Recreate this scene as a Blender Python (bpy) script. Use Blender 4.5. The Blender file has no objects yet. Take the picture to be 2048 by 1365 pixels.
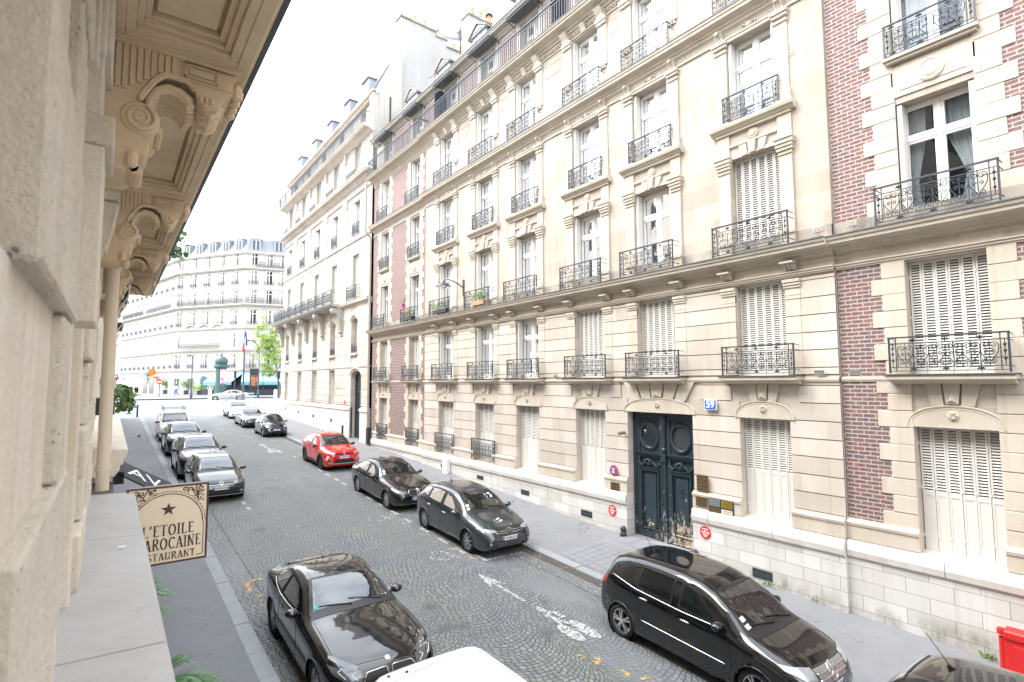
import bpy, bmesh, math, random
from mathutils import Vector, Matrix, noise
from mathutils.bvhtree import BVHTree
random.seed(7)
SC = bpy.context.scene
COL = SC.collection
R = math.radians
PI = math.pi

# ------------------------------------------------------------------ camera, sky, sun, exposure
cd = bpy.data.cameras.new('camera'); cam = bpy.data.objects.new('camera', cd); COL.objects.link(cam)
cd.sensor_width = 36.0; cd.lens = 36.0 * 1083.0 / 2048.0; cd.clip_start = 0.05; cd.clip_end = 3000
_yaw, _pit, _rol = 0.6362484, 0.0751418, -0.0037
_fw = Vector((math.sin(_yaw)*math.cos(_pit), math.cos(_yaw)*math.cos(_pit), math.sin(_pit)))
_r = Vector((math.cos(_yaw), -math.sin(_yaw), 0)); _u = _r.cross(_fw)
_R = _r*math.cos(_rol) + _u*math.sin(_rol); _U = -_r*math.sin(_rol) + _u*math.cos(_rol)
cam.matrix_world = Matrix(((_R.x, _U.x, -_fw.x, 0), (_R.y, _U.y, -_fw.y, 0), (_R.z, _U.z, -_fw.z, 0), (0, 0, 0, 1)))
cd.dof.use_dof = True; cd.dof.focus_distance = 14.0; cd.dof.aperture_fstop = 2.8
SC.camera = cam

W = bpy.data.worlds.new('World'); SC.world = W; W.use_nodes = True
_n = W.node_tree.nodes; _l = W.node_tree.links
_bg = _n['Background']
_sky = _n.new('ShaderNodeTexSky'); _sky.sky_type = 'NISHITA'; _sky.sun_disc = False
SUN_EL, SUN_AZ = R(54), R(-62)          # sun direction: elevation, azimuth from +Y towards +X
_sky.sun_elevation = SUN_EL; _sky.sun_rotation = SUN_AZ
_sky.air_density = 1.0; _sky.dust_density = 2.0; _sky.ozone_density = 1.0
_hs = _n.new('ShaderNodeHueSaturation'); _hs.inputs['Saturation'].default_value = 0.30   # overcast: the sky is nearly colourless
_l.new(_sky.outputs[0], _hs.inputs['Color'])
_tc = _n.new('ShaderNodeTexCoord'); _cn = _n.new('ShaderNodeTexNoise'); _cn.inputs['Scale'].default_value = 2.6; _cn.inputs['Detail'].default_value = 6; _l.new(_tc.outputs['Generated'], _cn.inputs['Vector'])
_cr = _n.new('ShaderNodeValToRGB'); _l.new(_cn.outputs[0], _cr.inputs[0])                 # cloud cover: bright grey sheet with thinner, bluer gaps
_cr.color_ramp.elements[0].position = .36; _cr.color_ramp.elements[0].color = (2.6, 3.0, 3.6, 1); _cr.color_ramp.elements[1].position = .62; _cr.color_ramp.elements[1].color = (5.6, 5.7, 5.8, 1)
_mx = _n.new('ShaderNodeMix'); _mx.data_type = 'RGBA'; _mx.inputs[0].default_value = .78; _l.new(_hs.outputs[0], _mx.inputs[6]); _l.new(_cr.outputs[0], _mx.inputs[7]); _l.new(_mx.outputs[2], _bg.inputs['Color'])
_bg.inputs['Strength'].default_value = 0.15
sl = bpy.data.lights.new('sun', 'SUN'); sl.energy = 0.95; sl.angle = R(45); sl.color = (1.0, 0.96, 0.9)
sun = bpy.data.objects.new('sun', sl); COL.objects.link(sun)
_sd = Vector((math.sin(SUN_AZ)*math.cos(SUN_EL), math.cos(SUN_AZ)*math.cos(SUN_EL), math.sin(SUN_EL)))
sun.rotation_euler = _sd.to_track_quat('Z', 'Y').to_euler()
SC.view_settings.view_transform = 'Standard'; SC.view_settings.look = 'None'
SC.view_settings.exposure = 2.72; SC.view_settings.gamma = 1.0; SC.view_settings.use_curve_mapping = False

# ------------------------------------------------------------------ mesh helpers
class MB:
    """collects faces, build() links them as ONE mesh object"""
    def __init__(s): s.v = []; s.f = []; s.m = []; s.mi = 0
    def add(s, vs, fs, mi=None):
        b = len(s.v); s.v += [tuple(p) for p in vs]
        for f in fs: s.f.append([i+b for i in f]); s.m.append(s.mi if mi is None else mi)
    def quad(s, a, b, c, d, mi=None): s.add([a, b, c, d], [(0, 1, 2, 3)], mi)
    def poly(s, pts, mi=None): s.add(pts, [tuple(range(len(pts)))], mi)
    def box(s, x0, x1, y0, y1, z0, z1, mi=None):
        s.add([(x0,y0,z0),(x1,y0,z0),(x1,y1,z0),(x0,y1,z0),(x0,y0,z1),(x1,y0,z1),(x1,y1,z1),(x0,y1,z1)],
              [(0,3,2,1),(4,5,6,7),(0,1,5,4),(1,2,6,5),(2,3,7,6),(3,0,4,7)], mi)
    def prism(s, pts, fn, h0, h1, mi=None):
        """polygon pts (a,b) extruded h0..h1 through fn(a,b,h)->xyz"""
        n = len(pts)
        s.add([fn(a, b, h0) for a, b in pts] + [fn(a, b, h1) for a, b in pts],
              [tuple(range(n))[::-1], tuple(range(n, 2*n))] + [(i, (i+1) % n, n+(i+1) % n, n+i) for i in range(n)], mi)
    def tube(s, path, r, n=5, closed=False, mi=None, caps=True):
        P = [Vector(p) for p in path]; k = len(P)
        if k < 2: return
        rs = r if isinstance(r, (list, tuple)) else [r]*k
        vs = []; prev = None
        for i, p in enumerate(P):
            if closed: t = P[(i+1) % k] - P[i-1]
            else: t = P[min(i+1, k-1)] - P[max(i-1, 0)]
            if t.length < 1e-9: t = Vector((0, 0, 1))
            t.normalize()
            if prev is None:
                a = Vector((1, 0, 0)) if abs(t.x) < .9 else Vector((0, 1, 0))
                prev = t.cross(a).normalized()
            else:
                prev = (prev - t*prev.dot(t))
                prev = prev.normalized() if prev.length > 1e-6 else t.orthogonal().normalized()
            q = t.cross(prev)
            for j in range(n):
                an = 2*PI*j/n; vs.append(p + (prev*math.cos(an) + q*math.sin(an))*rs[i])
        fs = []
        for i in range(k if closed else k-1):
            for j in range(n):
                a = i*n+j; b = i*n+(j+1) % n; c = ((i+1) % k)*n+(j+1) % n; d = ((i+1) % k)*n+j
                fs.append((a, b, c, d))
        if caps and not closed: fs += [tuple(range(n))[::-1], tuple((k-1)*n+j for j in range(n))]
        s.add(vs, fs, mi)
    def lathe(s, prof, o=(0, 0, 0), ax='z', n=16, mi=None, a0=0, a1=2*PI):
        """profile (r, h) turned round axis ax through o"""
        full = abs(a1-a0-2*PI) < 1e-6; m = n if full else n+1
        vs = []
        for r, h in prof:
            for j in range(m):
                an = a0+(a1-a0)*j/n; c, d = r*math.cos(an), r*math.sin(an)
                vs.append((o[0]+c, o[1]+d, o[2]+h) if ax == 'z' else ((o[0]+h, o[1]+c, o[2]+d) if ax == 'x' else (o[0]+c, o[1]+h, o[2]+d)))
        fs = []
        for i in range(len(prof)-1):
            for j in range(n):
                k = (j+1) % m; fs.append((i*m+j, i*m+k, (i+1)*m+k, (i+1)*m+j))
        s.add(vs, fs, mi)
    def build(s, name, mats, parent=None, smooth=False, bevel=0, seg=1, loc=None, fix=False, ang=None):
        me = bpy.data.meshes.new(name); me.from_pydata(s.v, [], s.f)
        if not isinstance(mats, (list, tuple)): mats = [mats]
        for m in mats: me.materials.append(m)
        me.polygons.foreach_set('material_index', s.m)
        if fix:
            bm = bmesh.new(); bm.from_mesh(me); bmesh.ops.remove_doubles(bm, verts=bm.verts, dist=1e-5)
            bmesh.ops.recalc_face_normals(bm, faces=bm.faces); bm.to_mesh(me); bm.free()
        me.update()
        if smooth: me.polygons.foreach_set('use_smooth', [True]*len(me.polygons))
        if ang: me.set_sharp_from_angle(angle=R(ang))
        o = bpy.data.objects.new(name, me); COL.objects.link(o)
        if loc: o.location = loc
        if parent: o.parent = parent
        if bevel:
            b = o.modifiers.new('bevel', 'BEVEL'); b.width = bevel; b.segments = seg; b.limit_method = 'ANGLE'; b.angle_limit = R(40)
        return o

def tag(o, label=None, cat=None, group=None, kind=None):
    if label: o['label'] = label
    if cat: o['category'] = cat
    if group: o['group'] = group
    if kind: o['kind'] = kind
    return o
def empty(name, loc=(0, 0, 0), rz=0, label=None, cat=None, group=None, parent=None):
    o = bpy.data.objects.new(name, None); COL.objects.link(o); o.location = loc; o.rotation_euler = (0, 0, rz); o.empty_display_size = .2
    if parent: o.parent = parent
    return tag(o, label, cat, group)
def inst(src, name, parent, loc=None, scale=None, rot=None):
    o = bpy.data.objects.new(name, src.data if hasattr(src, 'data') else src); COL.objects.link(o); o.parent = parent
    if loc is not None: o.location = loc
    if scale is not None: o.scale = scale
    if rot is not None: o.rotation_euler = rot
    return o
def copy_tree(o, parent=None):
    c = o.copy(); COL.objects.link(c); c.parent = parent
    for ch in list(o.children): copy_tree(ch, c)
    return c
def lerp(a, b, t): return a+(b-a)*t
def interp(x, xs, ys):
    if x <= xs[0]: return ys[0]
    for i in range(1, len(xs)):
        if x <= xs[i]: return lerp(ys[i-1], ys[i], (x-xs[i-1])/(xs[i]-xs[i-1]))
    return ys[-1]

# ------------------------------------------------------------------ material helpers
class NT:
    def __init__(s, name):
        s.mat = bpy.data.materials.new(name); s.mat.use_nodes = True
        s.t = s.mat.node_tree; s.n = s.t.nodes; s.l = s.t.links
        s.b = s.n['Principled BSDF']; s.out = s.n['Material Output']
    def node(s, kind, **kw):
        n = s.n.new(kind)
        for k, v in kw.items(): setattr(n, k, v)
        return n
    def plug(s, sock, v):
        if isinstance(v, (int, float)): sock.default_value = v
        elif isinstance(v, (tuple, list)): sock.default_value = tuple(v) + ((1.0,) if len(v) == 3 and sock.type == 'RGBA' else ())
        else: s.l.new(v, sock)
    def m(s, op, a, b=0.0, c=None):
        n = s.node('ShaderNodeMath', operation=op); s.plug(n.inputs[0], a); s.plug(n.inputs[1], b)
        if c is not None: s.plug(n.inputs[2], c)
        return n.outputs[0]
    def pos(s): return s.node('ShaderNodeNewGeometry').outputs['Position']
    def obj(s): return s.node('ShaderNodeTexCoord').outputs['Object']
    def sep(s, v):
        n = s.node('ShaderNodeSeparateXYZ'); s.l.new(v, n.inputs[0]); return n.outputs
    def comb(s, x, y, z=0.0):
        n = s.node('ShaderNodeCombineXYZ'); s.plug(n.inputs[0], x); s.plug(n.inputs[1], y); s.plug(n.inputs[2], z); return n.outputs[0]
    def noise(s, v, scale=1.0, detail=3.0, rough=.55, dist=0.0):
        n = s.node('ShaderNodeTexNoise'); s.l.new(v, n.inputs['Vector']); n.inputs['Scale'].default_value = scale
        n.inputs['Detail'].default_value = detail; n.inputs['Roughness'].default_value = rough; n.inputs['Distortion'].default_value = dist
        return n.outputs[0]
    def scaled(s, v, sc):
        n = s.node('ShaderNodeMapping'); s.l.new(v, n.inputs[0]); n.inputs['Scale'].default_value = sc; return n.outputs[0]
    def ramp(s, f, *stops):
        n = s.node('ShaderNodeValToRGB'); s.l.new(f, n.inputs[0]); e = n.color_ramp.elements
        while len(e) < len(stops): e.new(.5)
        for i, (p, c) in enumerate(stops):
            e[i].position = p; e[i].color = (c, c, c, 1) if isinstance(c, (int, float)) else tuple(c)+(1,)
        return n.outputs[0]
    def mix(s, f, a, b, mode='MIX'):
        n = s.node('ShaderNodeMix', data_type='RGBA', blend_type=mode); s.plug(n.inputs[0], f); s.plug(n.inputs[6], a); s.plug(n.inputs[7], b); return n.outputs[2]
    def smooth(s, x, lo, hi):
        n = s.node('ShaderNodeMapRange', interpolation_type='SMOOTHSTEP'); s.plug(n.inputs[0], x); n.inputs[1].default_value = lo; n.inputs[2].default_value = hi; return n.outputs[0]
    def bump(s, h, dist=.01, strength=1.0):
        n = s.node('ShaderNodeBump'); s.l.new(h, n.inputs['Height']); n.inputs['Distance'].default_value = dist; n.inputs['Strength'].default_value = strength
        s.l.new(n.outputs[0], s.b.inputs['Normal'])
    def col(s, c): s.plug(s.b.inputs['Base Color'], c)
    def set(s, **kw):
        for k, v in kw.items(): s.plug(s.b.inputs[k], v)
        return s

def plain(name, col, rough=.6, metal=0.0, var=.12, scale=8.0, spec=.5, coat=0.0, bump=0.0):
    n = NT(name); p = n.obj()
    f = n.noise(p, scale, 4)
    n.col(n.mix(f, tuple(c*(1-var) for c in col), tuple(min(1, c*(1+var)) for c in col)))
    n.set(Roughness=rough, Metallic=metal); n.b.inputs['Specular IOR Level'].default_value = spec
    if coat: n.b.inputs['Coat Weight'].default_value = coat; n.b.inputs['Coat Roughness'].default_value = .03
    if bump: n.bump(n.noise(p, scale*6, 4), bump)
    return n.mat

def stone(name, col, var=.13, grain=.08, grime=0.0, grimecol=(.1, .09, .08), bump=.004, joints=None, patches=.1, rough=.88, gz=None, joff=0.0):
    """limestone: broad tone drift, per-block tone, vertical rain streaks, fine grain"""
    n = NT(name); p = n.pos(); x, y, z = n.sep(p)
    c = n.mix(n.noise(p, .7, 4), tuple(k*(1-var) for k in col), tuple(min(1, k*(1+var*.6)) for k in col))
    st = n.noise(n.scaled(p, (2.2, 2.2, .22)), 1.0, 4, .6)
    c = n.mix(n.ramp(st, (.42, 0.0), (.75, .6)), c, tuple(k*(.80, .75, .68)[i] for i, k in enumerate(col)))
    c = n.mix(n.ramp(n.noise(n.scaled(p, (.6, .6, 7)), 1.2, 5, .7), (.45, 0.0), (.8, .4)), c, tuple(k*.84 for k in col))
    c = n.mix(n.ramp(n.noise(n.scaled(p, (7, 7, .30)), 1.0, 4, .65), (.56, 0.0), (.72, .32)), c, tuple(k*(.62, .58, .52)[i] for i, k in enumerate(col)))
    g = n.noise(p, 55, 3, .7)
    c = n.mix(grain, c, n.ramp(g, (.3, .25), (.7, 1.0)), 'MULTIPLY')
    hgt = n.noise(p, 24, 6, .7)
    if joints:
        bw, bh, jw, dk = joints
        bt = n.node('ShaderNodeTexBrick'); n.l.new(n.comb(y, n.m('ADD', z, joff)), bt.inputs['Vector']); bt.offset = .5
        bt.inputs['Scale'].default_value = 1; bt.inputs['Brick Width'].default_value = bw; bt.inputs['Row Height'].default_value = bh
        bt.inputs['Mortar Size'].default_value = jw; bt.inputs['Mortar Smooth'].default_value = .2; bt.inputs['Bias'].default_value = 0
        bt.inputs['Color1'].default_value = (1, 1, 1, 1); bt.inputs['Color2'].default_value = (.80, .79, .77, 1); bt.inputs['Mortar'].default_value = (dk, dk*.95, dk*.88, 1)
        c = n.mix(1.0, c, bt.outputs['Color'], 'MULTIPLY')
    if grime:
        gm = n.ramp(n.noise(n.scaled(p, (1, 1, .5)), 1.6, 6, .68), (.45, 0.0), (.7, 1.0))
        if gz:   # dirt collects on this band of the wall
            gm = n.m('MULTIPLY', gm, n.m('MULTIPLY', n.smooth(z, gz[0]-gz[2], gz[0]), n.m('SUBTRACT', 1.0, n.smooth(z, gz[1], gz[1]+gz[2]))))
        c = n.mix(n.m('MULTIPLY', gm, grime), c, grimecol)
    n.col(c); n.set(Roughness=rough); n.b.inputs['Specular IOR Level'].default_value = .25
    n.bump(hgt, bump)
    return n.mat

M = {}
LIME = (.66, .597, .535)
M['lime'] = stone('limestone', LIME, grime=.14, grimecol=(.30, .25, .19), joints=(1.25, .405, .003, .78), joff=.52)
M['lime_up'] = stone('limestone_upper', (.53, .475, .412), var=.10, joints=(1.1, .48, .004, .80), grime=.07)
M['lime_trim'] = stone('limestone_trim', (.60, .54, .455), var=.10, grime=.16, grimecol=(.22, .18, .14))
M['lime_soot'] = stone('sooty_limestone', (.42, .38, .33), var=.25, grime=.9, grimecol=(.09, .085, .08))
M['lime_white'] = stone('pale_limestone', (.45, .425, .385), var=.08, grime=.05)
M['plinth'] = stone('plinth_blocks', (.74, .73, .71), joints=(.78, .30, .006, .45), var=.16, grime=.85, grimecol=(.17, .165, .12), bump=.003, gz=(-6.5, -4.75, .35))
M['plinth_cap'] = stone('plinth_capstone', (.76, .73, .69), var=.14, grime=.25, grimecol=(.33, .27, .22))

def rough_stone(name, col):
    n = NT(name); p = n.pos()
    c = n.mix(n.noise(p, 2.2, 5), tuple(k*.80 for k in col), tuple(min(1, k*1.10) for k in col))
    c = n.mix(n.ramp(n.noise(n.scaled(p, (1, 1, .35)), 3.5, 6, .7), (.52, 0.0), (.75, .5)), c, (.56, .43, .26))
    c = n.mix(n.ramp(n.noise(p, 6, 6, .75), (.55, 0.0), (.75, .5)), c, (.46, .43, .39))
    g = n.noise(p, 95, 4, .8); c = n.mix(n.ramp(g, (.28, .6), (.42, 0.0)), c, (.22, .19, .16))
    c = n.mix(n.ramp(n.noise(p, 38, 3, .7), (.60, 0.0), (.75, .5)), c, tuple(min(1, k*1.25) for k in col))
    v = n.node('ShaderNodeTexVoronoi'); v.inputs['Scale'].default_value = 34; n.l.new(p, v.inputs['Vector'])
    pit = n.m('MULTIPLY', n.m('SUBTRACT', 1.0, n.smooth(v.outputs['Distance'], .10, .30)), n.ramp(n.noise(p, 9, 3), (.55, 0.0), (.62, 1.0)))
    c = n.mix(n.m('MULTIPLY', pit, .55), c, (.20, .165, .12))
    n.col(c); n.set(Roughness=.95); n.b.inputs['Specular IOR Level'].default_value = .2
    n.bump(n.m('SUBTRACT', n.m('ADD', n.m('MULTIPLY', g, .5), n.noise(p, 22, 6, .7)), n.m('MULTIPLY', pit, .8)), .02)
    return n.mat
def brick_mat():
    n = NT('red_brick'); p = n.pos(); x, y, z = n.sep(p)
    wob = n.noise(p, 9, 3)
    zz = n.m('ADD', z, n.m('MULTIPLY', n.m('SUBTRACT', wob, .5), .02)); yy = n.m('ADD', y, n.m('MULTIPLY', n.m('SUBTRACT', n.noise(p, 7, 3), .5), .02))
    def bt(c1, c2, mo, off=0.0):
        b = n.node('ShaderNodeTexBrick'); n.l.new(n.comb(yy, n.m('ADD', zz, off)), b.inputs['Vector']); b.offset = .45
        b.inputs['Scale'].default_value = 1; b.inputs['Brick Width'].default_value = .235; b.inputs['Row Height'].default_value = .088
        b.inputs['Mortar Size'].default_value = .0135; b.inputs['Mortar Smooth'].default_value = .15
        b.inputs['Color1'].default_value = c1+(1,); b.inputs['Color2'].default_value = c2+(1,); b.inputs['Mortar'].default_value = mo+(1,)
        return b
    b1 = bt((.225, .105, .098), (.135, .098, .108), (.46, .415, .365)); b1.inputs['Bias'].default_value = -.12
    b2 = bt((1, 1, 1), (.72, .78, .9), (1, 1, 1), .088*41)
    c = n.mix(1.0, b1.outputs['Color'], b2.outputs['Color'], 'MULTIPLY')
    c = n.mix(n.ramp(n.noise(p, 13, 5), (.35, 0.0), (.75, .40)), c, (.36, .27, .245))
    n.col(c); n.set(Roughness=.9); n.b.inputs['Specular IOR Level'].default_value = .2
    n.bump(n.m('ADD', n.m('MULTIPLY', b1.outputs['Fac'], -1.0), n.m('MULTIPLY', n.noise(p, 60, 4), .3)), .008)
    return n.mat
M['brick'] = brick_mat()

def cobble_mat():
    n = NT('granite_setts'); p = n.pos(); x0, y0, z = n.sep(p)
    dx = n.m('MULTIPLY', n.m('SUBTRACT', n.noise(p, 1.3, 3), .5), .30); dy = n.m('MULTIPLY', n.m('SUBTRACT', n.noise(n.scaled(p, (1, 1.1, 1)), 1.7, 3), .5), .30)
    x = n.m('ADD', x0, dx); y = n.m('ADD', y0, dy)
    Wd = 1.42; h = .105
    xs = n.m('DIVIDE', x, Wd); cell = n.m('FLOOR', xs); fx = n.m('SUBTRACT', n.m('SUBTRACT', xs, cell), .5)
    arc = n.m('SQRT', n.m('SUBTRACT', .40, n.m('MULTIPLY', fx, fx)))
    edge = n.m('MULTIPLY', n.smooth(x0, 2.95, 3.0), n.m('SUBTRACT', 1.0, n.smooth(x0, 9.25, 9.3)))   # straight gutter courses by the kerbs
    yy = n.m('ADD', y, n.m('MULTIPLY', n.m('MULTIPLY', arc, Wd*1.15), edge))
    row = n.m('DIVIDE', yy, h); ri = n.m('FLOOR', row); fr = n.m('SUBTRACT', row, ri)
    s = n.m('DIVIDE', n.m('MULTIPLY', n.m('ARCSINE', n.m('DIVIDE', fx, .6325)), .6325*Wd), .118)
    s = n.m('ADD', n.m('MULTIPLY', s, edge), n.m('MULTIPLY', n.m('DIVIDE', x, .14), n.m('SUBTRACT', 1.0, edge)))
    wn = n.node('ShaderNodeTexWhiteNoise', noise_dimensions='2D'); n.l.new(n.comb(ri, cell), wn.inputs['Vector'])
    u = n.m('ADD', s, n.m('MULTIPLY', wn.outputs['Value'], 1.0)); ui = n.m('FLOOR', u); fu = n.m('SUBTRACT', u, ui)
    er = n.m('MULTIPLY', n.m('MINIMUM', fr, n.m('SUBTRACT', 1.0, fr)), h); eu = n.m('MULTIPLY', n.m('MINIMUM', fu, n.m('SUBTRACT', 1.0, fu)), .118)
    d = n.m('ADD', n.m('MINIMUM', er, eu), n.m('MULTIPLY', n.m('SUBTRACT', n.noise(p, 30, 3), .5), .012))
    st = n.smooth(d, .003, .014)                                    # 1 on a sett, 0 in a joint
    w2 = n.node('ShaderNodeTexWhiteNoise', noise_dimensions='3D'); n.l.new(n.comb(ui, ri, cell), w2.inputs['Vector'])
    c = n.ramp(w2.outputs['Value'], (0.0, (.155, .170, .192)), (.55, (.21, .227, .252)), (.93, (.265, .278, .298)), (1.0, (.29, .27, .25)))
    c = n.mix(n.ramp(n.noise(p, 40, 4, .7), (.3, 0.0), (.8, .5)), c, (.12, .125, .13))
    moss = n.ramp(n.noise(p, .55, 4, .6), (.40, 0.0), (.62, 1.0))
    j = n.mix(n.m('MULTIPLY', moss, .75), (.040, .038, .036), (.095, .115, .035))
    c = n.mix(n.m('MULTIPLY', moss, .09), c, (.20, .235, .12))
    c2 = n.mix(st, j, c)
    wear = n.ramp(n.noise(n.scaled(p, (.55, .25, 1)), 1.0, 5, .6), (.52, 0.0), (.70, .85))       # patches where tar and dust fill the joints
    c2 = n.mix(wear, c2, n.mix(n.noise(p, 18, 4), (.165, .175, .185), (.215, .225, .235)))
    c2 = n.mix(n.ramp(n.noise(p, .9, 3, .5), (.66, 0.0), (.72, .55)), c2, (.075, .075, .08))   # oil and tar spots
    dirt = n.ramp(n.noise(p, .35, 5, .6), (.4, 0.0), (.75, .38)); c2 = n.mix(dirt, c2, (.125, .13, .135))
    n.col(c2); n.set(Roughness=n.ramp(w2.outputs['Value'], (0, .55), (1, .8))); n.b.inputs['Specular IOR Level'].default_value = .35
    n.bump(n.m('MULTIPLY', n.m('ADD', st, n.m('MULTIPLY', n.noise(p, 25, 3), .35)), n.m('SUBTRACT', 1.0, n.m('MULTIPLY', wear, .8))), .012)
    return n.mat
M['cobble'] = cobble_mat()

def asphalt_mat(name, a, b, crack=True, spk=.5):
    n = NT(name); p = n.pos()
    c = n.mix(n.noise(p, .8, 5, .6), a, b)
    c = n.mix(n.ramp(n.noise(p, 90, 2, .8), (.56, 0.0), (.75, spk)), c, tuple(min(1, k*2.1) for k in b))
    c = n.mix(n.ramp(n.noise(p, 70, 2, .8), (.25, .6), (.42, 0.0)), c, tuple(k*.45 for k in a))
    c = n.mix(n.ramp(n.noise(p, 2.6, 6, .7), (.5, 0.0), (.78, .35)), c, tuple(k*.7 for k in a))
    if crack:
        v = n.node('ShaderNodeTexVoronoi', feature='DISTANCE_TO_EDGE'); v.inputs['Scale'].default_value = .55
        dv = n.node('ShaderNodeVectorMath', operation='ADD'); n.l.new(p, dv.inputs[0])
        nz = n.node('ShaderNodeTexNoise'); n.l.new(p, nz.inputs['Vector']); nz.inputs['Scale'].default_value = 2.2; nz.inputs['Detail'].default_value = 5
        n.l.new(nz.outputs['Color'], dv.inputs[1]); n.l.new(dv.outputs[0], v.inputs['Vector'])
        cr = n.m('MULTIPLY', n.m('SUBTRACT', 1.0, n.smooth(v.outputs['Distance'], 0.0, .012)), n.ramp(n.noise(p, .33, 3), (.47, 0.0), (.56, 1.0)))
        c = n.mix(n.m('MULTIPLY', cr, .8), c, (.05, .05, .05))
    n.col(c); n.set(Roughness=.88); n.b.inputs['Specular IOR Level'].default_value = .3; n.bump(n.noise(p, 120, 3, .8), .004)
    return n.mat
M['pave'] = asphalt_mat('pavement_asphalt', (.155, .16, .172), (.20, .205, .216))
M['asph'] = asphalt_mat('road_asphalt', (.145, .15, .158), (.20, .205, .212), spk=.3)
M['pave_r'] = asphalt_mat('pale_pavement_asphalt', (.175, .178, .190), (.225, .228, .24))
M['pave2'] = asphalt_mat('paving_block_stone', (.19, .195, .21), (.25, .255, .268), crack=False)
M['kerb'] = asphalt_mat('granite_kerb', (.23, .245, .26), (.31, .32, .335), crack=False)
M['ground'] = asphalt_mat('ground_earth', (.25, .25, .25), (.32, .32, .31), crack=False)
M['white'] = plain('white_joinery', (.80, .79, .76), .45, var=.05)
M['shutter'] = plain('shutter_paint', (.66, .64, .60), .5, var=.06, scale=3)
M['iron'] = plain('wrought_iron', (.055, .068, .085), .42, .35, var=.3, scale=12)
M['iron2'] = plain('dark_iron', (.03, .034, .042), .5, .3, var=.3)
M['zinc'] = plain('zinc_sheet', (.27, .295, .325), .45, .35, var=.15, scale=2)
M['zincd'] = plain('dark_zinc', (.10, .105, .115), .5, .3, var=.2, scale=3)
M['slate'] = plain('slate_roof', (.165, .18, .20), .6, var=.25, scale=4)
M['white_grey'] = plain('greyish_white_metal', (.36, .36, .36), .5, var=.05)
M['joint'] = plain('dirty_shaded_joint', (.20, .155, .12), .95)  # groove shade painted in along with the joint dirt
M['curtain'] = plain('white_curtain', (.66, .67, .68), .85, var=.05, scale=5)
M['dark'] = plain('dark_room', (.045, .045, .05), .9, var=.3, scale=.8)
M['terra'] = plain('terracotta', (.56, .26, .14), .8, var=.2)
M['render'] = stone('grey_render', (.40, .395, .385), var=.14, grime=.35, grimecol=(.40, .38, .36))
M['copper'] = plain('copper_pipe', (.30, .20, .13), .5, .4)
M['cream'] = plain('cream_paint', (.66, .57, .44), .5, var=.06, scale=3)
M['black'] = plain('black_fabric', (.012, .012, .014), .8, var=.2)
M['blackpl'] = plain('black_plastic', (.015, .015, .017), .45, var=.2)
M['alu'] = plain('aluminium', (.62, .63, .65), .35, .8, var=.08)
M['red'] = plain('red_plastic', (.62, .022, .022), .42, var=.15, scale=4)
M['sign_red'] = plain('red_enamel', (.60, .03, .035), .35, var=.08)
M['sign_blue'] = plain('blue_enamel', (.025, .13, .50), .3, var=.06)
M['sign_white'] = plain('white_enamel', (.82, .82, .80), .35, var=.03)
M['ink'] = plain('dark_lettering', (.02, .018, .018), .6, var=.1)
M['brass'] = plain('aged_brass', (.25, .17, .085), .42, .75, var=.35, scale=9)
M['gold'] = plain('polished_brass', (.62, .40, .08), .3, .8, var=.15)
M['silver'] = plain('brushed_steel', (.50, .53, .53), .35, .8, var=.12)

def paint_mark(name, col, thr=.42, sc=14):
    """road paint worn through on the sett edges"""
    n = NT(name); p = n.pos(); f = n.ramp(n.noise(p, sc, 5, .75), (thr-.05, 0.0), (thr+.05, 1.0))
    n.col(n.mix(n.noise(p, 20, 3), tuple(k*.85 for k in col), col)); n.set(Roughness=.75)
    tr = n.node('ShaderNodeBsdfTransparent'); mx = n.node('ShaderNodeMixShader')
    n.l.new(f, mx.inputs[0]); n.l.new(tr.outputs[0], mx.inputs[1]); n.l.new(n.b.outputs[0], mx.inputs[2]); n.l.new(mx.outputs[0], n.out.inputs['Surface'])
    return n.mat
M['mark'] = paint_mark('worn_white_paint', (.58, .58, .58), .49, 18)
M['mark2'] = paint_mark('faded_white_paint', (.55, .55, .55), .53, 9)
M['yel'] = paint_mark('worn_yellow_paint', (.58, .40, .15), .49, 12)

def glass_mat(name, tint=(.75, .80, .82), rough=.0, op=.26, base=(.02, .024, .028), ior=1.58):
    """pane: mirror by Fresnel over a partly clear, partly dark body"""
    n = NT(name)
    tr = n.node('ShaderNodeBsdfTransparent'); tr.inputs[0].default_value = tint+(1,)
    gl = n.node('ShaderNodeBsdfGlossy'); gl.inputs['Roughness'].default_value = rough; gl.inputs[0].default_value = (.95, .97, 1, 1)
    df = n.node('ShaderNodeBsdfDiffuse'); df.inputs[0].default_value = base+(1,)
    p = n.pos()
    bp = n.node('ShaderNodeBump'); n.l.new(n.noise(p, 1.6, 2), bp.inputs['Height']); bp.inputs['Distance'].default_value = .006; n.l.new(bp.outputs[0], gl.inputs['Normal'])
    m1 = n.node('ShaderNodeMixShader'); m1.inputs[0].default_value = op; n.l.new(tr.outputs[0], m1.inputs[1]); n.l.new(df.outputs[0], m1.inputs[2])
    fr = n.node('ShaderNodeFresnel'); fr.inputs['IOR'].default_value = ior
    m2 = n.node('ShaderNodeMixShader'); n.l.new(fr.outputs[0], m2.inputs[0]); n.l.new(m1.outputs[0], m2.inputs[1]); n.l.new(gl.outputs[0], m2.inputs[2])
    n.l.new(m2.outputs[0], n.out.inputs['Surface'])
    return n.mat
M['glass'] = glass_mat('window_glass')
M['carglass'] = glass_mat('car_glass', (.30, .38, .36), 0, .35, (.012, .016, .016), 2.1)
M['carglass_dark'] = glass_mat('dark_car_glass', (.10, .12, .12), 0, .75, (.008, .009, .01), 1.55)
M['sideglass'] = glass_mat('car_side_glass', (.22, .28, .27), 0, .84, (.010, .013, .013), 1.32)

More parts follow.
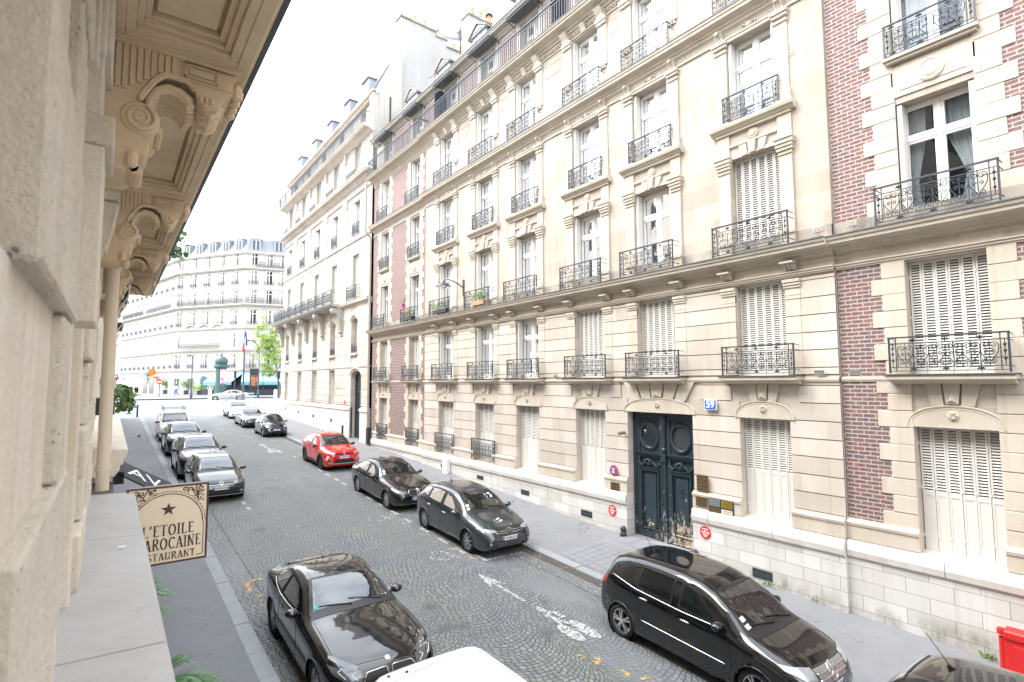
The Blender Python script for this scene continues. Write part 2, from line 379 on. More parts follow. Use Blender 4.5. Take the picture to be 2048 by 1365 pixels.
# ------------------------------------------------------------------ the lie of the street (the camera is the origin; z is measured from it)
HKY = [-60, -10, 5, 9.7, 13, 17, 24, 27, 30, 33, 37, 41, 47, 54, 60, 68, 85, 100, 140]
HKZ = [6.2, 5.5, 5.03, 4.83, 4.71, 4.53, 4.21, 4.10, 3.99, 3.90, 3.77, 3.63, 3.42, 3.14, 2.93, 2.60, 2.22, 2.0, 1.9]
def zk(Y): return -interp(Y, HKY, HKZ)          # top of the kerbs
def zr(Y): return zk(Y) - .13                   # road
KL, KR, FX = 2.42, 9.98, 13.0                   # left kerb, right kerb, right facade
def zs(X, Y): return zk(Y) + (.02*(KL-X) if X < KL else -.08+.068*(X-KR-.29))   # pavements
YS = [-25 + i*1.5 for i in range(0, 56)] + [59.5]
def sheet(name, x0, x1, ys, fz, m, nx=2, kind='structure', lip=None):
    b = MB()
    for i in range(len(ys)-1):
        for j in range(nx):
            xa, xb = lerp(x0, x1, j/nx), lerp(x0, x1, (j+1)/nx)
            b.quad((xa, ys[i], fz(xa, ys[i])), (xb, ys[i], fz(xb, ys[i])), (xb, ys[i+1], fz(xb, ys[i+1])), (xa, ys[i+1], fz(xa, ys[i+1])))
    return tag(b.build(name, m, fix=True, smooth=True), kind=kind)
gy = [-400, -60, -25, -10, 5, 13, 24, 37, 54, 68, 85, 100, 140, 400, 1500]
sheet('ground', -900, 900, gy, lambda x, y: zk(y)-.45 if abs(y) < 300 else zk(y)-.5, M['ground'], 6)
sheet('cobbled_road', KL, KR, YS, lambda x, y: zr(y) + .05*(1-((x-6.1)/3.7)**2), M['cobble'], 8)
sheet('crossing_road', -120, 160, [59.5, 62, 66, 70, 76, 82, 88.0], lambda x, y: zr(y)+.02, M['asph'], 4)
sheet('pavement_left', -.35, KL-.29, YS[:-1]+[58.5], lambda x, y: zs(x, y), M['pave'], 2)
sheet('pavement_right', KR+.29, FX+1.0, YS[:-1]+[58.5], lambda x, y: zs(x, y), M['pave_r'], 2)
sheet('far_pavement', -60, 160, [88.0, 95, 105, 140, 300], lambda x, y: zk(y)+.02, M['asph'], 4)
for nm, xa, xb in (('kerb_left', KL-.29, KL), ('kerb_right', KR, KR+.29)):
    b = MB(); y = -20
    while y < 58.2:
        L = random.uniform(.85, 1.35); y2 = min(y+L-.012, 58.5)
        dz = 0 if nm == 'kerb_left' else -.08
        za, zb = zk(y)+dz+.012*random.random(), zk(y2)+dz+.012*random.random()
        b.add([(xa, y, zk(y)-.4), (xb, y, zk(y)-.4), (xb, y2, zk(y2)-.4), (xa, y2, zk(y2)-.4), (xa, y, za), (xb, y, za), (xb, y2, zb), (xa, y2, zb)],
              [(0, 3, 2, 1), (4, 5, 6, 7), (0, 1, 5, 4), (1, 2, 6, 5), (2, 3, 7, 6), (3, 0, 4, 7)]); y += L
    tag(b.build(nm, M['kerb'], bevel=.018, seg=2), kind='structure')
# ================================================================== facade kit: u = along the street (world Y), v = height, w = outwards
def fb(b, u0, u1, v0, v1, w0, w1, mi=None, X=FX): b.box(X-w1, X-w0, u0, u1, v0, v1, mi)
def fprism(b, pts, w0, w1, X=FX, mi=None): b.prism(pts, lambda a, c, h: (X-h, a, c), w0, w1, mi)      # outline in (u, v)
def molding(b, u0, u1, prof, X=FX, ends=True, mi=None):
    """profile of (w, v) swept along the wall"""
    b.prism(prof, lambda a, c, h: (X-a, h, c), u0, u1, mi)
def sweep_prof(v0, v1, wb, wt, steps):
    """stepped cornice profile between v0 (projection wb) and v1 (projection wt)"""
    p = [(-.1, v0), (wb, v0)]
    for f, g in steps: p += [(lerp(wb, wt, g), lerp(v0, v1, f))]
    return p + [(wt, v1), (-.1, v1)]
CORN = [(.08, .0), (.10, .12), (.25, .15), (.32, .30), (.45, .36), (.55, .80), (.58, .86), (.78, .88), (.82, .96), (.96, 1.0)]
def cells(b, u0, u1, v0, v1, ops, w, depth=.42, X=FX, mi=0, mr=None):
    """flat wall with openings and their reveals; ops = [(ua, ub, va, vb)]"""
    us = sorted(set([u0, u1]+[k for o in ops for k in o[:2] if u0 < k < u1])); vs = sorted(set([v0, v1]+[k for o in ops for k in o[2:4] if v0 < k < v1]))
    for i in range(len(us)-1):
        for j in range(len(vs)-1):
            cu, cv = (us[i]+us[i+1])/2, (vs[j]+vs[j+1])/2
            if any(o[0] < cu < o[1] and o[2] < cv < o[3] for o in ops): continue
            b.quad((X-w, us[i], vs[j]), (X-w, us[i+1], vs[j]), (X-w, us[i+1], vs[j+1]), (X-w, us[i], vs[j+1]), mi)
    for o in ops:
        ua, ub, va, vb = max(o[0], u0), min(o[1], u1), max(o[2], v0), min(o[3], v1); m2 = mi if mr is None else mr
        a, c = X-w, X-w+depth
        for q in (((a, ua, va), (a, ua, vb), (c, ua, vb), (c, ua, va)), ((a, ub, va), (a, ub, vb), (c, ub, vb), (c, ub, va)),
                  ((a, ua, vb), (a, ub, vb), (c, ub, vb), (c, ua, vb)), ((a, ua, va), (a, ub, va), (c, ub, va), (c, ua, va))): b.quad(*q, mi=m2)
def courses(b, u0, u1, v0, v1, h, w, t=.034, gap=.021, X=FX, v_ref=0.0, mi=None):
    """rusticated courses: slabs with a shadow gap under each"""
    if u1-u0 < .05: return
    k = math.floor((v0-v_ref)/h); v = v_ref+k*h
    while v < v1-.02:
        a, c = max(v, v0), min(v+h, v1)
        if c-a > .05: fb(b, u0, u1, a+gap, c, w, w+t, mi, X); fb(b, u0+.003, u1-.003, a, a+gap, w, w+.005, 1, X)  # dark strip deepens the groove: painted shade plus joint dirt
        v += h

# ---------------------------------------------------------------- one window of each kind, copied along the facades
CW, CH = 1.36, 2.36        # canonical opening
def scroll(c, r0, r1, a0, turns, n=13):
    return [(c[0]+lerp(r0, r1, i/n)*math.cos(a0+turns*2*PI*i/n), c[1]+lerp(r0, r1, i/n)*math.sin(a0+turns*2*PI*i/n)) for i in range(n+1)]
def railing_mesh(wd=1.9, h=.76, dep=.30, units=6, fleur=True, r=.008):
    """wrought iron balcony front: hearts of C-scrolls between two rails, with side returns"""
    b = MB()
    fb(b, -wd/2-.02, wd/2+.02, h-.02, h+.012, -.022, .026, X=0); fb(b, -wd/2, wd/2, h-.15, h-.135, -.009, .009, X=0)
    fb(b, -wd/2, wd/2, .10, .115, -.009, .009, X=0); fb(b, -wd/2, wd/2, .02, .034, -.009, .009, X=0)
    for s in (-1, 1):
        fb(b, s*wd/2-.016, s*wd/2+.016, -.02, h, -.016, .016, X=0)
        for q in (h-.015, h-.145, .107): fb(b, s*wd/2-.008, s*wd/2+.008, q-.008, q+.008, -dep, 0, X=0)
        fb(b, s*(wd/2-.12)-.008, s*(wd/2-.12)+.008, .03, h-.02, -.008, .008, X=0)
    g = (wd-.30)/units
    T = lambda pts: b.tube([(0, p[0], p[1]) for p in pts], r, 4, caps=False)
    for k in range(units):
        c = -wd/2+.15+g*(k+.5); lo, hi = .13, h-.165
        for s in (-1, 1):
            top = scroll((c+s*g*.235, hi-.075), .012, .068, PI/2*(1-s)+s*2.2, -s*1.35)
            end = top[-1]
            ctl = [(lerp(end[0], c, t**1.6)+s*g*.10*math.sin(PI*t), lerp(end[1], lo+.06, t)) for t in [i/8 for i in range(1, 9)]]
            T(top+ctl)
            T(scroll((c+s*g*.20, lo+.075), .052, .010, -PI/2, s*1.3, 10))
            T(scroll((c+s*g*.16, (lo+hi)/2+.03), .040, .010, -PI/2 if s > 0 else -PI/2, s*1.2, 8))
        T([(c, lo-.02), (c, hi+.02)])
        T([(c+g/2, lo-.02), (c+g/2, hi-.14)])
        b.lathe([(.0, -.02), (.022, 0), (.0, .05)], (0, c, lo+.06), 'z', 5)
        if fleur:
            for vv in ((h-.08), .065):
                if k % 2 == 0:
                    for s in (-1, 1):
                        b.lathe([(0, -.055), (.017, -.02), (.008, 0), (.017, .02), (0, .055)], (0, c+g/2, vv), 'y', 4)
                        T(scroll((c+g/2+s*.045, vv), .03, .008, PI/2, s*.8, 6))
                    b.lathe([(0, -.06), (.016, -.02), (.016, .02), (0, .06)], (0, c+g/2, vv), 'z', 4)
    for s in (-1, 1):
        u = s*(wd/2-.06)
        for q in (.25, .40, .52): b.lathe([(0, -.05), (.03, 0), (0, .05)], (0, u, q), 'z', 4)
        T([(u, .1), (u, h-.14)])
    o = b.build('balcony_railing', M['iron']); me = o.data; bpy.data.objects.remove(o); return me
def window_mesh(w=CW, h=CH, tr=.70, recess=.30):
    """French casement: outer frame, transom bar, two leaves of one pane each and a fanlight"""
    b = MB(); d0, d1 = -recess-.06, -recess
    def bar(u0, u1, v0, v1, e=0.0): fb(b, u0, u1, v0, v1, d0, d1+e, X=0)
    f = .055; t = h*tr
    bar(-w/2, -w/2+f, 0, h); bar(w/2-f, w/2, 0, h); bar(-w/2+f, w/2-f, h-f, h); bar(-w/2+f, w/2-f, 0, f*.8)
    bar(-w/2+f, w/2-f, t-.045, t+.045, .03)
    for s in (-1, 1):
        a, c = (s*(w/2-f), s*.045)
        a, c = min(a, c), max(a, c)
        for v0, v1, lo in ((f*.8, t-.045, .20), (t+.045, h-f, .05)):
            bar(a, a+.05, v0, v1, .012); bar(c-.05, c, v0, v1, .012); bar(a+.05, c-.05, v0, v0+lo*.9, .012); bar(a+.05, c-.05, v1-.05, v1, .012)
    bar(-.042, .042, f*.8, t-.045, .03); bar(-.042, .042, t+.045, h-f, .03)
    o = b.build('window', M['white'], bevel=0); me = o.data; bpy.data.objects.remove(o); return me
def pane_mesh(w=CW, h=CH, recess=.33):
    b = MB(); b.quad((recess, -w/2+.05, .04), (recess, w/2-.05, .04), (recess, w/2-.05, h-.05), (recess, -w/2+.05, h-.05))
    o = b.build('pane', M['glass']); me = o.data; bpy.data.objects.remove(o); return me
def curtain_mesh(cover, seed, w=CW, h=CH, x=.48, tied=False):
    rnd = random.Random(seed); b = MB()
    for s in (-1, 1):
        cv = cover[0] if s < 0 else cover[1]
        if cv <= 0: continue
        n = int(8+cv*30); ph = rnd.random()*9; rows = 6
        vs = []
        for i in range(n+1):
            for k in range(rows+1):
                tv = k/rows; pinch = 1.0-(.55*math.exp(-((tv-.30)/.28)**2) if tied else .10*(1-tv))
                u = s*(w/2-.03)-s*cv*w*pinch*i/n
                vs.append((x+.028*math.sin(i*2.1+ph)+.012*math.sin(i*.9+ph*2+tv*2), u, .03+(h-.1)*tv))
        fs = [(i*(rows+1)+k, (i+1)*(rows+1)+k, (i+1)*(rows+1)+k+1, i*(rows+1)+k+1) for i in range(n) for k in range(rows)]
        b.add(vs, fs)
    o = b.build('curtain', M['curtain'], smooth=True); me = o.data; bpy.data.objects.remove(o); return me
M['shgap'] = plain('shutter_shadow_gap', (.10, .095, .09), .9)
def louvres(b, u0, u1, v0, v1, w0, pitch=.045):
    n = max(2, int((v1-v0)/pitch)); p = (v1-v0)/n
    for k in range(n):
        z = v0+k*p
        b.add([(-w0+.026, u0, z+p*.66), (-w0+.026, u1, z+p*.66), (-w0-.004, u1, z+.010), (-w0-.004, u0, z+.010), (-w0+.032, u0, z+p*.66-.010), (-w0+.032, u1, z+p*.66-.010), (-w0+.002, u1, z), (-w0+.002, u0, z)],
              [(0, 1, 2, 3), (7, 6, 5, 4), (2, 6, 7, 3), (0, 4, 5, 1)])
def shutter_mesh(leaves=6, w=CW, h=CH, solid=0.0, recess=.17):
    """closed folding shutters, louvred, with a solid lower panel where solid > 0"""
    b = MB(); lw = w/leaves; d = -recess
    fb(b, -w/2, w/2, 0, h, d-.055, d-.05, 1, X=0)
    for k in range(leaves):
        a, c = -w/2+k*lw+.004, -w/2+(k+1)*lw-.004; st = .034; e = .003*((k % 2)*2-1)
        fb(b, a, a+st, 0, h, d-.028+e, d+e, X=0); fb(b, c-st, c, 0, h, d-.028+e, d+e, X=0)
        fb(b, a+st, c-st, h-.07, h, d-.028+e, d+e, X=0); fb(b, a+st, c-st, 0, .09, d-.028+e, d+e, X=0)
        v0 = .09
        if solid:
            sv = h*solid; fb(b, a+st, c-st, .09, sv, d-.028+e, d-.008+e, X=0); fb(b, a+st, c-st, sv, sv+.07, d-.028+e, d+e, X=0); v0 = sv+.07
        louvres(b, a+st, c-st, v0, h-.07, d-.006+e, .056)
        for q in (.12, .5, .86): fb(b, c-.008, c+.016, h*q-.03, h*q+.03, d+e, d+.016+e, X=0)
    o = b.build('shutter', [M['shutter'], M['shgap']]); me = o.data; bpy.data.objects.remove(o); return me
def open_shutter_mesh(h=CH, dep=.23):
    """leaves folded back into the reveal"""
    b = MB()
    for k in range(3):
        u0 = .006+.032*k
        b.box(.03, .055, u0, u0+.026, .02, h-.02); b.box(dep-.02, dep, u0, u0+.026, .02, h-.02)
        b.box(.055, dep-.02, u0, u0+.026, .02, .1); b.box(.055, dep-.02, u0, u0+.026, h-.09, h-.02); b.box(.055, dep-.02, u0+.01, u0+.016, .1, h-.09)
    n = 46
    for k in range(n):
        z = .1+(h-.19)*k/n; b.add([(.055, .004, z), (dep-.02, .004, z), (dep-.02, .02, z+.035), (.055, .02, z+.035)], [(0, 1, 2, 3)])
    o = b.build('folded_shutter', M['shutter']); me = o.data; bpy.data.objects.remove(o); return me
ME_RAIL = railing_mesh(); ME_RAIL5 = railing_mesh(1.5, .76, .12, 5); ME_RAILG = railing_mesh(1.5, .82, .06, 6, False)
ME_WIN = window_mesh(); ME_PANE = pane_mesh()
ME_CUR = [curtain_mesh((.30, .22), 1), curtain_mesh((.48, .48), 2), curtain_mesh((.49, .14), 3), curtain_mesh((.18, .49), 4), curtain_mesh((.46, .26), 5, tied=True)]
ME_SH = {(6, 0): shutter_mesh(6, solid=0), (6, 1): shutter_mesh(6, h=2.5, solid=.44), (4, 0): shutter_mesh(4), (4, 1): shutter_mesh(4, h=2.5, solid=.44)}
ME_OSH = open_shutter_mesh()

def window(parent, u, v, w, h, X=FX, wv=0.0, kind='glass', cur=0, osh=True, leaves=6):
    """a window (or closed shutters) in its opening: part with sub-parts"""
    if kind == 'glass':
        o = inst(ME_WIN, 'window', parent, (X-wv, u, v), (1, w/CW, h/CH))
        inst(ME_PANE, 'pane', o); 
        if cur is not None: inst(ME_CUR[cur], 'curtain', o)
        if osh:
            inst(ME_OSH, 'folded_shutter', o, (0, CW/2, 0), (1, -1, 1)); inst(ME_OSH, 'folded_shutter', o, (0, -CW/2, 0))
    else:
        hh = 2.5 if kind == 'solid' else CH
        o = inst(ME_SH[(leaves, 1 if kind == 'solid' else 0)], 'closed_shutter', parent, (X-wv, u, v), (1, w/CW, h/hh))
    return o
def rail(parent, u, v, w, X=FX, wv=.3, me=None, base=1.9, h=.76):
    return inst(me or ME_RAIL, 'balcony_railing', parent, (X-wv, u, v), (1, w/base, h/.76))

# ================================================================== the stone and brick apartment house across the street
HB = empty('apartment_house', (FX, 16, zk(16)), 0, 'cream stone apartment house with red brick strips, iron balconies and dark green double door', 'building')
HBI = HB.matrix_world.inverted(); HB.location = (0, 0, 0)
UC = [3.38, 7.09, 10.30, 13.08, 16.47, 19.46, 22.80, 26.43, 30.42]
WD = [1.30, 1.28, 1.38, 1.38, 1.42, 1.44, 1.44, 1.16, 1.12]
PAV = {0, 7, 8}
U0, U1, UA, UB = -1.6, 32.25, 5.33, 25.0
DOOR = (9.12, 11.46)
def pw(u): return .10 if UA < u < UB else 0.0
GF = (-3.36, -.92); F1 = (.13, 2.43); F2 = (3.33, 5.76); F3 = (6.72, 9.00); F4 = (9.95, 12.22); F5 = (12.87, 14.80)
stone_b, up_b, brick_b, quoin, trim = MB(), MB(), MB(), MB(), MB()
segs = [(U0, UA, 0.0), (UA, UB, .10), (UB, U1, 0.0)]
UC_ALL = [-.45]+UC; WD_ALL = [1.3]+WD
def ops_for(a, c, lev, grow=0.0):
    r = []
    for u, w in zip(UC_ALL, WD_ALL):
        if a < u < c: r.append((u-w/2-grow, u+w/2+grow, lev[0], lev[1]))
    return r
for a, c, w in segs:
    og = ops_for(a, c, GF)
    if a == UA: og = [o for o in og if not (o[0] < 10.3 < o[1])]+[(DOOR[0], DOOR[1], -5.2, -.92)]
    cells(stone_b, a, c, -5.6, 2.86, og+ops_for(a, c, F1), w-.03, .45, mi=0)
    cells(up_b, a, c, 2.86, 12.8, ops_for(a, c, F2)+ops_for(a, c, F3)+ops_for(a, c, F4), w, .45)
for u in (UA, UB):                                   # cheeks where the middle stands proud
    stone_b.quad((FX+.03, u, -5.6), (FX-.10, u, -5.6), (FX-.10, u, 2.86), (FX+.03, u, 2.86)); up_b.quad((FX, u, 2.86), (FX-.10, u, 2.86), (FX-.10, u, 13), (FX, u, 13))
# rusticated courses of ground and first floor, brick strips and quoins of the end bays
def piers(a, c, cols):
    e = [a]
    for k in cols:
        lo, hi = (DOOR if k == 2 else None) or (UC[k]-WD[k]/2, UC[k]+WD[k]/2); e += [lo, hi]
    return [(e[i], e[i+1]) for i in range(0, len(e)+1-1, 2) if i+1 < len(e)]+[(e[-1], c)]
mid = [1, 2, 3, 4, 5, 6]
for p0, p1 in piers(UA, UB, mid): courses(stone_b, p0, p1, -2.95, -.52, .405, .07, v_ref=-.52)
e1 = [UA]
for k in mid: e1 += [UC[k]-WD[k]/2, UC[k]+WD[k]/2]
e1.append(UB)
for i in range(0, len(e1), 2):
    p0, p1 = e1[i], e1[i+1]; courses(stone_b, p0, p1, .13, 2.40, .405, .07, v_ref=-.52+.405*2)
    for s, q in ((1, p0), (-1, p1)):                 # flat pilasters with small capitals each side of the first-floor windows
        if (q, s) in ((UA, 1), (UB, -1)): continue
        x0, x1 = min(q, q+s*.36), max(q, q+s*.36)
        courses(trim, x0, x1, .13, 2.02, .405, .098, .018, v_ref=-.52+.405*2)
        for j, (va, vb, ww) in enumerate(((2.02, 2.06, .125), (2.06, 2.20, .11), (2.20, 2.26, .14), (2.26, 2.33, .165), (2.33, 2.40, .19))): fb(trim, x0-.02*(j > 1), x1+.02*(j > 1), va, vb, .06, ww)
for lev, e0 in ((0, None),):
    # over the ground-floor openings: shallow arch with rosette and fanned keystones
    for k in range(9):
        u = UC[k]; w = (WD[k]/2+.10) if k != 2 else (DOOR[1]-DOOR[0])/2+.10
        bw = .10 if k in mid else 0.0
        arc = [(u+w*math.cos(PI*i/16), -.92+.42*math.sin(PI*i/16)**.8) for i in range(17)]
        fprism(trim, arc, bw-.02, bw+.028); 
        arc2 = [(u+(w-.07)*math.cos(PI*i/16), -.885+.33*math.sin(PI*i/16)**.8) for i in range(17)]
        ring = [(u+(w+.0)*math.cos(PI*i/16), -.92+.42*math.sin(PI*i/16)**.8) for i in range(17)]
        trim.tube([(FX-bw-.028, p[0], p[1]) for p in arc], .022, 5); trim.tube([(FX-bw-.028, p[0], p[1]) for p in arc2], .010, 4)
        trim.lathe([(.0, -.062), (.05, -.055), (.085, -.045), (.10, -.028), (.105, -.02)], (FX-bw, u, -.69), 'x', 14)
        for q in range(6):
            an = q*PI/3; trim.tube([(FX-bw-.05, u+.02*math.cos(an), -.69+.02*math.sin(an)), (FX-bw-.075, u+.05*math.cos(an+.5), -.69+.05*math.sin(an+.5)), (FX-bw-.05, u+.075*math.cos(an+1.1), -.69+.075*math.sin(an+1.1))], .012, 4)
        for q in range(-2, 3):                       # voussoirs
            sp = w*.62; c0 = u+q*sp*.50; c1 = u+q*sp*.66
            hw0, hw1 = sp*.21, sp*.30
            ab = -.46-.035*abs(q)**1.6
            if abs(q) == 2 and k != 2: continue
            fprism(trim, [(c0-hw0, ab), (c0+hw0, ab), (c1+hw1, -.03), (c1-hw1, -.03)], bw-.02, bw+(.035 if q else .06))
        if True:
            b0 = FX-bw-.06; trim.add([(b0, u-.10, -.44), (b0, u+.10, -.44), (b0-.06, u, -.38), (b0, u, -.26)], [(0, 1, 2), (0, 2, 3), (1, 3, 2)])
    # the course that steps round the voussoirs
    ee = [UA]
    for k in mid: hw = (WD[k]/2+.22) if k != 2 else 1.42; ee += [UC[k]-hw, UC[k]+hw]
    ee.append(UB)
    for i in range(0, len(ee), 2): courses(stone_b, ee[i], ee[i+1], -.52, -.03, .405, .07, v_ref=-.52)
STRIPS = []
def brick_strip(a, c, v0, v1):
    b = MB(); fb(b, a, c, v0, v1, -.05, .012); STRIPS.append(b)
def quoins(u, s, v0, v1, h=.335, lo=.30, hi=.45, w=.03, start=0):
    """alternating blocks from the jamb u outwards (s = +-1)"""
    n = round((v1-v0)/h); hh = (v1-v0)/n; quoin = MB(); brick_b = MB()
    fb(quoin, min(u, u+s*(lo-.02)), max(u, u+s*(lo-.02)), v0, v1, -.04, w-.012)
    fb(brick_b, min(u+s*(lo-.02), u+s*hi), max(u+s*(lo-.02), u+s*hi), v0, v1, -.05, .012); brick_b.build('brick_strip', M['brick'], HB)
    for i in range(n):
        L = hi if (i+start) % 2 else lo; x0, x1 = min(u, u+s*L), max(u, u+s*L)
        fb(quoin, x0, x1, v0+i*hh+.010, v0+(i+1)*hh, 0.0, w+.006*((i*7) % 3))
    quoin.build('quoin_column', M['lime_trim'], HB, bevel=.012, seg=2)
for k in (-1, 0, 7, 8):
    u, w = UC_ALL[k+1], WD_ALL[k+1]
    for v0, v1, st in ((-3.36, 2.46, 0), (3.15, 9.10, 0), (9.72, 12.26, 1)):
        for s in (-1, 1): quoins(u+s*w/2, s, v0, v1, hi=.62 if k < 1 else .52, lo=.42 if k < 1 else .36, start=st)
pb = [(UC[0]+.65+.62, UA-.02), (UC_ALL[0]+.65+.62, UC[0]-.65-.62), (UC[7]+.58+.52, UC[8]-.56-.52), (UC[8]+.56+.52, U1-.05), (UB+.02, UC[7]-.58-.52)]
for a, c in pb:
    for v0, v1 in ((-3.0, 2.46), (3.15, 9.10), (9.72, 12.26)): brick_strip(a, c, v0, v1)
# spandrels between floors of the end bays
for k in (-1, 0, 7, 8):
    u, w = UC_ALL[k+1], WD_ALL[k+1]/2
    for v0, v1 in ((5.80, 6.62),):
        fb(trim, u-w-.04, u+w+.04, v0+.10, v1-.06, 0, .03); fb(trim, u-w+.10, u+w-.10, v0+.22, v1-.16, .03, .045)
        trim.lathe([(.0, -.10), (.12, -.09), (.17, -.07), (.19, -.085), (.23, -.07), (.24, -.03)], (FX, u, v0+.44), 'x', 20)
        fb(trim, u-w-.10, u+w+.10, 6.62, 6.68, 0, .14); fb(trim, u-w-.14, u+w+.14, 6.68, 6.74, 0, .19)
# base moulding, sill course, cornices (mouldings run along each plane)
for a, c, w in segs:
    og = sorted((o[0], o[1]) for o in ops_for(a, c, GF) if not (a == UA and o[0] < 10.3 < o[1]))
    if a == UA: og = sorted(og+[DOOR])
    edges = [a]+[x for o in og for x in o]+[c]
    for i in range(0, len(edges), 2):
        p0, p1 = edges[i], edges[i+1]
        if p1-p0 < .03: continue
        molding(trim, p0-(.004 if i else 0), p1+(.004 if i+2 < len(edges) else 0), [(-.1, -3.38), (w+.10, -3.38), (w+.10, -3.10), (w+.12, -3.08), (w+.13, -3.02), (w+.07, -2.98), (w+.06, -2.95), (-.1, -2.95)])
    pc = MB()
molding_plinth = MB(); plinth_b = MB()
for a, c in ((U0, DOOR[0]), (DOOR[1], U1)):
    for p0, p1, w in ((max(a, U0), min(c, UA), 0.0), (max(a, UA), min(c, UB), .10), (max(a, UB), min(c, U1), 0.0)):
        if p1-p0 < .1: continue
        u = p0
        while u < p1-.01:
            L = min(random.uniform(1.2, 1.9), p1-u)
            if p1-u-L < .3: L = p1-u
            molding(molding_plinth, u+(.004 if u != DOOR[1] else -.005), u+L-(.004 if abs(u+L-DOOR[0]) > .01 else -.005), [(-.1, -3.78), (w+.12, -3.78), (w+.17, -3.72), (w+.19, -3.60), (w+.17, -3.46), (w+.12, -3.40), (-.1, -3.38)]); u += L
        fb(plinth_b, p0-(.004 if p0 == DOOR[1] else 0), p1+(.004 if p1 == DOOR[0] else 0), -5.9, -3.78, -.1, w+.12)
        molding_plinth.build('plinth_cap', M['plinth_cap'], HB, bevel=.01); molding_plinth = MB()
for a, c, w in segs:
    ops1 = sorted((o[0], o[1]) for o in ops_for(a, c, F1))
    molding(trim, a, c, [(-.1, -.03), (w+.03, -.03), (w+.05, .02), (w+.05, .06), (-.1, .10)])
    molding(trim, a, c, [(-.1, 2.46), (w+.04, 2.46), (w+.04, 2.49), (w+.07, 2.50), (w+.07, 2.545), (w+.10, 2.55), (w+.10, 2.575), (-.1, 2.59)])
    molding(trim, a, c, sweep_prof(2.80, 3.14, w+.02, w+.46, CORN))
    molding(trim, a, c, [(-.1, 9.10), (w+.05, 9.10), (w+.05, 9.14), (w+.03, 9.16), (-.1, 9.20)])
    molding(trim, a, c, sweep_prof(9.34, 9.70, w+.02, w+.40, CORN))
    molding(trim, a, c, [(-.1, 12.26), (w+.05, 12.26), (w+.05, 12.30), (w+.03, 12.32), (-.1, 12.34)])
    molding(trim, a, c, sweep_prof(12.52, 12.83, w+.03, w+.62, CORN))
    n = int((c-a)/.115)
    for i in range(n): fb(trim, a+(c-a)*(i+.2)/n, a+(c-a)*(i+.75)/n, 12.36, 12.44, w, w+.06)
    molding(trim, a, c, [(-.1, 12.44), (w+.08, 12.44), (w+.08, 12.48), (w+.03, 12.52), (-.1, 12.52)])
# iron gutters: thin dark edge on each cornice
gut = MB()
for a, c, w in segs:
    for v, p in ((3.14, .48), (9.70, .42), (12.83, .64)): fb(gut, a, c, v+.003, v+.03, w-.02, w+p)
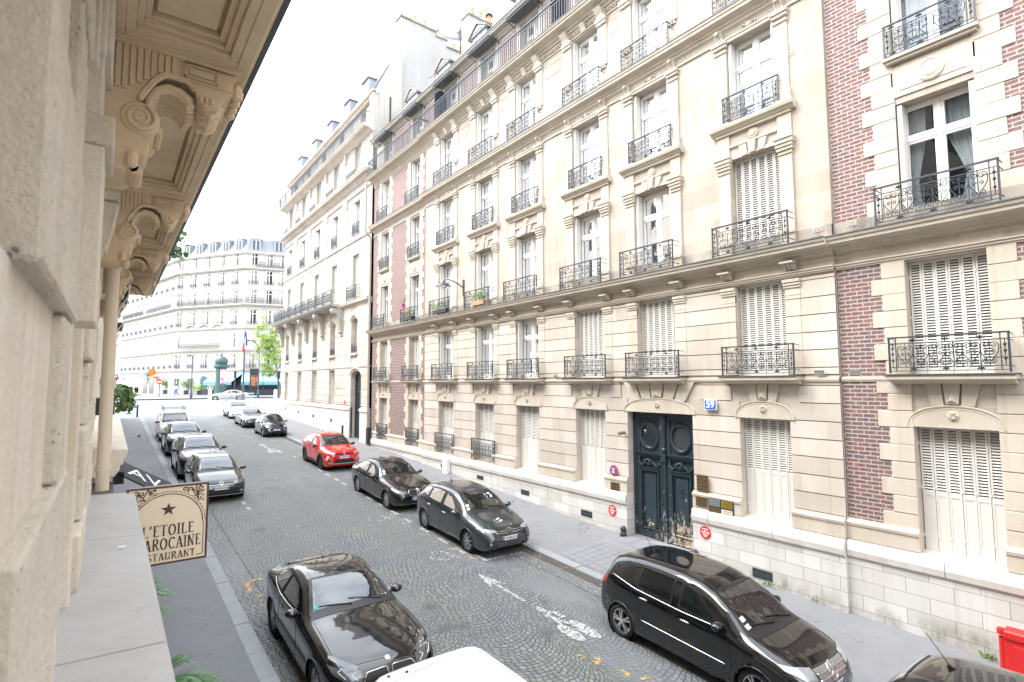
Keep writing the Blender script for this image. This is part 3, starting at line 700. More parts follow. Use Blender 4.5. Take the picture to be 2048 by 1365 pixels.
# window surrounds of the middle bays
for k in mid:
    u, w = UC[k], WD[k]/2; B = .10
    for s in (-1, 1):                                 # first floor cornice consoles
        cu = u+s*(w+.18)
        for q in (-.09, 0, .09):
            pr = [(B, 2.60), (B+.10, 2.62), (B+.17, 2.70), (B+.20, 2.76), (B+.24, 2.80), (B, 2.80)]
            trim.prism(pr, lambda a, c, h: (FX-a, h, c), cu+q-.038, cu+q+.038)
        fb(trim, cu-.16, cu+.16, 2.76, 2.80, B, B+.28)
        a0, a1 = min(u+s*w, u+s*(w+.34)), max(u+s*w, u+s*(w+.34))
        # second floor pilasters
        fb(trim, a0, a1, 3.20, 3.50, B, B+.10); fb(trim, a0-.01, a1+.01, 3.50, 3.58, B, B+.13); fb(trim, a0+.01, a1-.01, 3.58, 5.55, B, B+.055)
        for va, vb, ww, ex in ((5.45, 5.48, .085, 0), (5.55, 5.63, .10, .02), (5.63, 5.71, .13, .03), (5.71, 5.81, .16, .05), (5.81, 5.86, .19, .06)): fb(trim, a0-ex, a1+ex, va, vb, B, B+ww)
        fb(trim, a0, a1, 5.86, 6.46, B, B+.05)
        # third floor pilasters
        fb(trim, a0-.06, a1+.06, 6.70, 6.78, B, B+.15); fb(trim, a0-.03, a1+.03, 6.78, 7.02, B, B+.10); fb(trim, a0+.01, a1-.01, 7.02, 8.76, B, B+.05)
        for va, vb, ww, ex in ((8.76, 8.82, .09, .01), (8.90, 8.98, .11, .02), (8.98, 9.06, .15, .04)): fb(trim, a0-ex, a1+ex, va, vb, B, B+ww)
        for q in (-.07, 0, .07): trim.prism([(B, 9.06), (B+.07, 9.08), (B+.10, 9.16), (B+.16, 9.26), (B+.22, 9.34), (B, 9.34)], lambda a, c, h: (FX-a, h, c), (a0+a1)/2+q-.03, (a0+a1)/2+q+.03)
        trim.lathe([(.055, -.05), (.055, .05)], (FX-B-.18, (a0+a1)/2, 9.30), 'y', 8)
        # fourth floor strips and brackets
        fb(trim, a0-.02, a1+.02, 10.6, 12.1, B, B+.045)
        fb(trim, a0-.04, a1+.04, 12.02, 12.12, B, B+.12); fb(trim, a0-.06, a1+.06, 12.12, 12.26, B, B+.16)
        trim.prism([(B, 12.26), (B+.16, 12.27), (B+.18, 12.34), (B+.30, 12.48), (B+.34, 12.53), (B, 12.53)], lambda a, c, h: (FX-a, h, c), (a0+a1)/2-.15, (a0+a1)/2+.15)
        for q in (-.10, 0, .10): fb(trim, (a0+a1)/2+q-.03, (a0+a1)/2+q+.03, 10.48, 10.58, B, B+.06)
        fb(trim, (a0+a1)/2-.16, (a0+a1)/2+.16, 10.58, 10.63, B, B+.08)
    # lintels, keystones, rosettes, sills
    fb(trim, u-w, u+w, 5.78, 5.86, B, B+.04)
    for q in (-1, 0, 1): fprism(trim, [(u+q*.21-.07, 5.79), (u+q*.21+.07, 5.79), (u+q*.27+.10, 6.07), (u+q*.27-.10, 6.07)], B, B+(.12 if q == 0 else .07))
    molding(trim, u-w-.02, u+w+.02, [(B, 6.09), (B+.06, 6.11), (B+.06, 6.15), (B, 6.17)])
    trim.lathe([(.0, -.07), (.08, -.06), (.09, -.035), (.13, -.05), (.145, -.02), (.15, 0)], (FX-B, u, 6.31), 'x', 16)
    fb(trim, u-w-.36, u+w+.36, 6.46, 6.51, B, B+.10); molding(trim, u-w-.46, u+w+.46, [(B, 6.51), (B+.12, 6.52), (B+.16, 6.57), (B+.22, 6.60), (B+.24, 6.66), (B+.24, 6.69), (B, 6.70)])
    fb(trim, u-w-.02, u+w+.02, 9.00, 9.06, B, B+.05); trim.lathe([(.0, -.07), (.05, -.06), (.08, -.03), (.09, 0)], (FX-B, u, 9.22), 'x', 10)
    for q in (-1, 1): trim.tube([(FX-B-.02, u+q*.10, 9.22), (FX-B-.04, u+q*.15, 9.26), (FX-B-.03, u+q*.20, 9.22), (FX-B-.02, u+q*.17, 9.18)], .02, 5)
    trim.prism([(B, 12.24), (B+.08, 12.26), (B+.12, 12.36), (B+.22, 12.52), (B, 12.53)], lambda a, c, h: (FX-a, h, c), u-.11, u+.11)
for i in range(len(mid)-1):                           # sunk panels between the middle bays on the fourth floor
    c = (UC[mid[i]]+UC[mid[i+1]])/2; hw = (UC[mid[i+1]]-UC[mid[i]])/2-1.25
    if hw > .12:
        for v0, v1 in ((11.5, 11.95),): trim.tube([(FX-.10, c-hw, v0), (FX-.10, c+hw, v0), (FX-.10, c+hw, v1), (FX-.10, c-hw, v1)], .02, 4, True)
# soot on the wall foot above the first cornice
soot = MB()
for a, c, w in segs: fb(soot, a, c, 3.15, 3.52, w-.05, w+.035)
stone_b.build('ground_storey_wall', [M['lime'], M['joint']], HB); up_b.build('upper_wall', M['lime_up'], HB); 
for b in STRIPS: b.build('brick_strip', M['brick'], HB)

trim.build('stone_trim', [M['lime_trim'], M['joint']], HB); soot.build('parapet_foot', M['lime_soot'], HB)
plinth_b.build('plinth', M['plinth'], HB); gut.build('gutter', M['zincd'], HB)
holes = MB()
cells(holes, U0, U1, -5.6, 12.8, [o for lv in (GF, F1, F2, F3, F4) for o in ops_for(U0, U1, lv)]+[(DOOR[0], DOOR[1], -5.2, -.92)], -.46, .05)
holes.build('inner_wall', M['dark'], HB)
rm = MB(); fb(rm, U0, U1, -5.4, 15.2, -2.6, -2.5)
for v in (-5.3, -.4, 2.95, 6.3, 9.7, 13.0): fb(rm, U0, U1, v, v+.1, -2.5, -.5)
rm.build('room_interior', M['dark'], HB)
# windows
def isl(k): return UC[k], WD[k], (.10 if k in mid else 0.0)
for k in range(9):
    u, w, bw = isl(k)
    lv = 6 if k < 4 else 4
    if k != 2:
        s = window(HB, u, GF[0], w-.02, GF[1]-GF[0], wv=bw-.05, kind='solid', leaves=lv)
        if k >= 5: rail(HB, u, -3.30, w+.32, wv=bw+.10, me=ME_RAILG, base=1.5, h=.80)
    if k in (4, 5, 6): window(HB, u, F1[0], w-.02, F1[1]-F1[0], wv=bw-.03, cur=1 if k != 5 else 0)
    else: window(HB, u, F1[0], w-.02, F1[1]-F1[0], wv=bw-.03, kind='shut', leaves=lv)
    rw = w+(.54 if k < 7 else .72)
    rail(HB, u, .16, rw, wv=bw+.26, h=.70)
    SILL = MB(); fb(SILL, u-rw/2-.08, u+rw/2+.08, .02, .10, bw-.1, bw+.34); molding(SILL, u-rw/2-.04, u+rw/2+.04, [(bw, -.08), (bw+.12, -.06), (bw+.26, .0), (bw+.28, .02), (bw, .02)])
    fb(SILL, u-rw/2-.10, u+rw/2+.10, .103, .125, bw-.1, bw+.37, 1); SILL.build('window_sill', [M['lime_trim'], M['zincd']], HB)
    if k == 1: window(HB, u, F2[0], w-.02, F2[1]-F2[0], wv=bw, kind='shut')
    else: window(HB, u, F2[0], w-.02, F2[1]-F2[0], wv=bw, cur=[4, 0, 3, 1, 1, 0, 0, 3, 1][k])
    rail(HB, u, 3.20, (1.95 if k < 7 else 1.75), wv=bw+.42)
    window(HB, u, F3[0], w-.02, F3[1]-F3[0], wv=bw, cur=[3, 1, 2, 2, 0, 0, 4, 0, None][k])
    rail(HB, u, 6.76, w+.20, wv=bw+.13, me=ME_RAIL5, base=1.5, h=.70)
    window(HB, u, F4[0], w-.02, F4[1]-F4[0], wv=bw, cur=[1, None, None, 0, None, None, 0, None, None][k])
    rail(HB, u, 9.76, w+.42, wv=bw+.28, h=.72)
# ---------------------------------------------------------------- top floor, long balcony, roof and dormers of the apartment house
F5w = -.12
top_b, tbrick, eave = MB(), MB(), MB()
ops5 = [(u-.60, u+.60, F5[0], F5[1]) for u in UC]
cells(top_b, U0, U1, 12.8, 15.1, ops5, F5w, .4)
for i in range(len(UC)-1):
    a, c = UC[i]+.95, UC[i+1]-.95
    if c-a > .3: tbrick = MB(); fb(tbrick, a, c, 13.0, 14.82, F5w-.05, F5w+.015); tbrick.build('top_storey_brick', M['brick'], HB)
for u in UC:
    for s in (-1, 1): fb(top_b, min(u+s*.60, u+s*.82), max(u+s*.60, u+s*.82), 12.85, 14.95, F5w, F5w+.05)
    fb(top_b, u-.82, u+.82, 14.82, 14.95, F5w, F5w+.06)
molding(eave, U0, U1, sweep_prof(14.95, 15.26, F5w+.03, F5w+.50, CORN)); fb(eave, U0, U1, 15.263, 15.30, F5w-.1, F5w+.53, 1)
top_b.build('top_storey_wall', M['lime_white'], HB); eave.build('eaves_cornice', [M['lime_white'], M['zincd']], HB)
for i, u in enumerate(UC):
    window(HB, u, F5[0], 1.2, F5[1]-F5[0], wv=F5w, cur=[0, 1, None, 3, 0, None, 1, 0, None][i], osh=False)
    if 1 < i: # rolled awnings over the top-floor windows
        b = MB(); b.tube([(FX-.42, u-.85, 15.02-.10), (FX-.42, u+.85, 15.02-.10)], .055, 8); fb(b, u-.85, u+.85, 14.96, 15.0, .0, .5)
        for s in (-1, 1): b.tube([(FX-.02, u+s*.8, 14.7), (FX-.4, u+s*.82, 14.9)], .02, 5)
        b.build('rolled_awning', M['zincd'], HB)
def bar_balcony(parent, u0, u1, v, w, h=.92, X=FX, post=2.05, pitch=.135, name='long_balcony', m='iron'):
    b = MB(); wd = X-w
    for va, r in ((v+h, .022), (v+.06, .014), (v+h-.13, .010)): fb(b, u0, u1, va-r, va+r, w-r*1.2, w+r*1.2, X=X)
    n = int((u1-u0)/pitch)
    for i in range(n+1):
        u = u0+(u1-u0)*i/n; pst = i % int(post/pitch) == 0; r = .018 if pst else .0115
        fb(b, u-r, u+r, v+.0 if pst else v+.06, v+h-(.0 if pst else .13), w-r, w+r, X=X)
        if not pst: fb(b, u-.016, u+.016, v+h*.48, v+h*.48+.03, w-.014, w+.014, X=X)
        if i < n:
            c = u+(u1-u0)/n/2; b.tube([(wd, c+pitch*.42*math.cos(a), v+h-.115+.085*math.sin(a)) for a in [PI*k/6 for k in range(7)]], .007, 4, caps=False)
    if True:
        for u in (u0, u1): fb(b, u-.012, u+.012, v+h-.02, v+h+.02, 0 if w > 0 else w, w, X=X)
    return b.build(name, M[m], parent)
bar_balcony(HB, U0+.1, UB-.1, 12.86, .64); bar_balcony(HB, UB+.0, U1-.1, 12.86, .54)
for u in (23.2, 14.3):                            # iron fans dividing the balcony between two flats
    b = MB(); w0, w1 = -.1, .60
    pts = [(w0, 12.9)]+[(w1, 12.9), (w1, 14.3)]+[(lerp(w1, w0, i/8), 14.3+.32*math.sin(PI*i/8*.9)) for i in range(1, 9)]
    b.prism(pts, lambda a, c, h: (FX-a, h, c), u-.012, u+.012)
    for k in range(6): b.tube([(FX-lerp(w0, w1, (k+.5)/6), u-.02, 12.9), (FX-lerp(w0, w1, (k+.5)/6), u-.02, 14.4)], .014, 5)
    b.tube([(FX-w1, u, 12.9), (FX-w1, u, 15.6)], .018, 5); b.tube([(FX-w1, u-.6, 15.3), (FX-w1, u+.7, 15.45)], .014, 5)
    b.build('balcony_divider', M['iron2'], HB)
rf = MB()
for a, c in ((U0, U1),):
    rf.prism([(F5w+.40, 15.30), (-1.75, 18.0), (-6.0, 18.9), (-12, 15.3)], lambda p, q, h: (FX-p, h, q), a, c)
rf.build('roof', M['zinc'], HB)
for u in [2.2, 5.6, 9.4, 13.2, 17.2, 20.7, 24.1, 27.8]:
    d = MB(); w0 = -.42; v0, v1 = 15.55, 16.55
    for s in (-1, 1): fb(d, min(u+s*.5, u+s*.62), max(u+s*.5, u+s*.62), v0-.2, v1, -2.0, w0)
    fb(d, u-.62, u+.62, v0-.3, v0, -1.6, w0); fb(d, u-.5, u+.5, v1-.10, v1, -1.6, w0)
    fprism(d, [(u-.74, v1), (u+.74, v1), (u, v1+.42)], -2.4, w0+.10)
    for s in (-1, 1): d.prism([(u+s*.80, v1-.04), (u+s*.80, v1+.03), (u, v1+.50), (u, v1+.43)], lambda a, c, h: (FX-h, a, c), -2.5, w0+.18, 1)
    fprism(d, [(u-.42, v1+.08), (u+.42, v1+.08), (u, v1+.30)], w0+.10, w0+.13)
    o = d.build('dormer', [M['zinc'], M['copper']], HB)
    wn = inst(ME_WIN, 'window', o, (FX-w0-.30, u, v0), (1, 1.0/CW, .90/CH)); inst(ME_PANE, 'pane', wn)

# ---------------------------------------------------------------- carriage door of the apartment house
def weathered_paint():
    n = NT('weathered_door_paint'); p = n.pos(); x, y, z = n.sep(p)
    c = n.mix(n.noise(p, 3, 4), (.020, .034, .044), (.032, .050, .062))
    low = n.m('SUBTRACT', 1.0, n.smooth(z, -4.75, -2.7)); right = n.m('SUBTRACT', 1.0, n.smooth(y, 9.5, 10.9))
    amt = n.m('MULTIPLY', n.m('ADD', n.m('MULTIPLY', low, .125), n.m('MULTIPLY', n.m('MULTIPLY', low, right), .12)), 1.0)
    f1 = n.noise(n.scaled(p, (6, 6, 3.2)), 1.0, 6, .72)
    chip = n.smooth(n.m('ADD', f1, amt), .685, .70)
    f2 = n.noise(n.scaled(p, (5, 5, 4)), 2.0, 6, .7)
    chip2 = n.smooth(n.m('ADD', f2, amt), .735, .75)
    c = n.mix(chip, c, n.mix(n.noise(p, 7, 3), (.42, .42, .40), (.55, .50, .42)))
    c = n.mix(chip2, c, (.36, .235, .13))
    n.col(c); n.set(Roughness=n.ramp(chip, (0, .38), (1, .8))); n.bump(n.m('ADD', n.m('MULTIPLY', chip, -1.0), n.m('MULTIPLY', n.noise(p, 30, 3), .2)), .004)
    return n.mat
M['door'] = weathered_paint()
M['darkglass'] = glass_mat('dim_glass', (.3, .32, .33), .05, .6, (.10, .11, .115))
dr = MB(); dw = -.16; u0, u1 = DOOR; uc = (u0+u1)/2; b0, b1 = zs(FX, uc)+.02, -.93
fb(dr, u0, u1, b0, b1, dw-.1, dw-.06)
fb(dr, u0, u0+.10, b0, b1, dw-.06, dw+.03); fb(dr, u1-.10, u1, b0, b1, dw-.06, dw+.03); fb(dr, u0+.1, u1-.1, b1-.10, b1, dw-.06, dw+.03)
dro = dr.build('carriage_door', M['door'], HB, bevel=.006)
for s in (-1, 1):
    l = MB(); a, c = sorted((uc+s*.055, uc+s*(1.07)))
    H0, H1 = b0+.03, b1-.10; d = dw-.058
    mid_v = H1-1.15
    def fr(x0, x1, y0, y1, w): fb(l, x0, x1, y0, y1, d, dw+w)
    fr(a, a+.14, H0, H1, .0); fr(c-.14, c, H0, H1, .0); fr(a+.14, c-.14, H0, H0+.22, .0); fr(a+.14, c-.14, H1-.10, H1, .0); fr(a+.14, c-.14, mid_v-.10, mid_v+.04, .0)
    fr(a+.04, c-.04, mid_v-.02, mid_v+.03, .05); fr(a+.02, c-.02, mid_v+.03, mid_v+.06, .07)
    cu, cv = (a+c)/2, (mid_v+.04+H1-.10)/2
    # top field with the round light left open
    N = 28; hw, hh = (c-a)/2-.14, (H1-.10-mid_v-.04)/2
    ring, outer = [], []
    for i in range(N):
        an = 2*PI*i/N; ca, sa = math.cos(an), math.sin(an); k = 1/max(abs(ca)/hw, abs(sa)/hh); outer.append((cu+ca*k, cv+sa*k)); ring.append((cu+.325*ca, cv+.385*sa))
    for i in range(N):
        j = (i+1) % N; l.quad((FX-dw+.03, *outer[i]), (FX-dw+.03, *outer[j]), (FX-dw+.03, *ring[j]), (FX-dw+.03, *ring[i]))
    for rr, t, w in ((1.0, .035, .0), (1.14, .018, -.01)): l.tube([(FX-dw-w, cu+.325*rr*math.cos(2*PI*i/N), cv+.385*rr*math.sin(2*PI*i/N)) for i in range(N)], t, 6, True)
    for i in range(36): an = 2*PI*i/36; l.lathe([(0, -.02), (.017, 0), (0, .02)], (FX-dw-.02, cu+.36*math.cos(an), cv+.425*math.sin(an)), 'x', 4)
    # frieze with a carved swag, long lower panel with mouldings
    fr(a+.14, c-.14, mid_v-.40, mid_v-.34, -.005)
    l.lathe([(0, -.10), (.06, -.085), (.09, -.03), (.10, .03)], (FX-dw+.01, cu, mid_v-.28), 'x', 12)
    for q in range(5): an = PI*(.15+.175*q); l.lathe([(0, -.13), (.03, -.11), (.045, -.05)], (FX-dw, cu+.09*math.cos(an), mid_v-.25+.09*math.sin(an)), 'x', 7)
    for t in (-1, 1): l.tube([(FX-dw-.03, cu+t*(.08+.36*i/8), mid_v-.30+.05*math.sin(i*1.1)-.02*i/8) for i in range(9)], [.045, .05, .045, .04, .035, .04, .045, .03, .012], 6)
    p0, p1 = H0+.22, mid_v-.40
    fr(a+.14, c-.14, p1-.04, p1, .03)
    for off, th, w in ((.03, .035, .03), (.11, .022, -.012)):
        x0, x1, y0, y1 = a+.14+off, c-.14-off, p0+off, p1-.04-off
        fr(x0, x0+th, y0, y1, w); fr(x1-th, x1, y0, y1, w); fr(x0+th, x1-th, y0, y0+th, w); fr(x0+th, x1-th, y1-th, y1, w)
    fr(a+.30, c-.30, p0+.16, p1-.20, -.01)
    lo = l.build('door_leaf', M['door'], dro)
    g = MB(); g.poly([(FX-dw+.045, cu+.325*math.cos(2*PI*i/N), cv+.385*math.sin(2*PI*i/N)) for i in range(N)]); g.build('round_light', M['darkglass'], dro)
mu = MB(); fb(mu, uc-.05, uc+.05, b0, b1-.1, dw-.05, dw+.045)
mu.lathe([(.0, 0), (.07, 0), (.075, .06), (.05, .10), (.05, .5), (.06, .62), (.075, .70), (.08, 1.0), (.0, 1.0)], (FX-dw-.03, uc, b1-1.12), 'z', 10)
fb(mu, uc-.075, uc+.075, b1-1.42, b1-1.2, dw, dw+.09); mu.build('meeting_stile', M['door'], dro)
kn = MB(); kn.lathe([(0, -.05), (.03, -.045), (.04, -.01)], (FX-dw, uc-.55, b0+1.62), 'x', 10); kn.tube([(FX-dw-.04, uc-.55+.07*math.cos(2*PI*i/14), b0+1.53+.08*math.sin(2*PI*i/14)) for i in range(14)], .012, 5, True)
kn.build('knocker', M['iron2'], dro)
pb_ = MB(); pb_.tube([(FX-dw-.08, uc+.08, b0+1.1), (FX-dw-.08, uc+.08, b0+2.3)], .014, 6); fb(pb_, uc+.066, uc+.094, b0+2.3, b0+2.34, dw, dw+.1); fb(pb_, uc+.066, uc+.094, b0+1.08, b0+1.11, dw, dw+.1); pb_.build('pull_bar', M['iron2'], dro)
th = MB(); fb(th, u0-.02, u1+.02, zs(FX, uc)-.3, b0-.005, dw-.2, .16); th.build('threshold', M['kerb'], HB)

# ---------------------------------------------------------------- things fixed to the house wall
def letters(parent, txt, size, loc, m, sx=1.0, rot=(PI/2, 0, -PI/2), ext=.002, name='lettering', bold=0.0, align='CENTER'):
    cu = bpy.data.curves.new(name, 'FONT'); cu.body = txt; cu.size = size; cu.align_x = align; cu.align_y = 'CENTER'; cu.extrude = ext; cu.resolution_u = 3; cu.offset = bold
    t = bpy.data.objects.new(name, cu); COL.objects.link(t)
    dg = bpy.context.evaluated_depsgraph_get(); me = bpy.data.meshes.new_from_object(t.evaluated_get(dg)); bpy.data.objects.remove(t); bpy.data.curves.remove(cu)
    me.materials.clear(); me.materials.append(m); me.name = name
    o = bpy.data.objects.new(name, me); COL.objects.link(o); o.location = loc; o.rotation_euler = rot; o.scale = (sx, 1, 1); o.parent = parent
    return o
WB = .10
def wall_plate(name, u, v, w, h, m, label, cat, lines=(), t=.02, wv=WB+.07, ink=None, frame=None):
    b = MB(); fb(b, u-w/2, u+w/2, v-h/2, v+h/2, wv-.01, wv+t)
    o = tag(b.build(name, m, bevel=.003), label, cat)
    for vv, s, tx, sx in lines: letters(o, tx, s, (FX-wv-t-.001, u, v+vv), ink or M['ink'], sx)
    return o
p59 = wall_plate('house_number', 8.50, -.63, .36, .27, M['sign_white'], 'blue enamel plate reading 59 on the stone beside the double door', 'house number')
b = MB(); fb(b, 8.50-.165, 8.50+.165, -.63-.12, -.63+.12, WB+.09, WB+.093); b.build('blue_field', M['sign_blue'], p59)
letters(p59, '59', .25, (FX-WB-.096, 8.50, -.625), M['sign_white'], 1.0, bold=.008)
def greek(o, u, v, w, h, n, m, wv):          # lines of engraving too small to read
    rnd = random.Random(int(u*100)); b = MB()
    for i in range(n):
        vv = v+h/2-h*(i+.75)/(n+.5); x = -w*.40*rnd.uniform(.6, 1)
        e = -x
        while x < e:
            k = rnd.uniform(.02, .07); fb(b, u-x-k, u-x, vv-h*.022, vv+h*.022, wv, wv+.002); x += k+.014
    b.build('engraving', m, o)
o = wall_plate('brass_plaque', 8.82, -2.72, .34, .44, M['brass'], 'dull brass plaque, upper one on the stone right of the double door', 'plaque'); greek(o, 8.82, -2.72, .34, .44, 5, M['ink'], WB+.09)
o = wall_plate('brass_plaque', 8.84, -3.20, .34, .26, M['brass'], 'dull brass plaque beside the framed board of four plates', 'plaque', wv=.205); greek(o, 8.84, -3.20, .34, .26, 5, M['ink'], .226)
o = wall_plate('brass_plaque', 11.93, -3.26, .36, .24, M['brass'], 'dull brass plaque left of the double door under the round no parking sign', 'plaque', wv=.205); greek(o, 11.93, -3.26, .36, .24, 4, M['ink'], .226)
o = wall_plate('plate_board', 8.27, -3.27, .72, .50, M['sign_blue'], 'dark framed board holding four practice plates beside the double door', 'plaque', wv=.205); o.data.materials[0] = M['iron']
for i, (du, dv, m) in enumerate(((.175, .115, 'silver'), (-.175, .115, 'gold'), (.175, -.115, 'brass'), (-.175, -.115, 'cream'))):
    b = MB(); fb(b, 8.27+du-.155, 8.27+du+.155, -3.27+dv-.095, -3.27+dv+.095, .225, .231); q = b.build('name_plate', M[m], o); greek(q, 8.27+du, -3.27+dv, .31, .19, 3, M['ink'], .232)
def disc(name, u, v, r, m, label, cat, wv, X=FX):
    b = MB(); b.lathe([(0, -.012), (r, -.012), (r, .004)], (X-wv, u, v), 'x', 32); return tag(b.build(name, m), label, cat)
o = disc('no_parking_sign', 12.0, -2.79, .165, M['sign_red'], 'round red and blue night no parking sign left of the green double door', 'sign', WB+.075)
b = MB(); b.lathe([(0, -.003), (.125, -.003)], (FX-WB-.088, 12.0, -2.79), 'x', 28); b.build('blue_disc', M['sign_blue'], o)
b = MB(); b.prism([(-.02, -.12), (.02, -.12), (.02, .12), (-.02, .12)], lambda a, c, h: (FX-WB-.092-h, 12.0+(a-c)*.7071, -2.79+(a+c)*.7071), 0, .002); b.build('red_bar', M['sign_red'], o)
for i, (t, dv) in enumerate((('JOUR', .055), ('ET', 0), ('NUIT', -.055))): letters(o, t, .062, (FX-WB-.097, 12.0, -2.79+dv), M['sign_white'], .95, bold=.002)
for u, v, wv, lb in ((12.04, -4.02, .225, 'round red garage exit sign low on the plinth left of the double door'), (8.74, -3.98, .225, 'round red garage exit sign low on the plinth right of the double door')):
    o = disc('exit_sign', u, v, .165, M['sign_red'], lb, 'sign', wv)
    for t, dv, s in (('SORTIE', .085, .055), ('DE', .04, .035), ('VOITURE', 0, .066), ('PRIERE', -.06, .05), ('S.V.P.', -.105, .045)): letters(o, t, s, (FX-wv-.0135, u, v+dv), M['sign_white'], .95, bold=.0015)
def cross_grate(u, v, w, h, wv, label, rows=2, group='cast iron vents along the house plinth'):
    b = MB(); fb(b, u-w/2, u+w/2, v-h/2, v+h/2, wv-.02, wv+.006); n = max(3, int(w/.11))
    for i in range(n):
        for j in range(rows):
            a, c = u-w/2+w*(i+.5)/n, v-h/2+h*(j+.5)/rows
            fb(b, a-.026, a+.026, c-.009, c+.009, wv+.006, wv+.009, 1); fb(b, a-.009, a+.009, c-.026, c-.0092, wv+.006, wv+.009, 1); fb(b, a-.009, a+.009, c+.0092, c+.026, wv+.006, wv+.009, 1)
    return tag(b.build('vent_grate', [M['iron'], M['ink']]), label, 'vent', group)
for u, v, w, h, lb in ((3.41, -4.57, .82, .24, 'wide cast iron cross vent low in the plinth near the red barrier'), (7.21, -4.64, .50, .22, 'cast iron cross vent in the plinth behind the black tall hatchback'),
                       (13.2, -4.34, .52, .20, 'cast iron vent in the plinth just left of the double door'), (16.5, -4.18, .50, .18, 'cast iron vent in the plinth beyond the dark grey hatchback'), (19.6, -4.05, .50, .17, 'cast iron vent in the plinth behind the black saloon'), (22.8, -3.96, .45, .15, 'cast iron vent in the plinth beside the white meter box')):
    cross_grate(u, v, w, h, .105 if u < UA else .222, lb)
for u, v, wv, lb in ((5.05, .18, .015, 'small pierced vent tile in the brick strip by the near first-floor balcony'), (5.72, .18, .172, 'small pierced vent tile in the stone right of the shuttered first-floor window'), (14.75, .20, .172, 'small grey vent tile left of the middle shuttered first-floor window'), (15.05, 3.62, .10, 'small vent tile in the smooth wall'),
                     (6.05, 7.9, .105, 'small pierced vent tile high on the smooth stone beside the brick strip'), (5.62, 3.45, .14, 'pierced vent tile in the sooty foot of the wall near the brick strip'), (4.95, 3.45, .04, 'pierced vent tile in the sooty foot of the wall under the brick strip')):
    if abs(u-15.05) < .01: continue
    b = MB(); fb(b, u-.11, u+.11, v-.06, v+.06, wv-.01, wv+.006); m = 'lime_trim' if v > 3 else 'alu'
    for i in range(6):
        for j in range(3): fb(b, u-.10+.034*i, u-.10+.034*i+.02, v-.045+.032*j, v-.045+.032*j+.018, wv+.006, wv+.008, 1)
    tag(b.build('vent_tile', [M[m], M['ink']]), lb, 'vent', 'small vent tiles in the facade')
def street_lamp_arm(u, v, X):
    t = empty('wall_lamp', (X-.10, u, v), 0, 'grey street lamp on a curved arm fixed to the facade beside flower boxes', 'street lamp')
    b = MB(); b.box(-.05, 0, -.05, .05, -.32, .42); b.build('mount', M['iron'], t)
    b = MB(); b.tube([(-.05, 0, .05), (-.25, 0, .16), (-.55, .02, .30), (-.80, .05, .36), (-.98, .08, .30), (-1.03, .09, .20)], .028, 7); b.build('arm', M['iron'], t)
    b = MB(); b.lathe([(0, .13), (.06, .12), (.09, .06), (.16, .02), (.27, -.03), (.34, -.09), (.345, -.12), (.30, -.12)], (-1.03, .09, .12), 'z', 20); b.build('lamp_shade', M['iron'], t, smooth=True, ang=40)
    b = MB(); b.lathe([(.30, -.115), (.2, -.17), (0, -.19)], (-1.03, .09, .12), 'z', 16); b.build('lamp_glass', M['glass'], t, smooth=True)
    b = MB(); b.tube([(-.02, 0, -.32), (-.02, .02, -.8), (-.02, 0, -1.1)], .008, 4); b.build('cable', M['iron2'], t)
street_lamp_arm(21.18, 4.28, FX)
b = MB(); b.tube([(FX-.15, 11.55, -1.58), (FX-.32, 11.55, -1.58)], .05, 8); b.lathe([(0, 0), (.055, 0), (.05, .09), (0, .09)], (FX-.40, 11.55, -1.60), 'x', 10)
tag(b.build('door_buffer', M['copper']), 'small brown cylinder fixed on the jamb left of the double door', 'fixture')
for u, lb in ((11.55, 'rusty iron ball guard stone at the left foot of the double door'), (9.05, 'rusty iron ball guard stone at the right foot of the double door')):
    z0 = zs(FX, u); b = MB(); b.lathe([(.0, 0), (.10, 0), (.10, .06), (.05, .09), (.08, .14), (.09, .20), (.07, .26), (0, .29)], (FX-.30, u, z0), 'z', 12); tag(b.build('guard_stone', M['iron'], smooth=True), lb, 'guard stone')
# rain pipe between the two houses, letter box grey meter box on the plinth
b = MB(); b.tube([(FX-.16, 32.42, zk(32)-.1), (FX-.16, 32.42, 8.9), (FX-.22, 32.42, 9.2), (FX-.5, 32.42, 9.5), (FX-.5, 32.42, 12.7)], .075, 8)
for v in (-2, 0.5, 3, 5.5, 8): b.tube([(FX-.16, 32.42, v), (FX-.16, 32.42, v+.06)], .09, 8)
tag(b.build('drainpipe', M['lime_white']), 'cream drainpipe down the joint between the two houses', 'drainpipe')
b = MB(); fb(b, 31.9, 32.25, -3.75, -2.75, .12, .34); tag(b.build('letter_box', M['iron2'], bevel=.02), 'dark grey cabinet fixed to the wall foot beside the drainpipe', 'cabinet')
b = MB(); fb(b, 22.1, 22.55, zs(FX, 22)-.02, -3.48, .24, .42); fb(b, 22.15, 22.5, -3.9, -3.52, .42, .43); tag(b.build('meter_box', M['sign_white'], bevel=.01), 'small white meter box standing against the plinth', 'meter box')
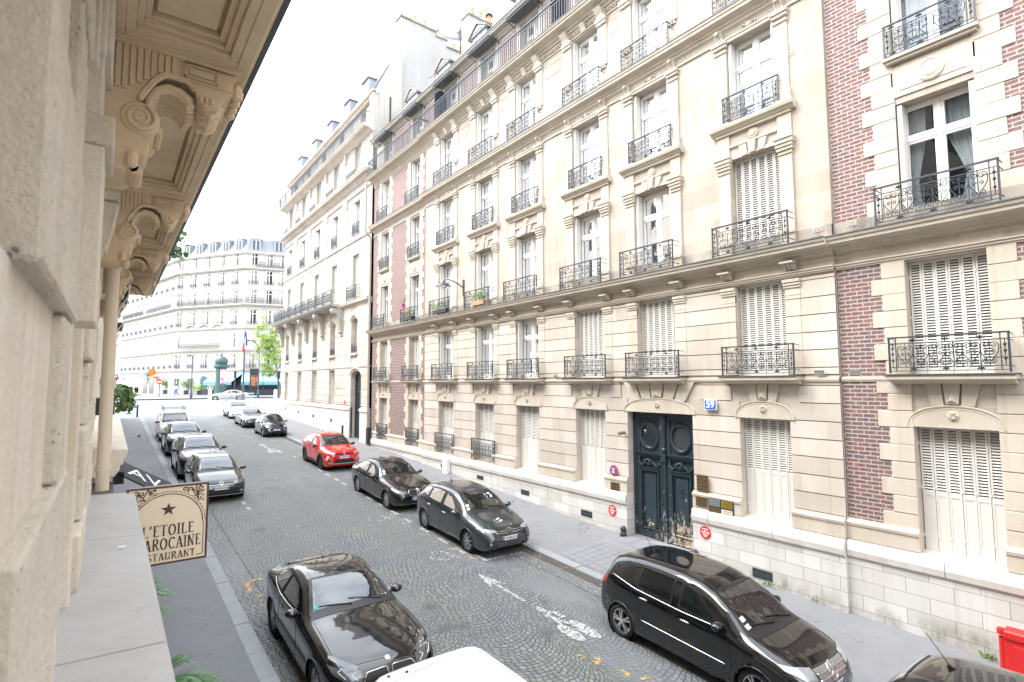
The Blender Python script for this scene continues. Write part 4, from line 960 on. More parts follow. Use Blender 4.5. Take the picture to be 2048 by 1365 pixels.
# ================================================================== the pale stone house beyond, with the long iron balcony
HS = empty('corner_house', (0, 0, 0), 0, 'pale stone corner house with arched first floor, long iron balcony and arched grey door', 'building')
S0, S1 = 32.62, 54.4
SC5 = [35.35, 39.75, 44.05, 48.25, 52.45]
sw, sg, stm, sco = MB(), MB(), MB(), MB()
SGF = [(u-.62, u+.62, -1.62, .88) for u in SC5[1:]]; SDOOR = (33.95, 35.85, -4.2, .82)
SF1 = [(u-.60, u+.60, 1.97, 4.35) for u in SC5]; SF2 = [(u-.58, u+.58, 5.75, 8.65) for u in SC5]
SF3 = [(u-.60, u+.60, 9.95, 12.35) for u in SC5]; SF4 = [(u-.60, u+.60, 14.30, 16.25) for u in SC5]; SF5 = [(u-.50, u+.50, 16.95, 18.75) for u in SC5]
cells(sw, S0, S1, -4.4, 5.2, SGF+[SDOOR]+SF1, 0, .5); cells(sg, S0, S1, 5.2, 16.6, SF2+SF3+SF4, 0, .45); cells(sg, S0, S1, 16.6, 19.0, SF5, -.35, .4)
for z0, z1 in ((-4.4, 5.2), (5.2, 16.6)): sw.quad((FX, S1, z0), (FX+12, S1, z0), (FX+12, S1, z1), (FX, S1, z1))
sg.quad((FX+.35, S1, 16.6), (FX+12, S1, 16.6), (FX+12, S1, 19), (FX+.35, S1, 19))
e = [S0+.2, 33.95, 35.85]+[x for u in SC5[1:] for x in (u-.62, u+.62)]+[S1]
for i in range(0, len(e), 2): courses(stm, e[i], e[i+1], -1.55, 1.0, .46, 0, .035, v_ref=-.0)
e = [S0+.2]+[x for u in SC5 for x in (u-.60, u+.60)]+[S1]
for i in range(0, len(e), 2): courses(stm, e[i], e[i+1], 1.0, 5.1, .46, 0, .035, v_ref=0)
for u in SC5:                                     # arched heads of the first floor
    arc = [(u-.60, 4.36), (u-.60, 4.1)]+[(u-.60*math.cos(PI*i/12), 4.1+.26*math.sin(PI*i/12)) for i in range(13)]+[(u+.60, 4.36)]
    fprism(stm, [(u-.62, 4.37), (u-.62, 4.05)]+[(u-.60*math.cos(PI*i/12), 4.05+.30*math.sin(PI*i/12)) for i in range(13)]+[(u+.62, 4.05), (u+.62, 4.37)], -.3, .03)
    stm.tube([(FX-.05, u-.68*math.cos(PI*i/12), 4.10+.42*math.sin(PI*i/12)) for i in range(13)], .05, 5)
    fb(stm, u-.7, u+.7, 1.80, 1.93, -.1, .16)
stm.tube([(FX-.04, 34.9-1.06*math.cos(PI*i/14), .45+.5*math.sin(PI*i/14)) for i in range(15)], .06, 5)
fprism(stm, [(33.93, .83), (33.93, .30)]+[(34.9-.95*math.cos(PI*i/12), .30+.50*math.sin(PI*i/12)) for i in range(13)]+[(35.87, .30), (35.87, .83)], -.35, .03)
for a, c in ((S0, 33.95), (35.85, S1)):
    fb(sco, a, c, -4.6, -1.9, -.1, .10); molding(sco, a, c, [(-.1, -1.9), (.12, -1.9), (.17, -1.85), (.17, -1.75), (.10, -1.68), (.04, -1.62), (-.1, -1.62)])
molding(stm, S0, S1, [(-.1, .98), (.05, .98), (.07, 1.02), (.07, 1.08), (-.1, 1.1)]); molding(stm, S0, S1, sweep_prof(5.05, 5.45, .03, .30, CORN))
bal = MB(); molding(bal, 37.6, S1+.3, sweep_prof(5.15, 5.47, .3, .95, CORN)); bal.build('balcony_slab', M['lime_white'], HS)
for u in (37.75, 41.9, 46.15, 50.35, 54.0):       # scroll consoles
    c = MB(); pr = [(0, 5.15), (.82, 5.15), (.86, 5.0), (.78, 4.84), (.60, 4.80), (.48, 4.66), (.40, 4.40), (.34, 4.10), (.28, 3.75), (.20, 3.50), (.12, 3.40), (.12, 3.28), (0, 3.25)]
    c.prism(pr, lambda a, d, h: (FX-a, h, d), u-.22, u+.22); c.lathe([(0, -.26), (.17, -.26), (.17, .26), (0, .26)], (FX-.66, u, 4.97), 'y', 14); c.lathe([(0, -.25), (.09, -.25), (.09, .25), (0, .25)], (FX-.18, u, 3.56), 'y', 10)
    c.build('console', M['lime_white'], HS)
for v, dpt in ((9.55, .10), (12.75, .12)): molding(stm, S0, S1, [(-.1, v), (.04, v), (dpt, v+.06), (dpt, v+.12), (-.1, v+.14)])
molding(stm, S0, S1, sweep_prof(13.30, 13.75, .05, .62, CORN)); molding(stm, S0, S1, sweep_prof(16.28, 16.62, .05, .70, CORN)); molding(stm, S0, S1, sweep_prof(18.85, 19.1, -.3, .12, CORN))
for u0, u1 in zip(SC5[:-1], SC5[1:]):
    c = (u0+u1)/2; fb(stm, c-.42, c+.42, 9.7, 12.3, 0, .06); fb(stm, c-.48, c+.48, 12.3, 12.75, 0, .11); fb(stm, c-.12, c+.12, 15.6, 16.3, 0, .18); fb(stm, c-.5, c+.5, 9.1, 9.5, 0, .03)
    for k in range(6): fb(stm, c-.5+k*.17, c-.4+k*.17, 9.18, 9.42, .03, .06)
sw.build('rusticated_wall', M['lime'], HS); sg.build('upper_wall', M['lime_white'], HS); stm.build('stone_trim', [M['lime'], M['joint']], HS); sco.build('plinth', M['plinth_cap'], HS)
rm = MB(); fb(rm, S0, S1-.1, -4.4, 18.9, -1.2, -1.1); 
for v in (-4.3, 1.2, 5.2, 9.2, 13.3, 16.6): fb(rm, S0+.1, S1-.1, v, v+.1, -1.1, -.5)
rm.build('room_interior', M['dark'], HS)
for i, u in enumerate(SC5):
    if i: window(HS, u, -1.62, 1.22, 2.48, wv=-.1, cur=1)
    window(HS, u, 1.97, 1.18, 2.40, wv=-.12, kind='shut', leaves=4) if i in (0, 2, 1) else window(HS, u, 1.97, 1.18, 2.40, wv=-.12, cur=1)
    rail(HS, u, 1.95, 1.26, wv=-.02, me=ME_RAIL5, base=1.5, h=.62)
    window(HS, u, 5.75, 1.14, 2.9, kind='shut', leaves=4); window(HS, u, 9.95, 1.18, 2.38, wv=-.02, cur=2 if i % 2 else 1)
    rail(HS, u, 9.98, 1.25, wv=.10, me=ME_RAIL5, base=1.5, h=.80)
    window(HS, u, 14.30, 1.18, 1.95, wv=-.02, kind='shut', leaves=4); rail(HS, u, 13.80, 1.5, wv=.5, me=ME_RAIL5, base=1.5, h=.42)
    window(HS, u, 16.95, .98, 1.8, wv=-.4, cur=1, osh=False)
for k in range(9): rail(HS, 38.7+1.83*k, 5.50, 1.98, wv=.86, h=.98)
rail(HS, 35.4, 5.48, 1.8, wv=.28, h=.98)
bar_balcony(HS, S0+.2, S1+.5, 16.64, .66, h=.90, pitch=.16)
rf = MB(); rf.prism([(.05, 19.1), (-1.3, 21.6), (-5, 22.2), (-11, 19.1)], lambda p, q, h: (FX-p, h, q), S0+.72, S1); rf.build('roof', M['slate'], HS)
for u in (34.6, 38.2, 42.2, 46.3, 50.6):
    d = MB(); fb(d, u-.55, u+.55, 19.3, 20.6, -1.6, -.20); fprism(d, [(u-.7, 20.6), (u+.7, 20.6), (u, 21.0)], -1.9, -.08); o = d.build('dormer', M['zinc'], HS)
    inst(ME_WIN, 'window', o, (FX+.20-.30+.02, u, 19.45), (1, .8/CW, 1.0/CH))
# the arched grey door
d = MB(); d0, d1 = SDOOR[:2]; zb = zs(FX, 35)+.02
fb(d, d0, d1, zb, .82, -.42, -.36)
for s in (0, 1):
    a, c = (d0, 34.87) if s == 0 else (34.93, d1)
    for x0, x1, y0, y1 in ((a, a+.12, zb, .8), (c-.12, c, zb, .8), (a, c, zb, zb+.2), (a, c, zb+1.2, zb+1.35), (a, c, .45, .8), (a, c, zb+3.5, zb+3.62)): fb(d, x0, x1, y0, y1, -.36, -.30)
    fb(d, a+.2, c-.2, zb+.3, zb+1.1, -.36, -.33); fb(d, a+.2, c-.2, zb+1.45, zb+3.4, -.36, -.34); d.tube([(FX+.32, (a+c)/2, zb+1.6), (FX+.31, (a+c)/2, zb+3.2)], .05, 6)
    for k in range(4): d.tube([(FX+.31, (a+c)/2+.12*math.cos(t), zb+1.8+.4*k+.12*math.sin(t)) for t in [2*PI*i/10 for i in range(10)]], .02, 4, True)
d.build('arched_door', M['door'], HS)
for u, v in ((39.5, -2.72), (43.8, -2.62), (48.0, -2.5), (52.2, -2.35)): cross_grate(u, v, .42, .24, .105, {39.5: 'dark vent in the pale plinth nearest the arched grey door', 43.8: 'second dark vent from the arched grey door in the pale plinth', 48.0: 'third dark vent from the arched grey door in the pale plinth', 52.2: 'dark vent in the pale plinth nearest the crossing'}[u], group='dark vents along the corner house plinth')
b = MB(); fb(b, 36.77, 37.05, .28, .50, .03, .06); o = tag(b.build('number_plate', M['sign_white']), 'small pale blue number plate beside the arched grey door', 'house number')
o = disc('no_parking_sign', 36.85, -1.37, .16, M['sign_red'], 'round red and white sign beside the arched grey door', 'sign', .05); b = MB(); b.lathe([(0, 0), (.10, 0)], (FX-.058, 36.85, -1.37), 'x', 20); b.build('white_disc', M['sign_white'], o)
b = MB(); b.tube([(12.6, 36.2, zs(12.6, 36)), (12.6, 36.2, zs(12.6, 36)+.75)], .07, 8); b.lathe([(.1, 0), (.1, .06), (.07, .1)], (12.6, 36.2, zs(12.6, 36)), 'z', 10); b.lathe([(.07, 0), (.09, .05), (0, .14)], (12.6, 36.2, zs(12.6, 36)+.75), 'z', 10)
tag(b.build('bollard', M['iron2']), 'short dark iron bollard on the pavement by the arched grey door', 'bollard')

# tall blank party walls with chimney pots behind the roofs
def pot(parent, x, y, z, h=.55, kind=0):
    b = MB(); b.lathe([(.16, 0), (.13, h*.8), (.15, h*.82), (.15, h), (.11, h), (.11, h*.9)], (x, y, z), 'z', 10)
    if kind: b.lathe([(.0, .22), (.25, .10), (.25, .02), (.2, .02)], (x, y, z+h), 'z', 10, 1)
    return b.build('chimney_pot', [M['terra'], M['iron2']], parent)
def party_wall(label, x0, x1, y, z0, prof, th=.7, group=None):
    t = empty('party_wall', (0, 0, 0), 0, label, 'wall'); b, cpm = MB(), MB()
    b.prism([(x0, z0)]+prof+[(x1, z0)], lambda a, c, h: (a, h, c), y, y+th); b.build('wall', M['render'], t)
    for (xa, za), (xb, zb) in zip(prof[:-1], prof[1:]):
        if abs(xb-xa) > .3: cpm.prism([(xa-.08, za), (xb+.08, zb), (xb+.08, zb+.14), (xa-.08, za+.14)], lambda a, c, h: (a, h, c), y-.12, y+th+.12)
    cpm.build('coping', M['lime_soot'], t); return t
PW1 = party_wall('tall blank grey party wall with chimney pots rising behind the roofs at the joint of the two houses', 15.0, 24, 33.0, 12, [(15.0, 25.1), (17.7, 25.0), (17.75, 24.7), (18.6, 24.7), (18.65, 24.2), (24, 24.2)])
for i, (x, k) in enumerate(((16.2, 0), (17.0, 0), (18.2, 1), (19.4, 0), (20.0, 0), (20.6, 0), (21.2, 0))): pot(PW1, x, 33.35, 25.2 if x < 17.7 else (24.85 if x < 18.6 else 24.35), .6, k)
b = MB(); b.prism([(12.98, 14), (12.98, 18.9), (13.3, 19.3), (14.5, 21.8), (15.0, 22.1), (15.0, 14)], lambda a, c, h: (a, h, c), 32.66, 33.3); b.build('stepped_shoulder', M['lime_white'], PW1)
PW2 = party_wall('grey chimney wall with terracotta pots above the nearer dormers of the brick and stone house', 16.4, 21, 26.5, 15, [(16.4, 22.1), (21, 22.0)])
for i in range(6): pot(PW2, 16.9+i*.62, 26.85, 22.25, .6, 1 if i == 2 else 0)
t = empty('satellite_dish', (17.55, 29.7, 22.3), 0, 'large white satellite dish on a pole between the two chimney walls', 'satellite dish')
b = MB(); b.tube([(.2, 0, -1.2), (.2, 0, 1.2)], .06, 8); b.build('pole', M['iron2'], t)
b = MB(); b.lathe([(0, 0), (.4, .05), (.8, .2), (1.05, .36), (1.06, .33), (.8, .16), (.4, .01), (0, -.05)], (0, 0, 0), 'y', 28); o = b.build('reflector', M['white_grey'], t, smooth=True); o.location = (0, .4, 1.5); o.rotation_euler = (R(-25), 0, R(-25))
b = MB(); b.tube([(0, .3, .8), (.5, -.6, 1.6), (0, .3, 2.2)], .04, 6); b.box(.4, .62, -.75, -.5, 1.45, 1.75); b.build('feed_horn', M['copper'], t)

# ================================================================== the white block across the junction and the street beside it
def far_window_mesh():
    b = MB(); w, h = 1.2, 2.3
    b.quad((-w/2, .14, 0), (w/2, .14, 0), (w/2, .14, h), (-w/2, .14, h), 1)
    for x0, x1, z0, z1 in ((-w/2, -w/2+.1, 0, h), (w/2-.1, w/2, 0, h), (-.06, .06, 0, h), (-w/2, w/2, h-.1, h), (-w/2, w/2, h*.68, h*.68+.09)): b.box(x0, x1, .08, .13, z0, z1, 0)
    b.box(-w/2+.1, -w/2+.28, .125, .135, .05, h-.1, 2)
    o = b.build('window', [M['white'], M['farglass'], M['curtain']]); me = o.data; bpy.data.objects.remove(o); return me
M['farglass'] = plain('far_window_glass', (.055, .065, .07), .15, var=.3, scale=.4)
ME_FW = far_window_mesh()
def far_rail_mesh(w=1.5, h=.75):
    b = MB(); b.box(-w/2, w/2, -.02, .02, h-.04, h); b.box(-w/2, w/2, -.015, .015, .06, .09)
    n = int(w/.14)
    for i in range(n+1): x = -w/2+w*i/n; b.box(x-.012, x+.012, -.012, .012, 0, h)
    for i in range(n): x = -w/2+w*(i+.5)/n; b.tube([(x+.05*math.cos(t), 0, h*.5+.12*math.sin(t)) for t in [2*PI*k/8 for k in range(8)]], .012, 3, True)
    o = b.build('balcony_railing', M['iron']); me = o.data; bpy.data.objects.remove(o); return me
ME_FR = far_rail_mesh()
def far_wall(parent, P0, P1, floors, zbase, ztop, cols, wname='facade_wall', m='lime_white', bands=(), rails=(), awn=None):
    """one flat front from P0 to P1 with windows; returns the rotation used"""
    d = Vector((P1[0]-P0[0], P1[1]-P0[1], 0)); L = d.length; rz = math.atan2(d.y, d.x)
    Mx = Matrix.Translation((P0[0], P0[1], 0)) @ Matrix.Rotation(rz, 4, 'Z')
    b = MB(); ops = []
    us = sorted(set([0, L]+[x for c in cols for x in (c-.6, c+.6)])); vs = sorted(set([zbase, ztop]+[v for f in floors for v in (f[0], f[0]+f[1])]))
    for i in range(len(us)-1):
        for j in range(len(vs)-1):
            cu, cv = (us[i]+us[i+1])/2, (vs[j]+vs[j+1])/2
            hole = any(abs(cu-c) < .6 for c in cols) and any(f[0] < cv < f[0]+f[1] for f in floors)
            y = .14 if hole else 0
            b.quad((us[i], y, vs[j]), (us[i+1], y, vs[j]), (us[i+1], y, vs[j+1]), (us[i], y, vs[j+1]))
    for c in cols:
        for f in floors:
            for s in (-1, 1): x = c+s*.6; b.quad((x, 0, f[0]), (x, .14, f[0]), (x, .14, f[0]+f[1]), (x, 0, f[0]+f[1]))
            b.quad((c-.6, 0, f[0]+f[1]), (c+.6, 0, f[0]+f[1]), (c+.6, .14, f[0]+f[1]), (c-.6, .14, f[0]+f[1]))
            b.box(c-.75, c+.75, -.08, .0, f[0]-.16, f[0]-.04); b.box(c-.72, c-.6, -.05, 0, f[0], f[0]+f[1]); b.box(c+.6, c+.72, -.05, 0, f[0], f[0]+f[1]); b.box(c-.78, c+.78, -.10, 0, f[0]+f[1]+.06, f[0]+f[1]+.22)
    for v, p, hh in bands: b.box(-.1, L+.1, -p, 0, v, v+hh); b.box(-.1, L+.1, -p*.6, 0, v-hh*.7, v)
    o = b.build(wname, M[m], parent); o.matrix_local = Mx
    for c in cols:
        for f in floors:
            w = inst(ME_FW, 'window', parent); w.matrix_local = Mx @ Matrix.Translation((c, 0, f[0])) @ Matrix.Diagonal((1, 1, f[1]/2.3, 1))
            if f[2]: r = inst(ME_FR, 'balcony_railing', parent); r.matrix_local = Mx @ Matrix.Translation((c, -.18, f[0])) @ Matrix.Diagonal((1, 1, f[2], 1))
    for v, p, x0, x1 in rails:
        n = max(1, int((x1-x0)/1.5))
        for i in range(n): r = inst(ME_FR, 'balcony_railing', parent); r.matrix_local = Mx @ Matrix.Translation((x0+(x1-x0)*(i+.5)/n, -p, v)) @ Matrix.Diagonal(((x1-x0)/n/1.5, 1, 1.25, 1))
    return Mx, L
HW = empty('white_block', (0, 0, 0), 0, 'white apartment block with slate mansard roof across the junction behind the flag', 'building')
PL, PC, PR = (9.03, 111.93), (17.56, 99.35), (27.5, 96.8)
FL = [(2.55, 2.3, .9), (9.95, 2.4, .6), (13.45, 2.3, 0), (16.75, 2.3, .75), (20.0, 2.0, 0)]
BND = [(2.1, .25, .22), (5.5, .3, .25), (9.2, .25, .22), (13.1, .55, .25), (19.3, .45, .22), (22.0, .3, .25)]
FLC = FL[:1]+[(6.05, 2.5, 0)]+FL[1:]
far_wall(HW, PL, PC, FL, -2.6, 22.3, [.35, 3.5, 6.6, 9.9, 12.95], bands=BND, rails=((13.35, .5, 0, 15.2), (5.75, .8, 1.8, 10.8)))
far_wall(HW, PC, PR, FL, -2.6, 22.3, [1.25, 3.6, 5.9, 8.2], bands=BND, rails=((13.35, .5, 0, 10), (19.5, .4, 1.6, 8)))
PF = (-4.77, 170.13)
for c in (0.35, 12.95):   # the two second-floor windows beside the blind bays
    d = Vector((PC[0]-PL[0], PC[1]-PL[1], 0)); Mx = Matrix.Translation((PL[0], PL[1], 0)) @ Matrix.Rotation(math.atan2(d.y, d.x), 4, 'Z')
    w = inst(ME_FW, 'window', HW); w.matrix_local = Mx @ Matrix.Translation((c, -.16, 6.05))
    if c < 1:
        for k in range(3):
            b = MB(); b.tube([(3.5+3.1*k+1.4*math.cos(t), -.2, 9.3+.75*math.sin(t)) for t in [PI*i/12 for i in range(13)]], .14, 5); o = b.build('arched_pediment', M['lime_white'], HW); o.matrix_local = Mx
        for sgn in (0, 1):
            b = MB(); b.box(-.6, 6.0, -2.4, 0, -.0, .01)
# mansard
d1 = Vector((PC[0]-PL[0], PC[1]-PL[1], 0)).normalized(); d2 = Vector((PR[0]-PC[0], PR[1]-PC[1], 0)).normalized(); df = Vector((PF[0]-PL[0], PF[1]-PL[1], 0)).normalized()
n1, n2 = Vector((-d1.y, d1.x, 0)), Vector((-d2.y, d2.x, 0)); nf = Vector((df.y, -df.x, 0))
b = MB(); V3 = lambda p, z: Vector((p[0], p[1], z))
base = [V3(PF, 22.2)+(V3(PL, 0)-V3(PF, 0))*.8, V3(PL, 22.2), V3(PC, 22.2), V3(PR, 22.2)]
base[0].z = 22.2
offs = [nf*1.2, (nf+n1).normalized()*1.3, (n1+n2).normalized()*1.3, n2*1.3]
mids = [base[i]+offs[i]+Vector((0, 0, 2.6)) for i in range(4)]; tops = [base[i]+offs[i]*6+Vector((0, 0, 3.4)) for i in range(4)]
for i in range(3): b.quad(base[i], base[i+1], mids[i+1], mids[i]); b.quad(mids[i], mids[i+1], tops[i+1], tops[i])
b.build('roof', M['slate'], HW)
for P, dd, nn, ks in ((V3(PL, 0), d1, n1, (1.2, 4.2, 7.3, 10.3, 13.2)), (V3(PC, 0), d2, n2, (1.4, 5.0, 8.0))):
    for k in ks:
        b = MB(); b.box(-.75, .75, 0, 1.6, 0, 2.1); b.box(-.85, .85, -.1, 1.7, 2.1, 2.25); b.box(-.5, .5, -.03, 0, .3, 1.85, 1); b.box(-.04, .04, -.05, 0, .3, 1.85, 2)
        o = b.build('dormer', [M['zinc'], M['farglass'], M['white']], HW); o.matrix_local = Matrix.Translation(P+dd*k+nn*.25+Vector((0, 0, 22.4))) @ Matrix.Rotation(math.atan2(dd.y, dd.x), 4, 'Z')
b = MB(); q = V3(PL, 0)+d1*13.4+n1*2.0; b.box(-1.6, 1.6, 0, 1.0, 22.8, 27.2); o = b.build('chimney', M['render'], HW); o.location = q; o.rotation_euler.z = math.atan2(d1.y, d1.x)
for k in range(7): p = pot(HW, -1.35+k*.45, .5, 27.2, .5); p.parent = o
for k, zz in ((2.0, 25.0), (6.3, 25.1), (9.5, 25.1)):
    b = MB(); b.box(-.5, .5, 0, .6, 24.3, 26.3); q = V3(PL, 0)+d1*k+n1*3; o2 = b.build('chimney', M['lime_white'], HW); o2.location = q
# ground floor of the white block: café front, awnings, door
b = MB(); d1z = math.atan2(d1.y, d1.x)
MxL = Matrix.Translation((PL[0], PL[1], 0)) @ Matrix.Rotation(d1z, 4, 'Z'); MxR = Matrix.Translation((PC[0], PC[1], 0)) @ Matrix.Rotation(math.atan2(d2.y, d2.x), 4, 'Z')
M['cafe'] = plain('pale_blue_awning', (.30, .55, .66), .8, var=.06, scale=1); M['cafe2'] = plain('blue_valance', (.12, .36, .46), .8); M['teal'] = plain('teal_awning', (.03, .27, .28), .8); M['teal2'] = plain('pale_teal_awning', (.13, .47, .52), .8); M['orange'] = plain('orange_sign', (.72, .20, .05), .6); M['bluedoor'] = plain('blue_door', (.05, .11, .17), .5)
for Mx, xs in ((MxL, ((9.2, 12.4), (12.5, 15.2))), (MxR, ((0, 3.2), (3.3, 7.2), (7.3, 9.8)))):
    for x0, x1 in xs:
        b = MB(); b.add([(x0, 0, 1.6), (x1, 0, 1.6), (x1, -2.2, .2), (x0, -2.2, .2), (x0, 0, 1.55), (x1, 0, 1.55), (x1, -2.2, .15), (x0, -2.2, .15)], [(0, 1, 2, 3), (7, 6, 5, 4), (0, 3, 7, 4), (1, 5, 6, 2)], 0); b.box(x0, x1, -2.24, -2.2, -.35, .2, 1)
        o = b.build('cafe_awning', [M['cafe'], M['cafe2']], HW); o.matrix_local = Mx
        b = MB(); b.box(x0+.1, x1-.1, -.06, -.02, -2.0, 1.3, 0)
        for k in range(6): xx = lerp(x0+.1, x1-.1, k/5); b.box(xx-.05, xx+.05, -.14, -.07, -2.0, 1.3, 1)
        b.box(x0+.1, x1-.1, -.14, -.07, -1.2, -1.1, 1); o = b.build('shop_window', [M['farglass'], M['iron2']], HW); o.matrix_local = Mx
        b = MB(); n = 6
        for k in range(n+1): xx = lerp(x0, x1, k/n); b.box(xx-.03, xx+.03, -2.6, -2.55, -2.0, -.5)
        b.box(x0, x1, -2.6, -2.55, -.55, -.45); b.box(x0, x1, -2.59, -2.56, -1.9, -1.1); o = b.build('terrace_screen', M['iron2'], HW); o.matrix_local = Mx
b = MB(); b.box(5.9, 7.5, -.04, .02, -2.0, .6); b.prism([(5.9, .6), (7.5, .6), (7.3, 1.0), (6.7, 1.2), (6.1, 1.0)], lambda a, c, h: (a, h, c), -.04, .02); b.box(6.68, 6.72, -.07, -.04, -2, 1.0); o = b.build('arched_door', M['bluedoor'], HW); o.matrix_local = MxL
for x in (.4, 3.6):
    b = MB(); b.box(x-.5, x+.5, -.03, -.01, -1.3, .9, 0); b.box(x-.6, x+.6, -.5, -.04, .75, 1.0, 1); b.box(x-.04, x+.04, -.06, -.03, -1.3, .9, 1); o = b.build('shop_window', [M['farglass'], M['white']], HW); o.matrix_local = MxL
# the street front running away to the left of the block
HT = empty('street_houses', (0, 0, 0), 0, 'white row house front receding up the side street left of the white block', 'building')
FT = [(2.6, 2.3, .8), (6.0, 2.4, 0), (9.9, 2.3, .8), (13.4, 2.3, 0), (16.7, 2.2, .8), (19.9, 1.9, 0)]
MxT, LT = far_wall(HW, (PF[0]*.55+PL[0]*.45, PF[1]*.55+PL[1]*.45), PL, FT, -2.6, 22.3, [1.5+2.9*i for i in range(11)], wname='side_wall', bands=BND, rails=((13.35, .6, 2, 16), (13.35, .6, 18, 31)))
far_wall(HT, (PF[0]*1.6-PL[0]*.6, PF[1]*1.6-PL[1]*.6), (PF[0]*.55+PL[0]*.45-.4, PF[1]*.55+PL[1]*.45), [(2.4, 2.2, .8), (5.6, 2.2, 0), (8.9, 2.2, .8), (12.1, 2.1, 0), (15.2, 2.0, .8)], -2.6, 19.5, [2.5+2.9*i for i in range(17)], bands=[(2.0, .3, .2), (8.3, .3, .2), (14.6, .6, .25), (17.9, .4, .3)], rails=((14.9, .6, 1, 50),))
b = MB(); q0 = V3((PF[0]*1.6-PL[0]*.6, PF[1]*1.6-PL[1]*.6), 18.3); q1 = V3((PF[0]*.55+PL[0]*.45, PF[1]*.55+PL[1]*.45), 18.3)
b.quad(q0+Vector((0, 0, 1.2)), q1+Vector((0, 0, 1.2)), q1+nf*2+Vector((0, 0, 3.8)), q0+nf*2+Vector((0, 0, 3.8))); b.build('roof', M['zinc'], HT)
b = MB(); q2 = V3((PF[0]*.55+PL[0]*.45, PF[1]*.55+PL[1]*.45), 0); b.box(-.3, .3, 0, 8, 18, 25); o = b.build('gable_wall', M['lime_white'], HT); o.location = q2+nf*.5; o.rotation_euler.z = math.atan2(nf.y, nf.x)-PI/2
for k in range(3): p = pot(HT, 0, 2+k, 25, .9); p.parent = o
HM = empty('balcony_building', (0, 0, 0), 0, 'modern pale building with continuous balconies at the far left end of the side street', 'building')
qa, qb = (PF[0]*2.4-PL[0]*1.4-2, PF[1]*2.4-PL[1]*1.4), (PF[0]*1.62-PL[0]*.62-1.0, PF[1]*1.62-PL[1]*.62)
MxM, LM = far_wall(HM, qa, qb, [(1.6+3.1*k, 2.0, 0) for k in range(6)], -2.6, 20.5, [1.5+2.3*i for i in range(22)])
for k in range(6):
    b = MB(); b.box(0, LM, -1.3, 0, 1.2+3.1*k, 1.4+3.1*k); b.box(0, LM, -1.34, -1.28, 1.4+3.1*k, 2.3+3.1*k); o = b.build('balcony', M['sign_white'], HM); o.matrix_local = MxM
b = MB(); b.box(0, LM, -.4, 0, -2.2, .9); o = b.build('shop_front', M['iron2'], HM); o.matrix_local = MxM
# ================================================================== the building we look out of: rusticated jambs, ledge, balcony on scroll brackets
HN = empty('near_building', (0, 0, 0), 0, 'rough cream stone building wall close on the left with a balcony on scroll brackets overhead', 'building')
M['near'] = rough_stone('near_rough_stone', (.84, .765, .655))
M['near_smooth'] = stone('near_dressed_stone', (.82, .755, .665), var=.16, grain=.22, grime=.5, grimecol=(.56, .45, .32), bump=.008)
M['soffit'] = stone('balcony_stone', (.76, .62, .44), var=.16, grain=.08, grime=.35, grimecol=(.36, .25, .14), bump=.003)
M['shopwood'] = plain('dark_shopfront', (.05, .045, .04), .5)
M['lead'] = stone('lead_grey_ledge', (.44, .435, .43), var=.14, grain=.10, grime=.5, grimecol=(.31, .305, .295), bump=.0015, rough=.6)
b = MB(); b.box(-.9, -.30, 1.35, 58, -5.4, 2.0); b.box(-.9, -.30, -45, -1.2, -5.6, 2.0); b.box(-1.2, -.25, -45, 58, 2.36, 12.0); b.box(-3, -.9, -45, 58, -5.6, 2.0)  # unseen upper wall kept low so more light reaches the facade opposite
b.build('wall', M['near_smooth'], HN)
b = MB()
for k in range(12):
    for v in (3.0, 6.2, 9.2): b.box(-.27, -.24, -10+5.2*k, -8.7+5.2*k, v, v+2.3)
b.build('upper_windows', M['farglass'], HN)
blk, rec = MB(), MB()
def jamb(y, lo_short, y_end, zs_, x=-.125, xs=-.175, first=False):
    blk = MB()
    for i in range(len(zs_)-1):
        z0, z1, L = zs_[i][0]+.006, zs_[i+1][0]-.006, zs_[i][1]
        j = random.uniform(-.01, .01)
        if L: blk.box(-.35, x+j*.4, y+j, y_end+j, z0, z1)
        else:
            rec = MB(); rec.box(-.34, xs, y-(.5 if first else .0), y_end-.1, z0-.02, z1+.02); rec.build('recessed_course', M['near_smooth'], HN, bevel=.008, seg=2); blk.box(-.35, x-.012, lo_short, y_end-.12, z0, z1)
    _close(blk)
_tx = bpy.data.textures.new('stone_wear', 'CLOUDS'); _tx.noise_scale = .11; _tx.noise_depth = 4; _tx2 = bpy.data.textures.new('stone_chips', 'CLOUDS'); _tx2.noise_scale = .025; _tx2.noise_depth = 3
def _close(blk):
    o = blk.build('rusticated_jamb', M['near'], HN, bevel=.010, seg=1, fix=True)
    s = o.modifiers.new('cut', 'SUBSURF'); s.subdivision_type = 'SIMPLE'; s.levels = 5; s.render_levels = 5
    for t, k in ((_tx, .012), (_tx2, .008)): d = o.modifiers.new('wear', 'DISPLACE'); d.texture = t; d.strength = k; d.mid_level = .5; d.texture_coords = 'GLOBAL'
jamb(1.46, 2.46, 2.95, [(-1.35, 0), (-.93, 1), (-.35, 0), (.245, 1), (.86, 0), (1.42, 1), (2.0, 0)], first=True)
jamb(4.55, 5.0, 5.6, [(-1.35, 1), (-.98, 0), (-.62, 1), (-.30, 0), (.16, 1), (.50, 0), (.92, 1), (1.32, 0), (1.7, 1), (2.0, 0)], x=-.12)
jamb(6.3, 6.6, 7.2, [(-1.35, 0), (-.95, 1), (-.55, 0), (-.15, 1), (.25, 0), (.65, 1), (1.05, 0), (1.45, 1), (2.0, 0)], x=-.13)
jamb(7.6, 7.9, 8.3, [(-1.35, 1), (-.95, 0), (-.55, 1), (-.15, 0), (.25, 1), (.65, 0), (1.05, 1), (1.45, 0), (2.0, 0)], x=-.14)
b = MB()
